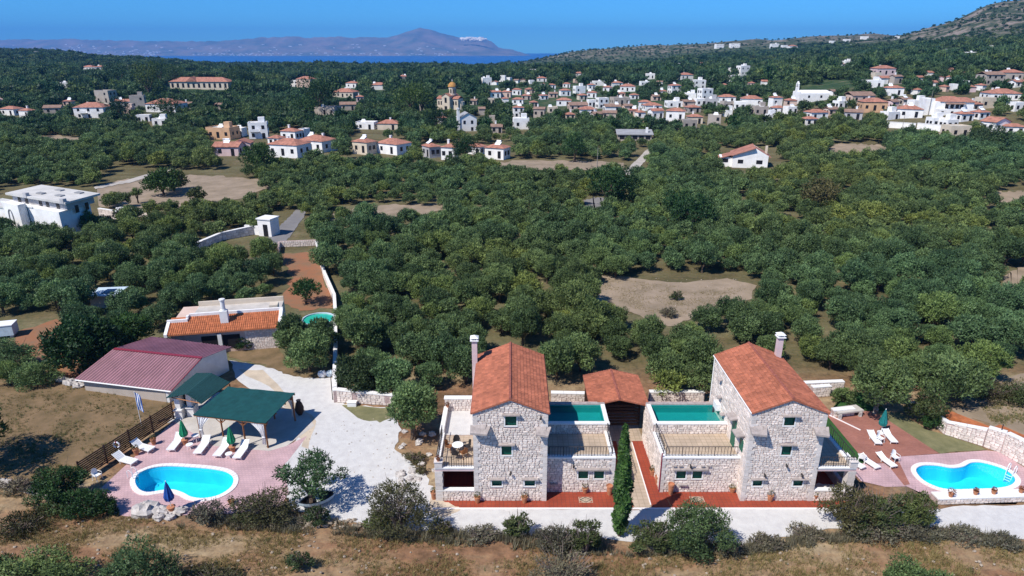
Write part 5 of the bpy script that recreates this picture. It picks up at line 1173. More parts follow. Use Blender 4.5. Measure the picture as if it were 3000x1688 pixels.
hs("""0 45 268 292 wh -.2; 47 82 272 296 wh -.3; 107 150 265 287 sg .3; 187 260 259 298 wh .1; 240 283 228 258 sf -.2; 288 325 250 270 wg .2; 325 362 241 270 sf .3; 368 448 253 284 wh -.1; 450 480 261 274 sg .1
152 181 208 222 wf .2; 207 235 165 178 wh -.1; 238 265 165 178 wh .2; 60 74 131 139 wf 0; 86 102 131 139 wf 0; 541 562 267 276 sg .1; 520 588 322 352 of -.15; 588 612 324 345 wf -.1; 622 672 308 350 wf .25; 539 600 357 393 kg .0; 585 630 349 388 kG .1; 341 375 298 307 wf .2; 383 418 308 317 wf .1
745 791 191 221 ph -.3; 728 752 203 219 wf -.1; 826 856 213 228 wh .2; 870 901 205 223 wh -.2; 931 971 209 227 wh .1; 836 894 226 247 ch -.15; 894 914 238 257 kh .2; 791 850 270 291 sf -.2; 852 894 257 279 sb .2; 1054 1069 269 280 sf .1
895 944 312 326 wf -.1; 950 1004 304 329 ch -.1; 1099 1121 297 312 wh .2; 1181 1201 249 265 sg -.2; 1203 1219 267 290 sb .1; 1230 1259 226 248 wg .2; 1260 1287 226 246 ph -.2; 1210 1236 197 215 wf .3; 1255 1272 191 206 wf -.2; 1001 1026 189 202 sh .2; 1119 1131 171 178 wf 0; 1231 1244 300 310 sf 0; 1236 1262 328 336 sb 0
706 754 320 355 wh -.3; 754 772 326 352 wf -.3; 674 711 340 366 wh -.3; 674 769 350 398 wh -.3; 749 838 342 384 wh -.45; 885 944 344 389 ch -.55; 944 1030 350 390 wh -.6; 1058 1111 357 398 gh -1.0; 1111 1151 357 404 wh -.3; 1178 1221 362 390 wh -.5; 1220 1282 361 403 wh -.45
1288 1317 245 263 wh -.1; 1290 1317 262 296 wh .1; 1290 1330 299 327 wf .1; 1288 1312 220 240 wh -.2; 1342 1372 266 297 sg -.2; 1332 1352 255 270 sh .2; 1376 1397 212 223 wh .1; 1415 1435 207 221 wh -.2; 1407 1435 222 242 wh .2; 1400 1438 247 268 wh -.1; 1442 1472 218 236 wf .3; 1477 1497 209 226 wh .2; 1491 1520 205 216 wf .1; 1476 1502 228 247 wh -.2; 1452 1477 235 252 ch .3; 1430 1477 258 278 pb .1; 1477 1497 252 271 wf .2; 1456 1500 270 290 wh .1; 1487 1520 281 302 sb .3; 1515 1552 278 301 sb -.2; 1499 1530 240 274 wf .3; 1517 1540 215 231 wh -.1; 1535 1566 205 219 wh .2; 1560 1600 212 231 wh -.15; 1537 1584 247 266 sf .2; 1520 1560 264 282 wb .1; 1567 1590 262 280 pb .2; 1582 1610 272 293 ph -.2; 1421 1445 286 303 ch .1; 1350 1374 193 206 wh .1; 1320 1345 220 236 ph .2; 1312 1336 238 252 sh -.1; 1355 1378 237 251 wh .3; 1380 1402 232 246 pb .1; 1378 1402 272 284 cf .1
1607 1638 251 272 wh -.1; 1620 1664 260 279 wh .1; 1632 1668 271 304 wg .3; 1676 1727 269 306 wh -.25; 1725 1762 270 285 sh .2; 1730 1768 286 312 ch -.1; 1710 1752 304 328 sf .2; 1780 1816 290 323 sf -.3; 1682 1713 209 237 wh .3; 1654 1678 229 240 wh -.1; 1739 1774 202 224 wf .15; 1757 1792 219 252 wf .3; 1722 1753 236 249 wf -.2; 1747 1775 250 268 wf .2; 1775 1806 250 270 gf -.2; 1810 1851 238 259 wh -.1; 1867 1921 241 266 wh -.2; 1815 1845 257 277 sf .2; 1846 1877 258 278 wf -.2; 1893 1931 270 292 sf .1; 1677 1717 256 270 wf .1; 1714 1746 251 269 pb .2; 1832 1868 190 206 wf .2; 1855 1885 166 190 wf .3; 1825 1840 171 182 wf -.1; 1707 1743 184 201 wh .2; 1625 1646 186 200 wf 0; 1445 1467 182 194 wh .1; 1755 1771 157 165 wh 0; 1800 1820 107 122 wf .1; 1838 1860 110 122 wf 0; 1871 1906 137 147 wh -.1; 1700 1716 160 168 wf 0; 1610 1632 206 216 wf .1; 1585 1606 236 250 wh .1; 1551 1574 232 246 ph -.2; 1600 1622 282 298 wh .2; 1330 1348 176 182 wf 0; 1640 1662 240 254 pb .1
1938 1966 237 270 wh .2; 1976 2004 250 267 ph -.1; 1943 1976 269 287 wh -.1; 1976 2004 271 288 wf .2; 1931 1949 290 308 wf .1; 2203 2250 166 192 kh .05; 2196 2213 184 207 cf .1; 2208 2243 191 213 wg .2; 2178 2222 204 222 wf -.1; 2243 2268 186 213 sg .2; 2230 2274 214 242 wh -.2; 2138 2198 233 261 pb .1; 2171 2232 246 284 oh -.15; 2031 2082 274 302 wh .2; 2079 2108 274 292 pb .2; 2101 2131 257 275 wf .3; 2127 2174 274 302 gb -.4; 2022 2056 298 316 wh .1; 2262 2293 246 266 sb .3; 2293 2332 255 277 wf .1; 2261 2327 265 298 wh -.35; 2408 2448 280 308 wh .2; 2451 2490 280 301 wh .3; 2341 2374 300 323 wf .1; 2374 2408 302 324 wf .2; 2385 2437 319 348 cf .05; 2481 2541 297 337 wG .35; 2531 2580 310 340 wh -.3; 2543 2580 260 282 wf .2; 2546 2580 201 221 wg .2; 2473 2524 179 213 sb .1; 2523 2572 175 205 sh -.1; 2493 2568 227 254 wh -.15; 2463 2500 247 274 cf .1; 2106 2124 157 171 wh .1; 2122 2143 154 166 wf .1; 2418 2463 132 146 wf -.1; 2486 2502 115 126 wf .1; 2168 2183 92 100 wf 0; 2124 2138 99 106 wf 0; 2088 2100 103 110 wf 0; 1940 1958 110 122 wf 0; 1966 1980 113 127 wf .1; 1984 2004 114 128 wh .1; 2136 2146 112 119 wf 0; 2368 2380 124 136 wf .3; 2253 2262 92 98 wf 0; 2404 2412 121 128 wf 0; 1992 2000 148 156 wf 0; 2440 2470 262 280 sh .2; 2222 2262 290 302 wf .3""")
_r = random.Random(77)
for _k in range(900):
    if len(H_) > 330: break
    _z = _r.choice([(1295, 1960, 206, 300), (1295, 1960, 206, 300), (2240, 2570, 186, 330), (1220, 1300, 196, 262), (1950, 2260, 238, 300), (0, 480, 250, 292)])
    _x, _y = _r.uniform(_z[0], _z[1]), _r.uniform(_z[2], _z[3]); _w = _r.uniform(13, 19)*(_y/230)**.8
    if _z[0] == 0 and _r.random() < .8: continue
    if any(h[0]-_w*.55 < _x < h[1]+_w*.55 and h[2]-_w*.5 < _y < h[3]+_w*.75 for h in H_) or 2000 < _x < 2095 or 2225 < _x < 2390 and _y > 300 or 2335 < _x < 2470 and _y > 235: continue
    H_.append([round(_x-_w/2, 1), round(_x+_w/2, 1), round(_y-_w*.72, 1), round(_y, 1), _r.choice('wwwwwcpk'), _r.choice('hhgfbfG'), round(_r.uniform(-.5, .4), 2)])
def cluster(px, row):
    if row < 192: return 'scattered on the far slope'
    if row > 340 and px < 1290: return 'in the row below the church'
    if px < 500: return 'in the far left hamlet'
    if px < 700: return 'left of the villa row'
    if px < 1085: return 'left of the domed church'
    if px < 1288: return 'around the domed church'
    if px < 1480: return 'in the left part of the village'
    if px < 1660: return 'in the middle of the village'
    if px < 1935: return 'in the village right of centre'
    if px < 2200: return 'near the long white chapel'
    return 'on the right edge of the village'
WN = {'w': 'white', 'c': 'cream', 'p': 'tan', 's': 'stone', 'g': 'grey', 'o': 'peach', 'k': 'pinkish'}
RN = {'h': 'hipped red roof', 'g': 'gabled roof', 'G': 'gable end facing us', 'f': 'flat roof', 'b': 'brown-tiled roof'}
cnt = {}
for r_ in H_: cnt.setdefault((r_[4], r_[5], cluster((r_[0]+r_[1])/2, r_[3])), []).append((r_[0]+r_[1])/2)
def make_house(rec):
    x0, x1, yt, yb, wc, rf, rot = rec; px = (x0+x1)/2; X, Y, z, d = ray(px, yb)
    W = (x1-x0)*d/1647; tot = (yb-yt)*d/1647; rot = rot or 0
    k = abs(math.sin(rot)); W = W/(math.cos(rot)+.75*k) if abs(rot) < .9 else W*.75
    W = min(W, 21)*1.04; D = max(4.0, W*.75); fl = rf == 'f'
    Hh = max(2.6, min(8.2, max(5.0, W*.85), tot*(.93 if fl else .76)-(D*.04 if not fl else 0)))
    key = (wc, rf, cluster(px, yb)); L = sorted(cnt[key]); i = min(L.index(px), 28)
    lab = '%s house with %s %s' % (WN[wc], RN[rf], key[2])
    if len(L) > 1 and L.index(px) > 28: lab = '%s house with %s %s, towards its right end' % (WN[wc], RN[rf], key[2])
    elif len(L) > 1: lab = '%s %s house with %s %s' % (ORD[i]+('' if i == 0 else ' from left'), WN[wc], RN[rf], key[2])
    Yc = Y+D*.5
    root = thing('village_house', lab, 'house', (X, Yc, z-.2), rot, 'village houses' if px > 1290 and yb > 192 else 'scattered country houses')
    hw, hd = W/2, D/2; q = MB(); ez = -1.5
    q.box(-hw, hw, -hd, hd, ez, Hh)
    if rf in 'gG': 
        zr = Hh+(W if rf == 'G' else D)*.18
        if rf == 'G': q.add([(-hw, -hd, Hh), (hw, -hd, Hh), (0, -hd, zr), (-hw, hd, Hh), (hw, hd, Hh), (0, hd, zr)], [(0, 1, 2), (4, 3, 5)])
        else: q.add([(-hw, -hd, Hh), (-hw, hd, Hh), (-hw, 0, zr), (hw, -hd, Hh), (hw, hd, Hh), (hw, 0, zr)], [(1, 0, 2), (3, 4, 5)])
    if fl:
        for (a, b, c, e) in ((-hw, hw, -hd, -hd+.2), (-hw, hw, hd-.2, hd), (-hw, -hw+.2, -hd+.2, hd-.2), (hw-.2, hw, -hd+.2, hd-.2)): q.box(a, b, c, e, Hh, Hh+.45)
    rr2 = random.Random(int(px*13+yb*7))
    q.build('wall', M['wall_'+wc], root)
    q = MB(); o = .3; tile = 'roof_b' if rf in 'b' or (wc == 's' and rf != 'h') else 'roof_r'
    if fl: q.box(-hw+.2, hw-.2, -hd+.2, hd-.2, Hh, Hh+.08); q.build('roof', M['roof_f' if wc != 'g' and wc != 's' else 'roof_g'], root)
    elif rf == 'G': zr = Hh+.1+W*.18; q.slab([(-hw-o, -hd-o, Hh-.03), (0, -hd-o, zr), (0, hd+o, zr), (-hw-o, hd+o, Hh-.03)], .15); q.slab([(0, -hd-o, zr), (hw+o, -hd-o, Hh-.03), (hw+o, hd+o, Hh-.03), (0, hd+o, zr)], .15); q.build('roof', M[tile], root)
    elif rf in 'gb': zr = Hh+.1+D*.18; q.slab([(-hw-o, -hd-o, Hh-.03), (hw+o, -hd-o, Hh-.03), (hw+o, 0, zr), (-hw-o, 0, zr)], .15); q.slab([(-hw-o, 0, zr), (hw+o, 0, zr), (hw+o, hd+o, Hh-.03), (-hw-o, hd+o, Hh-.03)], .15); q.build('roof', M[tile], root)
    else:
        rd = max(.1, hw-hd*.9); zr = Hh+D*.2; e = Hh-.03
        P = [(-hw-o, -hd-o, e), (hw+o, -hd-o, e), (hw+o, hd+o, e), (-hw-o, hd+o, e), (-rd, 0, zr), (rd, 0, zr)]
        q.add(P, [(0, 1, 5, 4), (1, 2, 5), (2, 3, 4, 5), (3, 0, 4), (3, 2, 1, 0)]); q.build('roof', M[tile], root)
    wpx = x1-x0
    if wpx > 17:
        n = 2 if W < 9 else (3 if W < 13 else 5); st = 2 if Hh > 4.6 else 1
        for s_ in range(st):
            for k in range(n):
                if rr2.random() < .12: continue
                xw = -hw+W*(k+.5)/n+rr2.uniform(-.2, .2); zw = Hh/st*(s_+.55)
                door = s_ == 0 and k == n//2
                link('door' if door else 'window', unit_win, root, (xw, -hd, zw-(.35 if door else 0)), 0, (1.0, .12, 2.1 if door else 1.25))
            if wpx > 28:
                for sg in (-1, 1):
                    for yy_ in (-hd*.4, hd*.4): link('window', unit_win, root, (sg*hw, yy_, Hh/st*(s_+.55)), 0, (.12, 1.0, 1.25))
        if rr2.random() < .45 and not fl:
            q = MB(); q.box(-.3, .3, -.3, .3, 0, 1.5); q.box(-.38, .38, -.38, .38, 1.5, 1.62); q.build('chimney', M['wall_w'], root, (rr2.uniform(-.5, .5)*hw, hd*.3, Hh+.3))
        if wpx > 20 and rr2.random() < .45: link('water_tank', unit_tank, root, (rr2.uniform(-.6, .6)*hw, hd*.15, Hh+(.1 if fl else W*.06+.35)))
        if fl and rr2.random() < .5:
            q = MB(); q.box(-1.1, 1.1, -1, 1, 0, 2.0); q.build('stair_tower', M['wall_'+wc], root, (hw*.4, hd*.2, Hh+.08))
        if wpx > 38 and wc in 'wc' and Hh > 4.6:
            q = MB(); q.box(-1.6, 1.6, -1.1, 0, 0, .15); q.box(-1.6, 1.6, -1.1, -1.05, .15, .95); q.build('balcony', M['wall_w'], root, (-hw*.35, -hd-.005, Hh*.5))
    return root
for r_ in H_: make_house(r_)
# ---- landmark buildings
def lm(name, label, px, row, rot, cat='house', dz=0):
    X, Y, z, d = ray(px, row); return thing(name, label, cat, (X, Y, z+dz), rot), d/1647
# domed church
ch, m_ = lm('domed_church', 'cream church with orange-tiled dome on a drum, left of the village', 1126, 277, -.35, 'church')
q = MB(); q.box(-6, 6, 0, 6.5, -2, 5.6); q.box(-2.2, 2.2, -2.2, 9, -2, 7.0); q.add([(-2.2, -2.2, 7), (2.2, -2.2, 7), (0, -2.2, 8.3), (-2.2, 9, 7), (2.2, 9, 7), (0, 9, 8.3)], [(0, 1, 2), (4, 3, 5)]); q.lathe((5.9, 3.2, -2), [(2.2, 0), (2.2, 6.2)], 12); q.build('wall', M['wall_c'], ch)
for sg in (-1, 1):
    q = MB(); q.slab([(sg*2.2 if sg > 0 else -6.3, -.3, 5.6), (6.3 if sg > 0 else -2.2, -.3, 5.6), (6.3 if sg > 0 else -2.2, 3.25, 6.9), (sg*2.2 if sg > 0 else -6.3, 3.25, 6.9)], .15); q.slab([(sg*2.2 if sg > 0 else -6.3, 3.25, 6.9), (6.3 if sg > 0 else -2.2, 3.25, 6.9), (6.3 if sg > 0 else -2.2, 6.8, 5.6), (sg*2.2 if sg > 0 else -6.3, 6.8, 5.6)], .15); q.build('aisle_roof', M['roof_r'], ch)
q = MB(); q.slab([(-2.5, -2.5, 6.95), (0, -2.5, 8.45), (0, 9.2, 8.45), (-2.5, 9.2, 6.95)], .15); q.slab([(0, -2.5, 8.45), (2.5, -2.5, 6.95), (2.5, 9.2, 6.95), (0, 9.2, 8.45)], .15); q.build('nave_roof', M['roof_r'], ch)
q = MB(); q.lathe((1.5, 3.2, 7.2), [(2.0, 0), (2.0, 4.2)], 10); q.build('drum', M['wall_c'], ch)
q = MB(); q.lathe((1.5, 3.2, 11.4), [(2.35, 0), (2.25, .5), (1.9, 1.3), (1.2, 2.0), (.4, 2.4), (.12, 2.5)], 14); q.build('dome', M['dome'], ch)
q = MB(); q.box(1.44, 1.56, 3.14, 3.26, 13.8, 15.3); q.box(1.1, 1.9, 3.15, 3.25, 14.6, 14.75); q.build('cross', M['cap'], ch)
for k in range(8): a = k*math.pi/4; link('window', unit_win, ch, (1.5+1.98*math.cos(a), 3.2+1.98*math.sin(a), 9.3), a, (.12, .6, 2.0))
for x in (-5, -3.6, 3.4, 4.8): link('window', unit_win, ch, (x, 0, 3.4), 0, (.7, .12, 1.9))
link('window', unit_win, ch, (0, -2.2, 5.0), 0, (1.2, .12, 2.6)); link('door', unit_win, ch, (0, -2.2, .6), 0, (1.5, .12, 2.8))
# chapel
cp_, m_ = lm('white_chapel', 'long plain white vaulted chapel with a tall bell gable at its left end', 2047, 256, 0, 'church'); cp_.scale = (1, 1, .8)
Lh = 36*m_; q = MB(); n = 8; vs = []
prf = [(0, -2), (0, 4.6)]+[(4*(1-math.cos(math.pi*k/n)), 4.6+1.6*math.sin(math.pi*k/n)) for k in range(1, n)]+[(8, 4.6), (8, -2)]
vs = [(-Lh, y, z) for y, z in prf]+[(Lh, y, z) for y, z in prf]; N = len(prf); q.add(vs, [(i, i+N, i+N+1, i+1) for i in range(N-1)]+[tuple(range(N)), tuple(range(2*N-1, N-1, -1))]); q.build('nave', M['wall_w'], cp_)
q = MB(); q.box(-Lh-.6, -Lh, 0, 7.6, -2, 5.4); q.box(-Lh-.6, -Lh, 2.6, 5.4, 5.4, 7.5); q.box(-Lh-.6, -Lh, 2.7, 3.3, 7.5, 9.6); q.box(-Lh-.6, -Lh, 4.7, 5.3, 7.5, 9.6); q.add([(-Lh-.6, 2.6, 9.6), (-Lh, 2.6, 9.6), (-Lh, 5.4, 9.6), (-Lh-.6, 5.4, 9.6), (-Lh-.6, 4, 11), (-Lh, 4, 11)], [(0, 1, 2, 3), (0, 4, 5, 1), (2, 5, 4, 3), (0, 3, 4), (1, 5, 2)]); q.build('bell_gable', M['wall_w'], cp_)
q = MB(); q.lathe((-Lh-.3, 4, 8.0), [(.5, 0), (.35, .6), (.15, .8)], 8); q.build('bell', M['dark'], cp_)
for x in (-Lh*.4, Lh*.45): link('window', unit_win, cp_, (x, 0, 2.8), 0, (.9, .12, 1.3))
# ruined long wall behind the chapel
X, Y, z, d = ray(2066, 222); X2, Y2, z2, d = ray(2143, 222); garden_wall('ruined_wall', [(X, Y+9), (X2, Y2+9)], [7.5, 7.0], .8, 'tall ruined ochre stone wall behind the white chapel', 500, cap=False, limit=0, stonesz=((.6, .9), (.8, 1.6)))
# white retaining wall at the right
for (a, b_, c, e, lab) in ((2228, 322, 2300, 328, 'whitewashed yard wall at the lower right edge of the village, left section'), (2304, 326, 2383, 334, 'whitewashed yard wall at the lower right edge of the village, right section')):
    X, Y, z, d = ray(a, b_); X2, Y2, z2, d2 = ray(c, e); rt = thing('yard_wall', lab, 'wall', (X, Y, z)); L_ = math.hypot(X2-X, Y2-Y); rt.rotation_euler = (0, 0, math.atan2(Y2-Y, X2-X)); q = MB(); q.box(0, L_, 0, .4, -1, 2.0); q.build('wall_body', M['wall_w'], rt); q = MB(); q.box(-.05, L_+.05, -.06, .46, 2.0, 2.12); q.build('coping', M['cap'], rt)
# school
sc, m_ = lm('long_school', 'long low cream building with red hipped roof and many tall windows, far left', 502, 226, -.06, 'building')
W = 150*m_/2; q = MB(); q.box(-W, W, 0, 11, -1, 5.2); q.build('wall', M['wall_c'], sc); q = MB(); q.add([(-W-.6, -.6, 5.2), (W+.6, -.6, 5.2), (W+.6, 11.6, 5.2), (-W-.6, 11.6, 5.2), (-W+6, 5.5, 8.2), (W-6, 5.5, 8.2)], [(0, 1, 5, 4), (1, 2, 5), (2, 3, 4, 5), (3, 0, 4), (3, 2, 1, 0)]); q.add([(-9, -.9, 5.3), (-1, -.9, 5.3), (-5, -.9, 8.4), (-9, 5, 5.3), (-1, 5, 5.3), (-5, 5, 8.9)], [(0, 2, 5, 3), (2, 1, 4, 5), (0, 1, 2)]); q.build('roof', M['roof_r'], sc)
for k in range(11): link('window', unit_win, sc, (-W+2*W*(k+.5)/11, 0, 2.6), 0, (1.6, .12, 2.9))
# bell-tower house
bh, m_ = lm('white_gabled_house', 'white house with grey gable roof and slim bell turret below the church', 1178, 331, .25, 'house')
q = MB(); q.box(-3.4, 3.4, 0, 7, -1, 5.2); q.add([(-3.4, 0, 5.2), (3.4, 0, 5.2), (0, 0, 7.0), (-3.4, 7, 5.2), (3.4, 7, 5.2), (0, 7, 7.0)], [(0, 1, 2), (4, 3, 5)]); q.box(-4.4, -3.4, -.4, .8, -1, 7.6); q.build('wall', M['wall_w'], bh)
q = MB(); q.slab([(-3.7, -.3, 5.15), (0, -.3, 7.15), (0, 7.3, 7.15), (-3.7, 7.3, 5.15)], .15); q.slab([(0, -.3, 7.15), (3.7, -.3, 5.15), (3.7, 7.3, 5.15), (0, 7.3, 7.15)], .15); q.build('roof', M['roof_g'], bh)
q = MB(); q.box(-4.3, -4.1, -.3, .7, 7.6, 8.7); q.box(-3.7, -3.5, -.3, .7, 7.6, 8.7); q.box(-4.4, -3.4, -.4, .8, 8.7, 8.95); q.build('bell_turret', M['wall_w'], bh)
for (x, z_) in ((-1.5, 3.5), (1.5, 3.5), (1.5, .9)): link('window', unit_win, bh, (x, 0, z_), 0, (.9, .12, 1.3))
# red-roofed villa among the groves
rv, m_ = lm('red_roofed_villa', 'white villa with split red roof planes standing alone in the grove on the right', 1884, 424, -.25, 'house')
q = MB(); q.box(-4.6, 4.6, 0, 8, -1, 3.4); q.box(-8.0, -4.6, 1, 6, -1, 2.6); q.add([(-4.6, 0, 3.4), (4.6, 0, 3.4), (1.0, 0, 5.4), (-4.6, 8, 3.4), (4.6, 8, 3.4), (1.0, 8, 5.4)], [(0, 1, 2), (4, 3, 5)]); q.build('wall', M['wall_w'], rv)
q = MB(); q.slab([(-5, -.5, 3.3), (1.0, -.9, 5.6), (1.0, 8.5, 5.6), (-5, 8.5, 3.3)], .18); q.build('roof_slope', M['roof_r'], rv); q = MB(); q.slab([(1.0, .6, 5.3), (5.4, .6, 3.0), (5.4, 8.5, 3.0), (1.0, 8.5, 5.3)], .18); q.build('roof_slope', M['roof_r'], rv); q = MB(); q.slab([(-8.3, .5, 2.3), (-4.7, .5, 3.4), (-4.7, 6.3, 3.4), (-8.3, 6.3, 2.3)], .15); q.build('side_roof', M['roof_r'], rv)
q = MB(); q.box(4.0, 4.6, 4, 4.6, 3.0, 5.6); q.build('chimney', M['wall_c'], rv)
for (x, w_) in ((-6.5, 1.6), (-2.5, 1.4), (2.4, 1.6)): link('window', unit_win, rv, (x, 0 if x > -5 else 1, 1.7), 0, (w_, .12, 1.0))
q = MB(); q.box(-12, -8, 2, 2.4, -1, 1.0); q.build('yard_wall', M['wall_c'], rv)
# grey-roofed long shed
gs, m_ = lm('grey_roofed_shed', 'long low building with weathered grey sheet roof and small white chimney at the grove edge', 1596, 356, -.08, 'shed')
W = 46*m_; q = MB(); q.box(-W*.9, W*.9, 0, 6, -1, 2.3); q.build('wall', M['wall_s'], gs); q = MB(); q.slab([(-W, -.5, 2.3), (W, -.5, 2.3), (W, 6.5, 3.3), (-W, 6.5, 3.3)], .2); q.build('roof', M['roof_g'], gs); q = MB(); q.box(W*.6, W*.6+.8, 2, 2.8, 2.5, 4.4); q.build('chimney', M['wall_w'], gs)
for k in range(5): link('window', unit_win, gs, (-W*.7+k*W*.35, 0, 1.2), 0, (1.6, .12, 1.2))
# big white villa at right
bv, m_ = lm('large_white_villa', 'largest white villa with red roofs and a shaded balcony at the right of the village', 2392, 288, -.1, 'house'); bv.scale = (.84, .84, .8)
q = MB(); q.box(-7.0, 5.0, 0, 9, -1, 5.6); q.box(-10.5, -7, 2, 9, -1, 6.8); q.box(5, 9.5, 1.5, 9, -1, 5.4); q.box(-7.0, 9, -2.2, 0, -1, 2.4); q.build('wall', M['wall_w'], bv)
q = MB(); q.add([(-5.8, -.4, 5.6), (5.4, -.4, 5.6), (5.4, 9.4, 5.6), (-5.8, 9.4, 5.6), (-3, 4.5, 7.8), (2, 4.5, 7.8)], [(0, 1, 5, 4), (1, 2, 5), (2, 3, 4, 5), (3, 0, 4), (3, 2, 1, 0)]); q.build('roof', M['roof_r'], bv)
q = MB(); q.slab([(5, 1.0, 5.45), (10, 1.0, 5.45), (10, 9.4, 7.0), (5, 9.4, 7.0)], .2); q.build('side_roof', M['roof_r'], bv); q = MB(); q.slab([(-3.6, -1.9, 4.7), (4.4, -1.9, 4.7), (4.4, -.01, 5.3), (-3.6, -.01, 5.3)], .15); q.build('balcony_roof', M['roof_b'], bv)
for x in (-2.6, -.4, 1.8, 3.6): link('door', unit_win, bv, (x, 0, 3.5), 0, (1.4, .14, 2.0))
for x in (-5, -1, 4): link('window', unit_win, bv, (x, -2.2, .9), 0, (1.0, .12, 1.2))
# white modern building at the left edge
def GDz(px, py, z): return Vector((*GP(px*1.165, py*1.165, z), z))
wb = thing('modern_white_building', 'large white two-storey building with grey slab roof and arched wall at the left edge', 'building', (-88, 113, 0)); o_ = Vector((-88, 113, 0)); zt = 6.4
A, B, C, E_ = GP(21, 565, zt), GP(188, 592, zt), GP(286, 566, zt), GP(150, 550, zt)
A, B, C = [Vector((*p, 0))-o_ for p in (A, B, C)]; E_ = A+(C-B)
lerp2 = lambda u, v: (A*(1-u)+B*u)*(1-v)+(E_*(1-u)+C*u)*v
def blk(name, u0, u1, v0, v1, z0_, z1_, m): q = MB(); q.prism([tuple(lerp2(u, v)[:2]) for u, v in ((u0, v0), (u1, v0), (u1, v1), (u0, v1))], z0_, z1_); return q.build(name, M[m], wb)
blk('upper_storey', .02, .97, .08, .9, 4.75, zt-.35, 'wall_g'); blk('lower_storey', -.06, .94, -.12, .8, -1, 4.7, 'wall_w'); blk('roof_slab', -.02, 1.03, -.03, 1.02, zt-.35, zt, 'roof_f'); blk('terrace_parapet', -.07, .5, -.14, -.121, 4.7, 5.0, 'wall_w'); blk('arch_wall', .12, .40, -.36, -.141, -1, 5.4, 'wall_w'); blk('side_wing', -.5, -.08, -.05, .5, -1, 3.4, 'wall_w'); blk('side_roof', -.52, -.06, -.07, .52, 3.4, 3.75, 'roof_f')
for (u, v) in ((.36, .25), (.66, .3), (.42, .7), (.75, .72)): blk('roof_hatch', u, u+.1, v, v+.14, zt+.003, zt+.2, 'roof_g')
for u in (.34, .98): blk('roof_upstand', u-.03, u+.03, -.04, .06, zt-.3, zt+.55, 'wall_g')
for u in (.12, .25, .5, .62, .8): blk('window', u, u+.05, .07, .079, 4.8, 5.7, 'dark')
for v in (.3, .6): blk('window', .9705, .974, v, v+.1, 3.9, 5.2, 'dark')
p0, p1 = lerp2(.2, -.3632), lerp2(.27, -.3632); q = MB(); arc = [(p0.lerp(p1, .5-.5*math.cos(math.pi*k/8))+Vector((0, -.05, 3.0+1.4*math.sin(math.pi*k/8)))) for k in range(9)]; q.tube([p0+Vector((0, -.05, -.5))]+arc+[p1+Vector((0, -.05, -.5))], .09, 5); q.build('arch_moulding', M['roof_g'], wb)
garden_wall('field_wall', [GD(250, 545), GD(300, 553), GD(302, 540), GD(372, 548)], [1.6, 1.6, 1.4, 1.4], .4, 'pale low wall running right from the white modern building', 510, limit=0, stonesz=((.4, .6), (.6, 1.2)))
# small white gatehouse and wall near the road bend
gh, m_ = lm('white_gatehouse', 'tiny white building beside the road bend left of the red earth yard', 668, 598, -.3, 'building'); q = MB(); q.box(-1.3, 1.3, 0, 2.4, 0, 3.0); q.box(-4.5, -1.3, .4, .8, 0, 1.6); q.build('wall', M['wall_w'], gh); q = MB(); q.box(-1.45, 1.45, -.15, 2.55, 3.0, 3.2); q.build('roof', M['cap'], gh); link('door', unit_win, gh, (.2, 0, 1.1), 0, (.9, .1, 2.1))
garden_wall('white_yard_wall', [GD(455, 645), GD(500, 628), GD(560, 605), GD(640, 590)], [.9, 1.1, 1.3, 1.5], .5, 'winding whitewashed wall through the olives to the tiny white building', 511, limit=0, stonesz=((.3, .5), (.5, 1.0)))
# ================================================================== trees and plants
def crown_mesh(name, m, rx, rz, nblob, nleaf, size, seed, zc=0.0, airy=0.0, br=(.26, .44), up=.35, feather=.6):
    rg = np.random.RandomState(seed)
    k = np.arange(nblob)+.5; ph = np.arccos(1-1.55*k/nblob); th = math.pi*(1+5**.5)*k+rg.uniform(-.5, .5, nblob)
    cen = np.stack([np.cos(th)*np.sin(ph), np.sin(th)*np.sin(ph), np.cos(ph)], 1)*np.array([rx, rx, rz])*rg.uniform(.48, .96, nblob)[:, None]
    rad = rg.uniform(br[0], br[1], nblob)*rx*.95
    cen = np.vstack([cen, [[0, 0, 0]]]); rad = np.append(rad, rx*.42)
    wts = rad**2; wts /= wts.sum(); C, Dn = [], []
    bi = rg.choice(len(rad), int(nleaf*1.9), p=wts); d = rg.normal(size=(len(bi), 3)); d /= np.linalg.norm(d, axis=1)[:, None]
    p = cen[bi]+d*(rad[bi]*rg.uniform(.62, 1.28, len(bi)))[:, None]*np.array([1, 1, .82])
    dd = np.linalg.norm((p[:, None, :]-cen[None])/np.array([1, 1, .82]), axis=2)/rad[None]; dd[np.arange(len(bi)), bi] = 9
    keep = dd.min(1) > .62; keep &= p[:, 2] > -rz*.85
    if airy: keep &= rg.uniform(size=len(bi)) > airy
    p, d, bi = p[keep][:nleaf], d[keep][:nleaf], bi[keep][:nleaf]
    tb = rg.uniform(0, 1, nblob+1); t = np.clip(.38*rg.uniform(0, 1, len(p))+.5*tb[bi]+.12*np.clip(d[:, 2], 0, 1), 0, 1)  # tint random by leaf and clump; up-facing leaves painted lighter for sunlit tops
    p = p+np.array([0, 0, zc]); d = d+np.array([0, 0, up]); me = leaves_mesh(p, d, size, rg, feather, t); me.name = name; me.materials.append(M[m] if isinstance(m, str) else m); return me
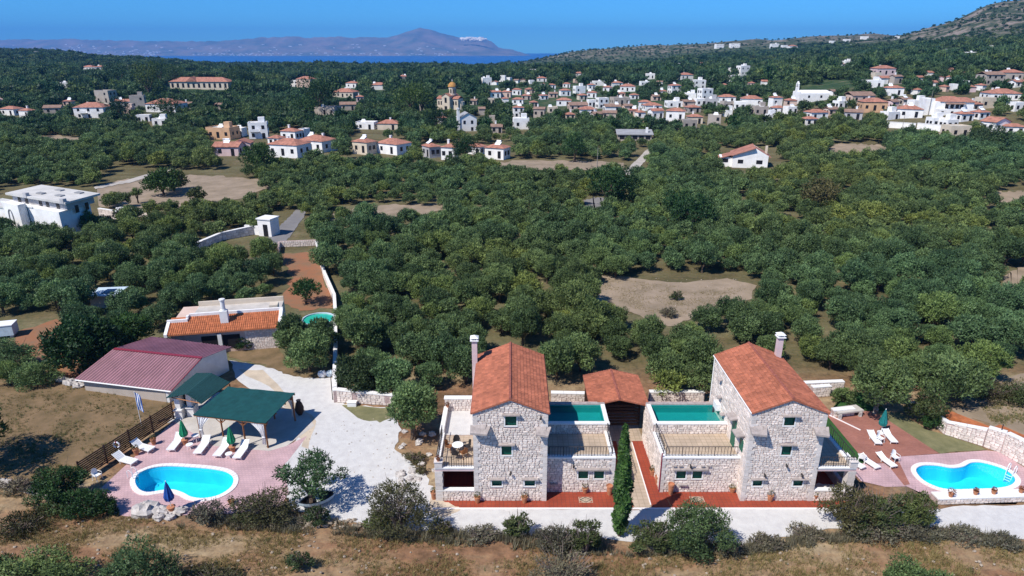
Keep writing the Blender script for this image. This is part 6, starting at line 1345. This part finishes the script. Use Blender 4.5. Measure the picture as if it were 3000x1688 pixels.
def trunk_mesh(h, r, seed, spread=.6, n=4, m='bark', lean=0):
    rr = random.Random(seed); q = MB(); fork = h*rr.uniform(.25, .4)
    q.tube([(0, 0, -.2), (rr.uniform(-.05, .05)+lean*.3, 0, fork*.5), (lean*.5, 0, fork)], [r*1.35, r, r*.85], 7)
    for k in range(n):
        a = 2*math.pi*k/n+rr.uniform(-.4, .4); s_ = spread*rr.uniform(.7, 1.2)
        q.tube([(lean*.5, 0, fork*.9), (lean*.8+math.cos(a)*s_*.45, math.sin(a)*s_*.45, fork+(h-fork)*.5), (lean+math.cos(a)*s_, math.sin(a)*s_, h)], [r*.6, r*.4, r*.18], 5)
    me = q.mesh('trunk', M[m]); return me
def tree(px, row, R_, H, label, kind='olive', name='tree', cat='tree', nleaf=None, size=.17, airy=0.0, seed=1, group=None, rz=None, lean=0, nb=None, trunk='bark', pos=None, mat_=None, br=(.24, .42)):
    """R_ crown radius, H total height"""
    X, Y = pos or GD(px, row); z = tz(X, Y) if Y > 90 else 0
    root = thing(name, label, cat, (X, Y, z), random.Random(seed).uniform(0, 6), group)
    rz = rz or min(R_*.85, H*.46); nb = nb or int(10+R_*3); nleaf = nleaf or int(min(9000, 75*R_*R_/size/size*.055*4))
    me = crown_mesh('crown', kind, R_, rz, nb, nleaf, size, seed, H-rz*.95, airy, br); link('crown', me, root, (lean, 0, 0)); link('trunk', trunk_mesh(H-rz*.9, .05*H if H > 2.5 else .03*H+.02, seed, R_*.45, 5, trunk, lean), root); return root
def bush(px, row, R_, H, label, kind='shrub', seed=1, group=None, airy=0.0, size=.105, twigs=True, nleaf=None, sy=.8, dens=1.0):
    R_ *= .86 if kind in ('shrub', 'dryshrub') else 1; X, Y = GD(px, row); root = thing('bush', label, 'bush', (X, Y, -.03), 0, group); kf = 1 if kind in ('darkleaf', 'olive', 'redleaf') else .62; airy = max(airy, 0 if kf == 1 else .35); nleaf = nleaf or int(kf*min(9000, 300*R_*max(R_, H)/size/size*.018*3*dens))
    me = crown_mesh('foliage', kind, R_, H*.56, int(14+R_*7), nleaf, size, seed, H*.46, max(airy, .12), (.17, .34)); link('foliage', me, root, sc=(1+.15*(seed % 3), sy, .9+.1*(seed % 2)))
    if twigs:
        rr = random.Random(seed); q = MB()
        for k in range(int((10+R_*8)*(1 if kf == 1 else 2.6))):
            a = rr.uniform(0, 6.28); e = rr.uniform(.3, 1.02); q.tube([(rr.uniform(-.15, .15), rr.uniform(-.1, .1), 0), (math.cos(a)*R_*e*.5, math.sin(a)*R_*e*.5*sy, H*.5), (math.cos(a)*R_*e, math.sin(a)*R_*e*sy, H*rr.uniform(.55, 1.05))], [.035, .022, .008], 4)
        q.build('branches', M['twig' if kf < 1 else 'bark'], root)
    return root
# ---- individual trees around the properties
tree(1040, 1103, 2.3, 4.9, 'leafy tree with rounded crown at the left side of the left villa', 'olive', seed=2, size=.15, nleaf=8500, mat_=None)
tree(785, 1276, 2.35, 4.0, 'open spreading tree with leaning trunk over the boat shell', 'olive', seed=3, size=.13, airy=.5, nleaf=3900, rz=1.4, nb=17, lean=.3, br=(.17, .29))
tree(2200, 1040, 2.45, 5.2, 'pale-trunked olive tree behind the brick patio, next to the stone slab', 'olive', seed=4, size=.16, nleaf=8000, trunk='palebark')
tree(2325, 1065, 1.5, 2.6, 'yellowish tree at the left end of the right boundary wall', 'shrub', seed=5, size=.14)
tree(2375, 1010, 2.8, 4.2, 'dark olive tree above the right boundary wall', 'olive', seed=6, size=.16, nleaf=8000)
tree(230, 935, 3.6, 5.6, 'largest dark-leaved carob tree behind the metal roofed shed', 'darkleaf', seed=7, size=.22, nleaf=9000)
tree(330, 890, 2.8, 4.6, 'dark tree between the carob and the farmhouse', 'darkleaf', seed=8, size=.2, nleaf=6000)
tree(780, 935, 2.1, 3.9, 'dark olive tree left of the rubble wall, nearest the concrete pad', 'olive', seed=9, size=.16, nleaf=7000)
tree(745, 885, 2.0, 3.9, 'olive tree at the right end of the farmhouse', 'olive', seed=10, size=.16, nleaf=6500)
tree(810, 885, 1.9, 3.6, 'olive tree below the round green pool', 'olive', seed=11, size=.16, nleaf=6000)
tree(905, 985, 2.3, 3.4, 'yellow-green bushy tree behind the low stone wall', 'shrub', seed=12, size=.16, nleaf=8000)
tree(990, 990, 2.0, 3.6, 'olive tree right behind the low stone wall, near the left villa', 'olive', seed=13, size=.16, nleaf=6500)
bush(610, 880, .95, 1.7, 'round bush in front of the farmhouse', 'darkleaf', 14)
tree(770, 765, 1.9, 3.6, 'round tree in the red earth yard behind the round pool', 'darkleaf', seed=15, size=.18)
tree(1680, 1005, 1.5, 3.0, 'small olive tree between the carport and the right villa pool', 'olive', seed=16, size=.15)
tree(1755, 1000, 1.7, 3.4, 'small olive tree close behind the right villa pool', 'olive', seed=17, size=.15)
tree(412, 492, 3.6, 5.6, 'dark round tree standing alone in the brown field, left of the pair', 'darkleaf', seed=18, size=.34, nleaf=2600)
tree(438, 480, 3.0, 4.8, 'yellow-green tree standing in the brown field, right of the pair', 'shrub', seed=19, size=.34, nleaf=2000)
tree(348, 512, 1.1, 3.2, 'small narrow bluish tree in the brown field near the white modern building', 'olive', seed=20, size=.26, nleaf=500)
tree(500, 515, 1.7, 3.6, 'small yellowish tree at the lower edge of the brown field', 'shrub', seed=21, size=.28, nleaf=900)
for i, (px, row, R_, H, kd, lab) in enumerate(((305, 226, 8, 20, 'darkleaf', 'tall dark tree with bare lower trunk left of the school building'), (380, 252, 9, 21, 'pine', 'tall yellow-green tree just left of the school building'), (405, 222, 8, 20, 'darkleaf', 'tall dark tree behind the yellow-green trees near the school'), (443, 222, 7, 17, 'pine', 'yellow-green tree at the left end of the school roof'), (603, 222, 7, 15, 'pine', 'yellow-green tree at the right end of the school'), (625, 228, 8, 13, 'darkleaf', 'dark tree right of the school'),
        (805, 290, 9.5, 17, 'darkleaf', 'very large dark tree between scattered houses, left of the domed church'), (770, 298, 6, 9, 'darkleaf', 'dark tree at the foot of the very large one'), (1035, 290, 9, 15, 'pine', 'large bright green pine left of the domed church'), (1062, 285, 6, 13, 'darkleaf', 'dark tree between the large pine and the domed church'),
        (1170, 408, 3.6, 7.2, 'darkleaf', 'round dark tree between two villas of the row'), (655, 440, 4.5, 8, 'darkleaf', 'big dark tree left below the villa row'), (1445, 408, 3.6, 8, 'darkleaf', 'tall dark tree at the edge of the brown strip'), (1095, 335, 5, 10, 'darkleaf', 'dark tree above the cream house of the villa row'), (1525, 522, 4.6, 8.5, 'darkleaf', 'large dark tree in mid grove beside the grey clearing'), (1558, 505, 3.6, 7, 'darkleaf', 'dark tree right of the large one by the grey clearing'), (1740, 585, 3.8, 6.5, 'darkleaf', 'very dark broad tree in the right middle of the grove'), (1700, 560, 3.2, 6, 'darkleaf', 'dark tree left of the very dark broad one'), (2055, 530, 4.2, 6, 'brownshrub', 'rust-tinged broad tree on the right of the grove'), (1955, 625, 1.6, 2.6, 'redleaf', 'red-leaved shrub in the grove on the right'), (2480, 380, 4.5, 7, 'shrub', 'yellowish tree below the right edge of the village'), (300, 300, 5, 9, 'darkleaf', 'dark tree in front of the far left hamlet'), (430, 300, 6, 9, 'darkleaf', 'dark tree below the red-roofed house of the far left hamlet'))):
    tree(px, row, R_, H, lab, kd, seed=40+i, size=.045*R_+.12, nleaf=2200, nb=16, pos=ray(px, row)[:2], rz=min(R_*1.1, H*.45))
# slim dark cypresses near the scattered houses left of the church
def cypress(pos, h, r, label, n, size, seed=1, group=None):
    root = thing('cypress', label, 'tree', (pos[0], pos[1], tz(*pos) if pos[1] > 90 else -.02), 0, group); rg = np.random.RandomState(seed)
    t = rg.beta(1.1, 1.25, n); prof_ = np.sin(np.pi*np.clip(t*.93+.06, 0, 1))**.6*(1-.55*t); a = rg.uniform(0, 6.283, n)
    bump = 1+.22*np.sin(t*17+3*np.sin(a)+2*np.sin(a*2))+.16*np.sin(a*3+t*31); rad = r*prof_*bump*rg.uniform(.65, 1.05, n)
    p = np.stack([np.cos(a)*rad+.06*np.sin(t*5), np.sin(a)*rad, .35+t*(h-.4)], 1); d = np.stack([np.cos(a), np.sin(a), np.full(n, .9)], 1)
    me = leaves_mesh(p, d, size, rg, long_=2.3); me.name = 'crown'; me.materials.append(M['cypress']); link('crown', me, root)
    q = MB(); q.tube([(0, 0, -.1), (0, 0, h*.5), (.05, 0, h*.95)], [r*.18, r*.12, .02], 6); q.build('trunk', M['bark'], root); return root
cypress(GD(1557, 1347), 8.7, .68, 'slim dark cypress in front of the paved lane between the two villas', 5200, .17, 4)
for i, px in enumerate((835, 845, 853)): cypress(ray(px, 228)[:2], 12, 1.8, 'slim dark cypress in a group of three left of the domed church', 260, .9, 30+i, 'cypresses left of the church')
# ---- shrubs along the front
tree(-70, 1185, 2.9, 6.2, 'dark tree mostly outside the left edge, shading the grassy yard', 'darkleaf', seed=31, size=.2, nleaf=5000)
B_ = [(150, 1262, 1.75, 3.3, 'large green bush outside the lower end of the slatted fence', 'darkleaf', 0), (140, 1290, 1.0, 1.2, 'low bright green bush at the left field edge', 'olive', 0),
 (222, 1290, 1.7, 1.9, 'broad rounded dark bush left of the left pool', 'darkleaf', 0), (275, 1292, .75, 1.2, 'small round dark bush nearest the left pool corner', 'darkleaf', 0),
 (668, 1308, 1.85, 2.4, 'large brownish round bush right of the left pool', 'brownshrub', 0), (525, 1312, 1.5, 1.5, 'grey-green scrubby bush at the front of the left pool', 'dryshrub', .1), (615, 1312, .8, .9, 'small green bush between the grey one and the brownish one', 'shrub', 0),
 (800, 1318, .85, 1.5, 'leafy green plant in front of the boat shell', 'shrub', .1), (740, 1318, 1.0, .8, 'low dry bush at the field edge below the boat shell', 'dryshrub', 0),
 (1005, 1335, 2.0, 3.7, 'tall brownish half-bare shrub in front of the left villa corner', 'brownshrub', .35), (955, 1330, .9, 1.6, 'thin grey shrub left of the tall half-bare one', 'shrub', .3),
 (1110, 1345, .8, 1.1, 'dark red-brown bush on the gravel track below the left villa', 'brownshrub', 0), (1215, 1350, 1.3, 1.1, 'low dry bush on the field edge below the left tower', 'dryshrub', 0), (1300, 1350, 1.0, 1.9, 'green-grey shrub below the left tower', 'shrub', .2),
 (1400, 1385, 1.7, 1.9, 'wide grey thorny shrub below the left patio', 'dryshrub', .2), (1470, 1392, 1.2, 2.6, 'tall grey-green shrub left of the cypress', 'shrub', .3), 
 (1640, 1385, 1.6, 2.6, 'grey-green shrub right of the cypress', 'shrub', .25), (1745, 1385, 2.3, 3.5, 'largest green bush in front of the right villa patio', 'olive', .1), (1840, 1390, 1.2, 1.2, 'low dark dry bush at the right foot of the largest green one', 'dryshrub', .1),
 (1930, 1372, 1.3, .8, 'low dry scrub on the track edge below the right villa', 'dryshrub', 0), (2030, 1350, 1.4, .9, 'low dry scrub on the track edge below the right tower', 'dryshrub', 0), (2130, 1330, 1.7, 3.2, 'broad olive-brown bush at the right foot of the right villa', 'brownshrub', .15),
 (2200, 1335, 1.9, 3.4, 'tall olive-green bush in the middle of the clump by the right pool', 'shrub', .1), (2290, 1325, 1.7, 3.0, 'grey-green bush nearest the right pool wall', 'shrub', .15), (2210, 1340, 2.4, 1.3, 'dry twiggy undergrowth below the clump by the right pool', 'dryshrub', .1),
 (2420, 1352, 1.6, .7, 'low dry scrub on the bank below the right pool', 'dryshrub', 0), (2330, 1345, 1.5, .8, 'low dry scrub left of the bank below the right pool', 'dryshrub', 0), (2520, 1368, 1.4, .6, 'low dry scrub at the right end of the track', 'dryshrub', 0),
 (110, 1500, 2.3, 3.3, 'big dark green bush cut by the bottom left corner', 'olive', 0), (350, 1505, 2.6, 3.3, 'wide green bush cut by the bottom edge, left', 'olive', .05), (20, 1490, 1.4, 2.6, 'dark bush at the bottom left edge', 'darkleaf', 0), (755, 1430, .8, 1.3, 'small yellow-green bush alone in the dry field', 'shrub', .3), (1415, 1475, 2.2, 2.6, 'bare twiggy shrub at the bottom centre', 'dryshrub', .6), (2290, 1478, 1.9, 1.3, 'green bush tips at the bottom right edge', 'olive', 0), (540, 1478, 1.6, 1.3, 'dark dry bush at the bottom edge', 'brownshrub', .1), (60, 1330, 1.8, 1.0, 'low dark dry scrub at the left edge of the field', 'brownshrub', 0), (40, 1235, 1.3, 1.0, 'grey scrub below the grey track at the left edge', 'dryshrub', .1),
 (1700, 755, .75, 1.3, 'small green bush alone in the stony clearing', 'shrub', 0), (1680, 798, 1.2, 1.6, 'bare grey shrub at the lower tip of the stony clearing', 'dryshrub', .4), (2345, 1075, 1.1, 1.3, 'dark bush at the foot of the wall behind the right lawn', 'darkleaf', .1), (1045, 1160, .8, .8, 'dark reddish plant in the rock garden left of the left villa', 'brownshrub', 0), (1060, 1190, .5, .7, 'small dark plant at the lower rock garden', 'brownshrub', 0),
 (90, 965, 2.3, 2.4, 'grey-green tree-like bush at the left edge above the grassy yard', 'olive', .1), (30, 930, 2.4, 3.2, 'olive bush at the left edge below the pale blue tank', 'olive', .05), (2120, 1010, 1.3, 1.6, 'green shrub behind the right villa roof by the lawn', 'olive', 0), (2580, 1020, 2.2, 2.2, 'greenish scrub behind the right boundary wall', 'shrub', .2), (2500, 1000, 2.0, 1.6, 'brown scrub on the dry slope behind the right boundary wall', 'brownshrub', .2)]
for i, (px, row, R_, H, lab, kd, ay) in enumerate(B_): bush(px, row, R_, H*(.62 if 'low' in lab.split()[:2] else 1), lab, kd, 100+i, None, ay)
# ---- olive groves
KEEP = [  # image areas (overview pixels) where no grove tree stands: ellipses cx, cy, rx, ry
 (455, 478, 215, 44), (330, 465, 90, 40), (980, 535, 150, 17), (1700, 748, 215, 52), (1665, 795, 100, 36), (1400, 420, 190, 15), (1610, 405, 30, 30), (1575, 440, 26, 18), (2155, 384, 85, 18), (1492, 515, 38, 17), (2550, 720, 45, 50), (150, 356, 60, 9),
 (725, 575, 60, 42), (110, 880, 85, 70), (270, 752, 50, 18), (2540, 500, 60, 22), (1990, 570, 25, 28), (1300, 615, 10, 8), (20, 850, 50, 30), (600, 430, 40, 10), (560, 625, 110, 10)]
PX = [[(545, 770), (700, 760), (705, 630), (805, 610), (822, 690), (850, 750), (862, 1030), (560, 1030), (400, 990), (190, 990), (190, 920), (400, 830)],
      [(-200, 965), (1190, 965 + 55), (3200, 1020), (3200, 1700), (-200, 1700)], [(840, 960), (1100, 985), (1190, 990), (1190, 1040), (840, 1040)],
      [(1450, 940), (1650, 930), (1660, 1040), (1450, 1040)], [(1780, 860), (2110, 960), (2140, 1060), (1780, 1060)], [(1195, 860), (1370, 870), (1390, 1040), (1195, 1040)],
      [(2110, 985), (2290, 1000), (2430, 985), (2600, 900), (3000, 880), (3000, 1100), (2100, 1100)], [(-40, 480), (255, 480), (260, 575), (-40, 575)], [(250, 520), (380, 535), (380, 560), (250, 565)]]
def blocked(px, row, tpx):
    for (cx, cy, rx, ry) in KEEP:
        if ((px-cx)/rx)**2+((row-cy-tpx*.12)/(ry+tpx*.25))**2 < 1: return True
    for P in PX:
        if inside(px, row, P): return True
    for h in HB:
        if h[0]-tpx*.30 < px < h[1]+tpx*.30 and h[2] < row < h[3]+tpx*h[4]: return True
    return False
HB = [(r_[0], r_[1], r_[2]+4, r_[3], .62 if r_[0] > 1290 else .85) for r_ in H_]+[(1092, 1164, 225, 277, .9), (2011, 2083, 215, 258, .7), (2066, 2143, 202, 222, .8), (2228, 2383, 300, 334, .6), (420, 585, 205, 226, .9), (1154, 1201, 292, 331, .9), (1810, 1958, 375, 424, .85), (1547, 1645, 336, 356, .5), (2340, 2465, 240, 288, .85), (0, 250, 470, 548, .75), (560, 690, 585, 640, .3), (1290, 1600, 255, 285, .1), (1600, 1760, 255, 300, .1)]
rg = np.random.RandomState(11); P_all = []
def band(y0, y1, sp, sc0, sc1):
    y = y0
    while y < y1:
        wdt = .86*y+12; off = rg.uniform(0, sp)
        xs = np.arange(-wdt+off, wdt, sp)
        for x in xs:
            X, Y = x+rg.uniform(-.32, .32)*sp, y+rg.uniform(-.32, .32)*sp; Z = tz(X, Y); px, row = proj(X, Y, Z)
            if not -90 < px < 2665: continue
            s_ = rg.uniform(sc0, sc1); tpx = 4.3*s_*1647/(Y*CP+20)
            if Y < 900 and blocked(px, row, tpx): continue
            if Y > 700 and Z > 36 and rg.uniform() < .5: continue
            if Y > 600 and Z > 28 and rg.uniform() < .3+min(.35, (Z-28)/60) and noise.noise(Vector((X*.012, Y*.012, 0)))+.15*rg.uniform() > -.1: continue
            if Y > 1330 and px > 1280 and rg.uniform() < .68: continue
            P_all.append((X, Y, Z, s_*(.5 if (Y > 600 and Z > 34) or (Y > 1330 and px > 1280) else 1), px, row))
        y += sp*.87
band(54, 170, 3.6, .50, .92); band(170, 420, 4.4, .62, 1.15); band(420, 900, 6.6, 1.0, 2.0); band(900, 2300, 10.5, 1.1, 2.3)
near = [p for p in P_all if p[1] < 175 and p[4] > -60 and p[4] < 2640]; near.sort(key=lambda p: -p[3]/p[1]); rest = [p for p in P_all if p[1] >= 175]
ind, more = near[:300], near[300:]
protos = []
for k in range(7):
    cm = crown_mesh('crown', 'olive', 2.3, 1.8, 30+k % 3*5, 6500, .16, 700+k, 2.45, br=(.20, .36), up=.5); protos.append((cm, trunk_mesh(2.0, .16, k, .9, 4)))
mids = [crown_mesh('crown', 'olive', 2.3, 1.8, 26, 2600, .24, 720+k, 2.45, br=(.22, .36), up=.5) for k in range(5)]
fars = [crown_mesh('crown', 'olive_far', 2.35, 1.9, 12, 420, .55, 740+k, 2.3, br=(.28, .45), up=.3) for k in range(5)]
fars.append(crown_mesh('crown', 'darkleaf', 2.3, 2.1, 9, 260, .75, 760, 2.5, br=(.34, .5)))
BANDS = [(200, 'at the far left edge'), (420, 'above the metal roofed shed'), (700, 'above the farmhouse'), (850, 'beside the red earth yard'), (1000, 'just right of the rubble wall'), (1190, 'left of the left villa chimney'), (1390, 'above the left villa roof'), (1480, 'between left villa and carport'), (1640, 'above the carport'), (1790, 'above the right rooftop pool'), (1970, 'above the right villa roof'), (2150, 'right of the right villa chimney'), (2350, 'above the brick patio'), (9999, 'above the right boundary wall')]
def zone(px, row):
    lr = next(b[1] for b in BANDS if px < b[0]); return lr, 'front rows' if row > 860 else 'middle rows' if row > 720 else 'back rows'
for i, (X, Y, Z, s_, px, row) in enumerate(ind):
    lr, nf = zone(px, row); cm, tm = protos[i % 7]
    t = thing('olive_tree', '%s olive tree %s, %s of the grove' % ('small' if s_ < .68 else 'large' if s_ > .82 else 'medium-sized', lr, nf), 'olive tree', (X, Y, Z), rg.uniform(0, 6.28), 'olive trees %s, %s' % (lr, nf))
    t.scale = (s_*rg.uniform(.92, 1.12), s_*rg.uniform(.92, 1.12), s_*rg.uniform(.9, 1.3)); link('crown', cm, t); link('trunk', tm, t)
def scatter(name, pts, meshes, label, cat, rotx=False):
    """one object whose points carry copies of a few meshes"""
    src = bpy.data.collections.new(name+'_sources')
    for k, m_ in enumerate(meshes): o = bpy.data.objects.new('%s_src_%02d' % (name, k), m_); src.objects.link(o)
    me = bpy.data.meshes.new(name); me.from_pydata([p[:3] for p in pts], [], [])
    n = len(pts); ix = me.attributes.new('pick', 'INT', 'POINT'); ix.data.foreach_set('value', np.array([p[5] for p in pts], dtype=np.int32))
    sc = me.attributes.new('sz', 'FLOAT_VECTOR', 'POINT'); sc.data.foreach_set('vector', np.array([p[3] for p in pts], dtype=np.float32).ravel())
    ro = me.attributes.new('turn', 'FLOAT_VECTOR', 'POINT'); ro.data.foreach_set('vector', np.array([(0, 0, p[4]) for p in pts], dtype=np.float32).ravel())
    o = bpy.data.objects.new(name, me); COL.objects.link(o)
    ng = bpy.data.node_groups.new(name+'_nodes', 'GeometryNodeTree'); ng.interface.new_socket('Geometry', in_out='INPUT', socket_type='NodeSocketGeometry'); ng.interface.new_socket('Geometry', in_out='OUTPUT', socket_type='NodeSocketGeometry')
    N = ng.nodes; gi, go = N.new('NodeGroupInput'), N.new('NodeGroupOutput'); ip = N.new('GeometryNodeInstanceOnPoints'); ci = N.new('GeometryNodeCollectionInfo')
    ci.inputs[0].default_value = src; ci.inputs['Separate Children'].default_value = True; ci.inputs['Reset Children'].default_value = True; ip.inputs['Pick Instance'].default_value = True
    def at(nm, ty): a = N.new('GeometryNodeInputNamedAttribute'); a.data_type = ty; a.inputs[0].default_value = nm; return a.outputs[0]
    L = ng.links; L.new(gi.outputs[0], ip.inputs['Points']); L.new(ci.outputs[0], ip.inputs['Instance']); L.new(at('pick', 'INT'), ip.inputs['Instance Index']); L.new(at('turn', 'FLOAT_VECTOR'), ip.inputs['Rotation']); L.new(at('sz', 'FLOAT_VECTOR'), ip.inputs['Scale']); L.new(ip.outputs[0], go.inputs[0])
    mo = o.modifiers.new('scatter', 'NODES'); mo.node_group = ng; stuff(o); tag(o, label, cat); return o
pk = lambda p, n, zs=1.0, dk=None: (p[0], p[1], p[2], (p[3]*rg.uniform(.85, 1.15), p[3]*rg.uniform(.85, 1.15), p[3]*rg.uniform(.8, 1.15)*zs), rg.uniform(0, 6.28), int(rg.randint(n)) if dk is None or rg.uniform() > dk else n)
scatter('olive_grove', [pk(p, 5) for p in more+[p for p in rest if p[1] < 250]], mids, 'mass of rounded olive trees filling the middle of the valley', 'grove')
scatter('valley_woodland', [pk(p, 5, dk=.12) for p in rest if 250 <= p[1] < 700], fars, 'continuous dark green olive and scrub cover around the village', 'woodland')
scatter('distant_woodland', [pk(p, 5, .8, dk=.25) for p in rest if p[1] >= 700], fars, 'far tree cover on the ridges in front of the bay and on the hillsides', 'woodland')
print('TREES', len(near), len(rest))
# ---- dry grass, weeds and stones
rg = np.random.RandomState(21)
def tufts(name, regions, n, hmin, hmax, kind, label, blades=6):
    C, Dn = [], []
    cs = []
    tries = 0
    while len(cs) < n and tries < n*20:
        tries += 1; P, bb = regions[rg.randint(len(regions))]; px, py = rg.uniform(bb[0], bb[2]), rg.uniform(bb[1], bb[3])
        if not inside(px, py, P): continue
        X, Y = GD(px, py)
        if noise.noise(Vector((X*.35, Y*.6, 1)))+rg.uniform(-.25, .35) < 0: continue
        cs.append((X, Y))
    c = np.repeat(np.array(cs), blades, 0); m_ = len(c); h = rg.uniform(hmin, hmax, m_)*np.repeat(rg.uniform(.5, 1.3, len(cs)), blades)
    a = rg.uniform(0, 6.28, m_); ln = rg.uniform(.1, .9, m_)*h; b0 = c+rg.uniform(-.09, .09, (m_, 2)); w_ = .018+.05*h
    d = np.stack([np.cos(a), np.sin(a)], 1); pr = np.stack([-np.sin(a), np.cos(a)], 1)
    z0 = np.zeros((m_, 1)); p = np.stack([np.hstack([b0-pr*w_[:, None]*.5, z0]), np.hstack([b0+pr*w_[:, None]*.5, z0]), np.hstack([b0+d*ln[:, None], h[:, None]])], 1).reshape(-1, 3)
    me = bpy.data.meshes.new(name); me.vertices.add(3*m_); me.vertices.foreach_set('co', p.astype(np.float32).ravel()); me.loops.add(3*m_); me.loops.foreach_set('vertex_index', np.arange(3*m_, dtype=np.int32)); me.polygons.add(m_); me.polygons.foreach_set('loop_start', np.arange(0, 3*m_, 3, dtype=np.int32)); me.polygons.foreach_set('loop_total', np.full(m_, 3, np.int32)); me.update()
    t = np.repeat(rg.uniform(0, 1, len(cs)), blades)*.7+rg.uniform(0, .3, m_); at = me.attributes.new('tint', 'FLOAT', 'FACE'); at.data.foreach_set('value', t.astype(np.float32)); me.materials.append(M[kind])
    o = bpy.data.objects.new(name, me); COL.objects.link(o); stuff(o); tag(o, label, 'grass'); return o
def reg(P): return (P, (min(p[0] for p in P), min(p[1] for p in P), max(p[0] for p in P), max(p[1] for p in P)))
field = reg([(-80, 1270), (300, 1300), (700, 1322), (950, 1345), (1300, 1372), (1560, 1395), (1860, 1395), (2100, 1360), (2420, 1352), (2680, 1395), (2680, 1470), (-80, 1470)])
yardr = reg([(-60, 970), (200, 970), (430, 1005), (420, 1050), (215, 1185), (100, 1260), (-60, 1240)])
clear = reg([(1490, 725), (1500, 700), (1560, 705), (1700, 720), (1880, 725), (1790, 770), (1690, 805), (1590, 775)]); rsl = reg([(2440, 990), (2600, 940), (2700, 1100), (2500, 1070)])
tufts('dry_grass', [field, field, field], 15000, .06, .26, 'straw', 'dry straw-coloured grass covering the field along the bottom')
tufts('yard_grass', [yardr, clear, rsl], 7000, .05, .2, 'straw', 'short dry grass of the left yard and the clearings')
tufts('field_weeds', [field, yardr, rsl], 1500, .1, .3, 'shrub', 'scattered green and brown weeds in the dry field', 9)
belt = reg([(440, 1300), (760, 1300), (900, 1325), (1100, 1335), (1300, 1345), (1560, 1352), (1860, 1372), (2080, 1335), (2420, 1335), (2640, 1375), (2640, 1392), (2400, 1362), (2100, 1368), (1880, 1398), (1560, 1402), (1200, 1378), (900, 1352), (440, 1325)])
tufts('brush_belt', [belt], 2600, .18, .55, 'dryshrub', 'belt of dry brush and weeds between the gravel track and the field', 12)
q = MB(); rr = random.Random(5)
for i in range(900):
    px, py = (rr.uniform(-40, 2620), rr.uniform(1300, 1465)) if i < 420 else ((rr.uniform(760, 1050), rr.uniform(1050, 1260)) if i < 560 else ((rr.uniform(1500, 1870), rr.uniform(700, 790)) if i < 760 else (rr.uniform(560, 1000), rr.uniform(1305, 1330))))
    if i < 420 and not inside(px, py, field[0]): continue
    X, Y = GD(px, py); s_ = rr.uniform(.03, .1)*(1.6 if i > 760 else .55 if 420 <= i < 560 else 1); q.blob((X, Y, s_*.4), s_, .3, i, 0, sz=(1.2, 1, .7))
o = q.build('loose_stones', M['fieldstone']); stuff(o); tag(o, 'small loose stones strewn over the field, drive and clearing', 'stones')

for (px, row, h, lab) in ((2333, 292, 9, 'tall thin utility pole beside the large white villa at the right'), (2263, 352, 8, 'utility pole at the grove edge below the yard walls on the right'), (1960, 320, 8, 'utility pole in front of the village, left of the long white chapel'), (1500, 452, 8, 'utility pole by the pale track in the grove')):
    X, Y, z, d_ = ray(px, row); pole(X, Y, h, lab, .09, name='utility_pole')
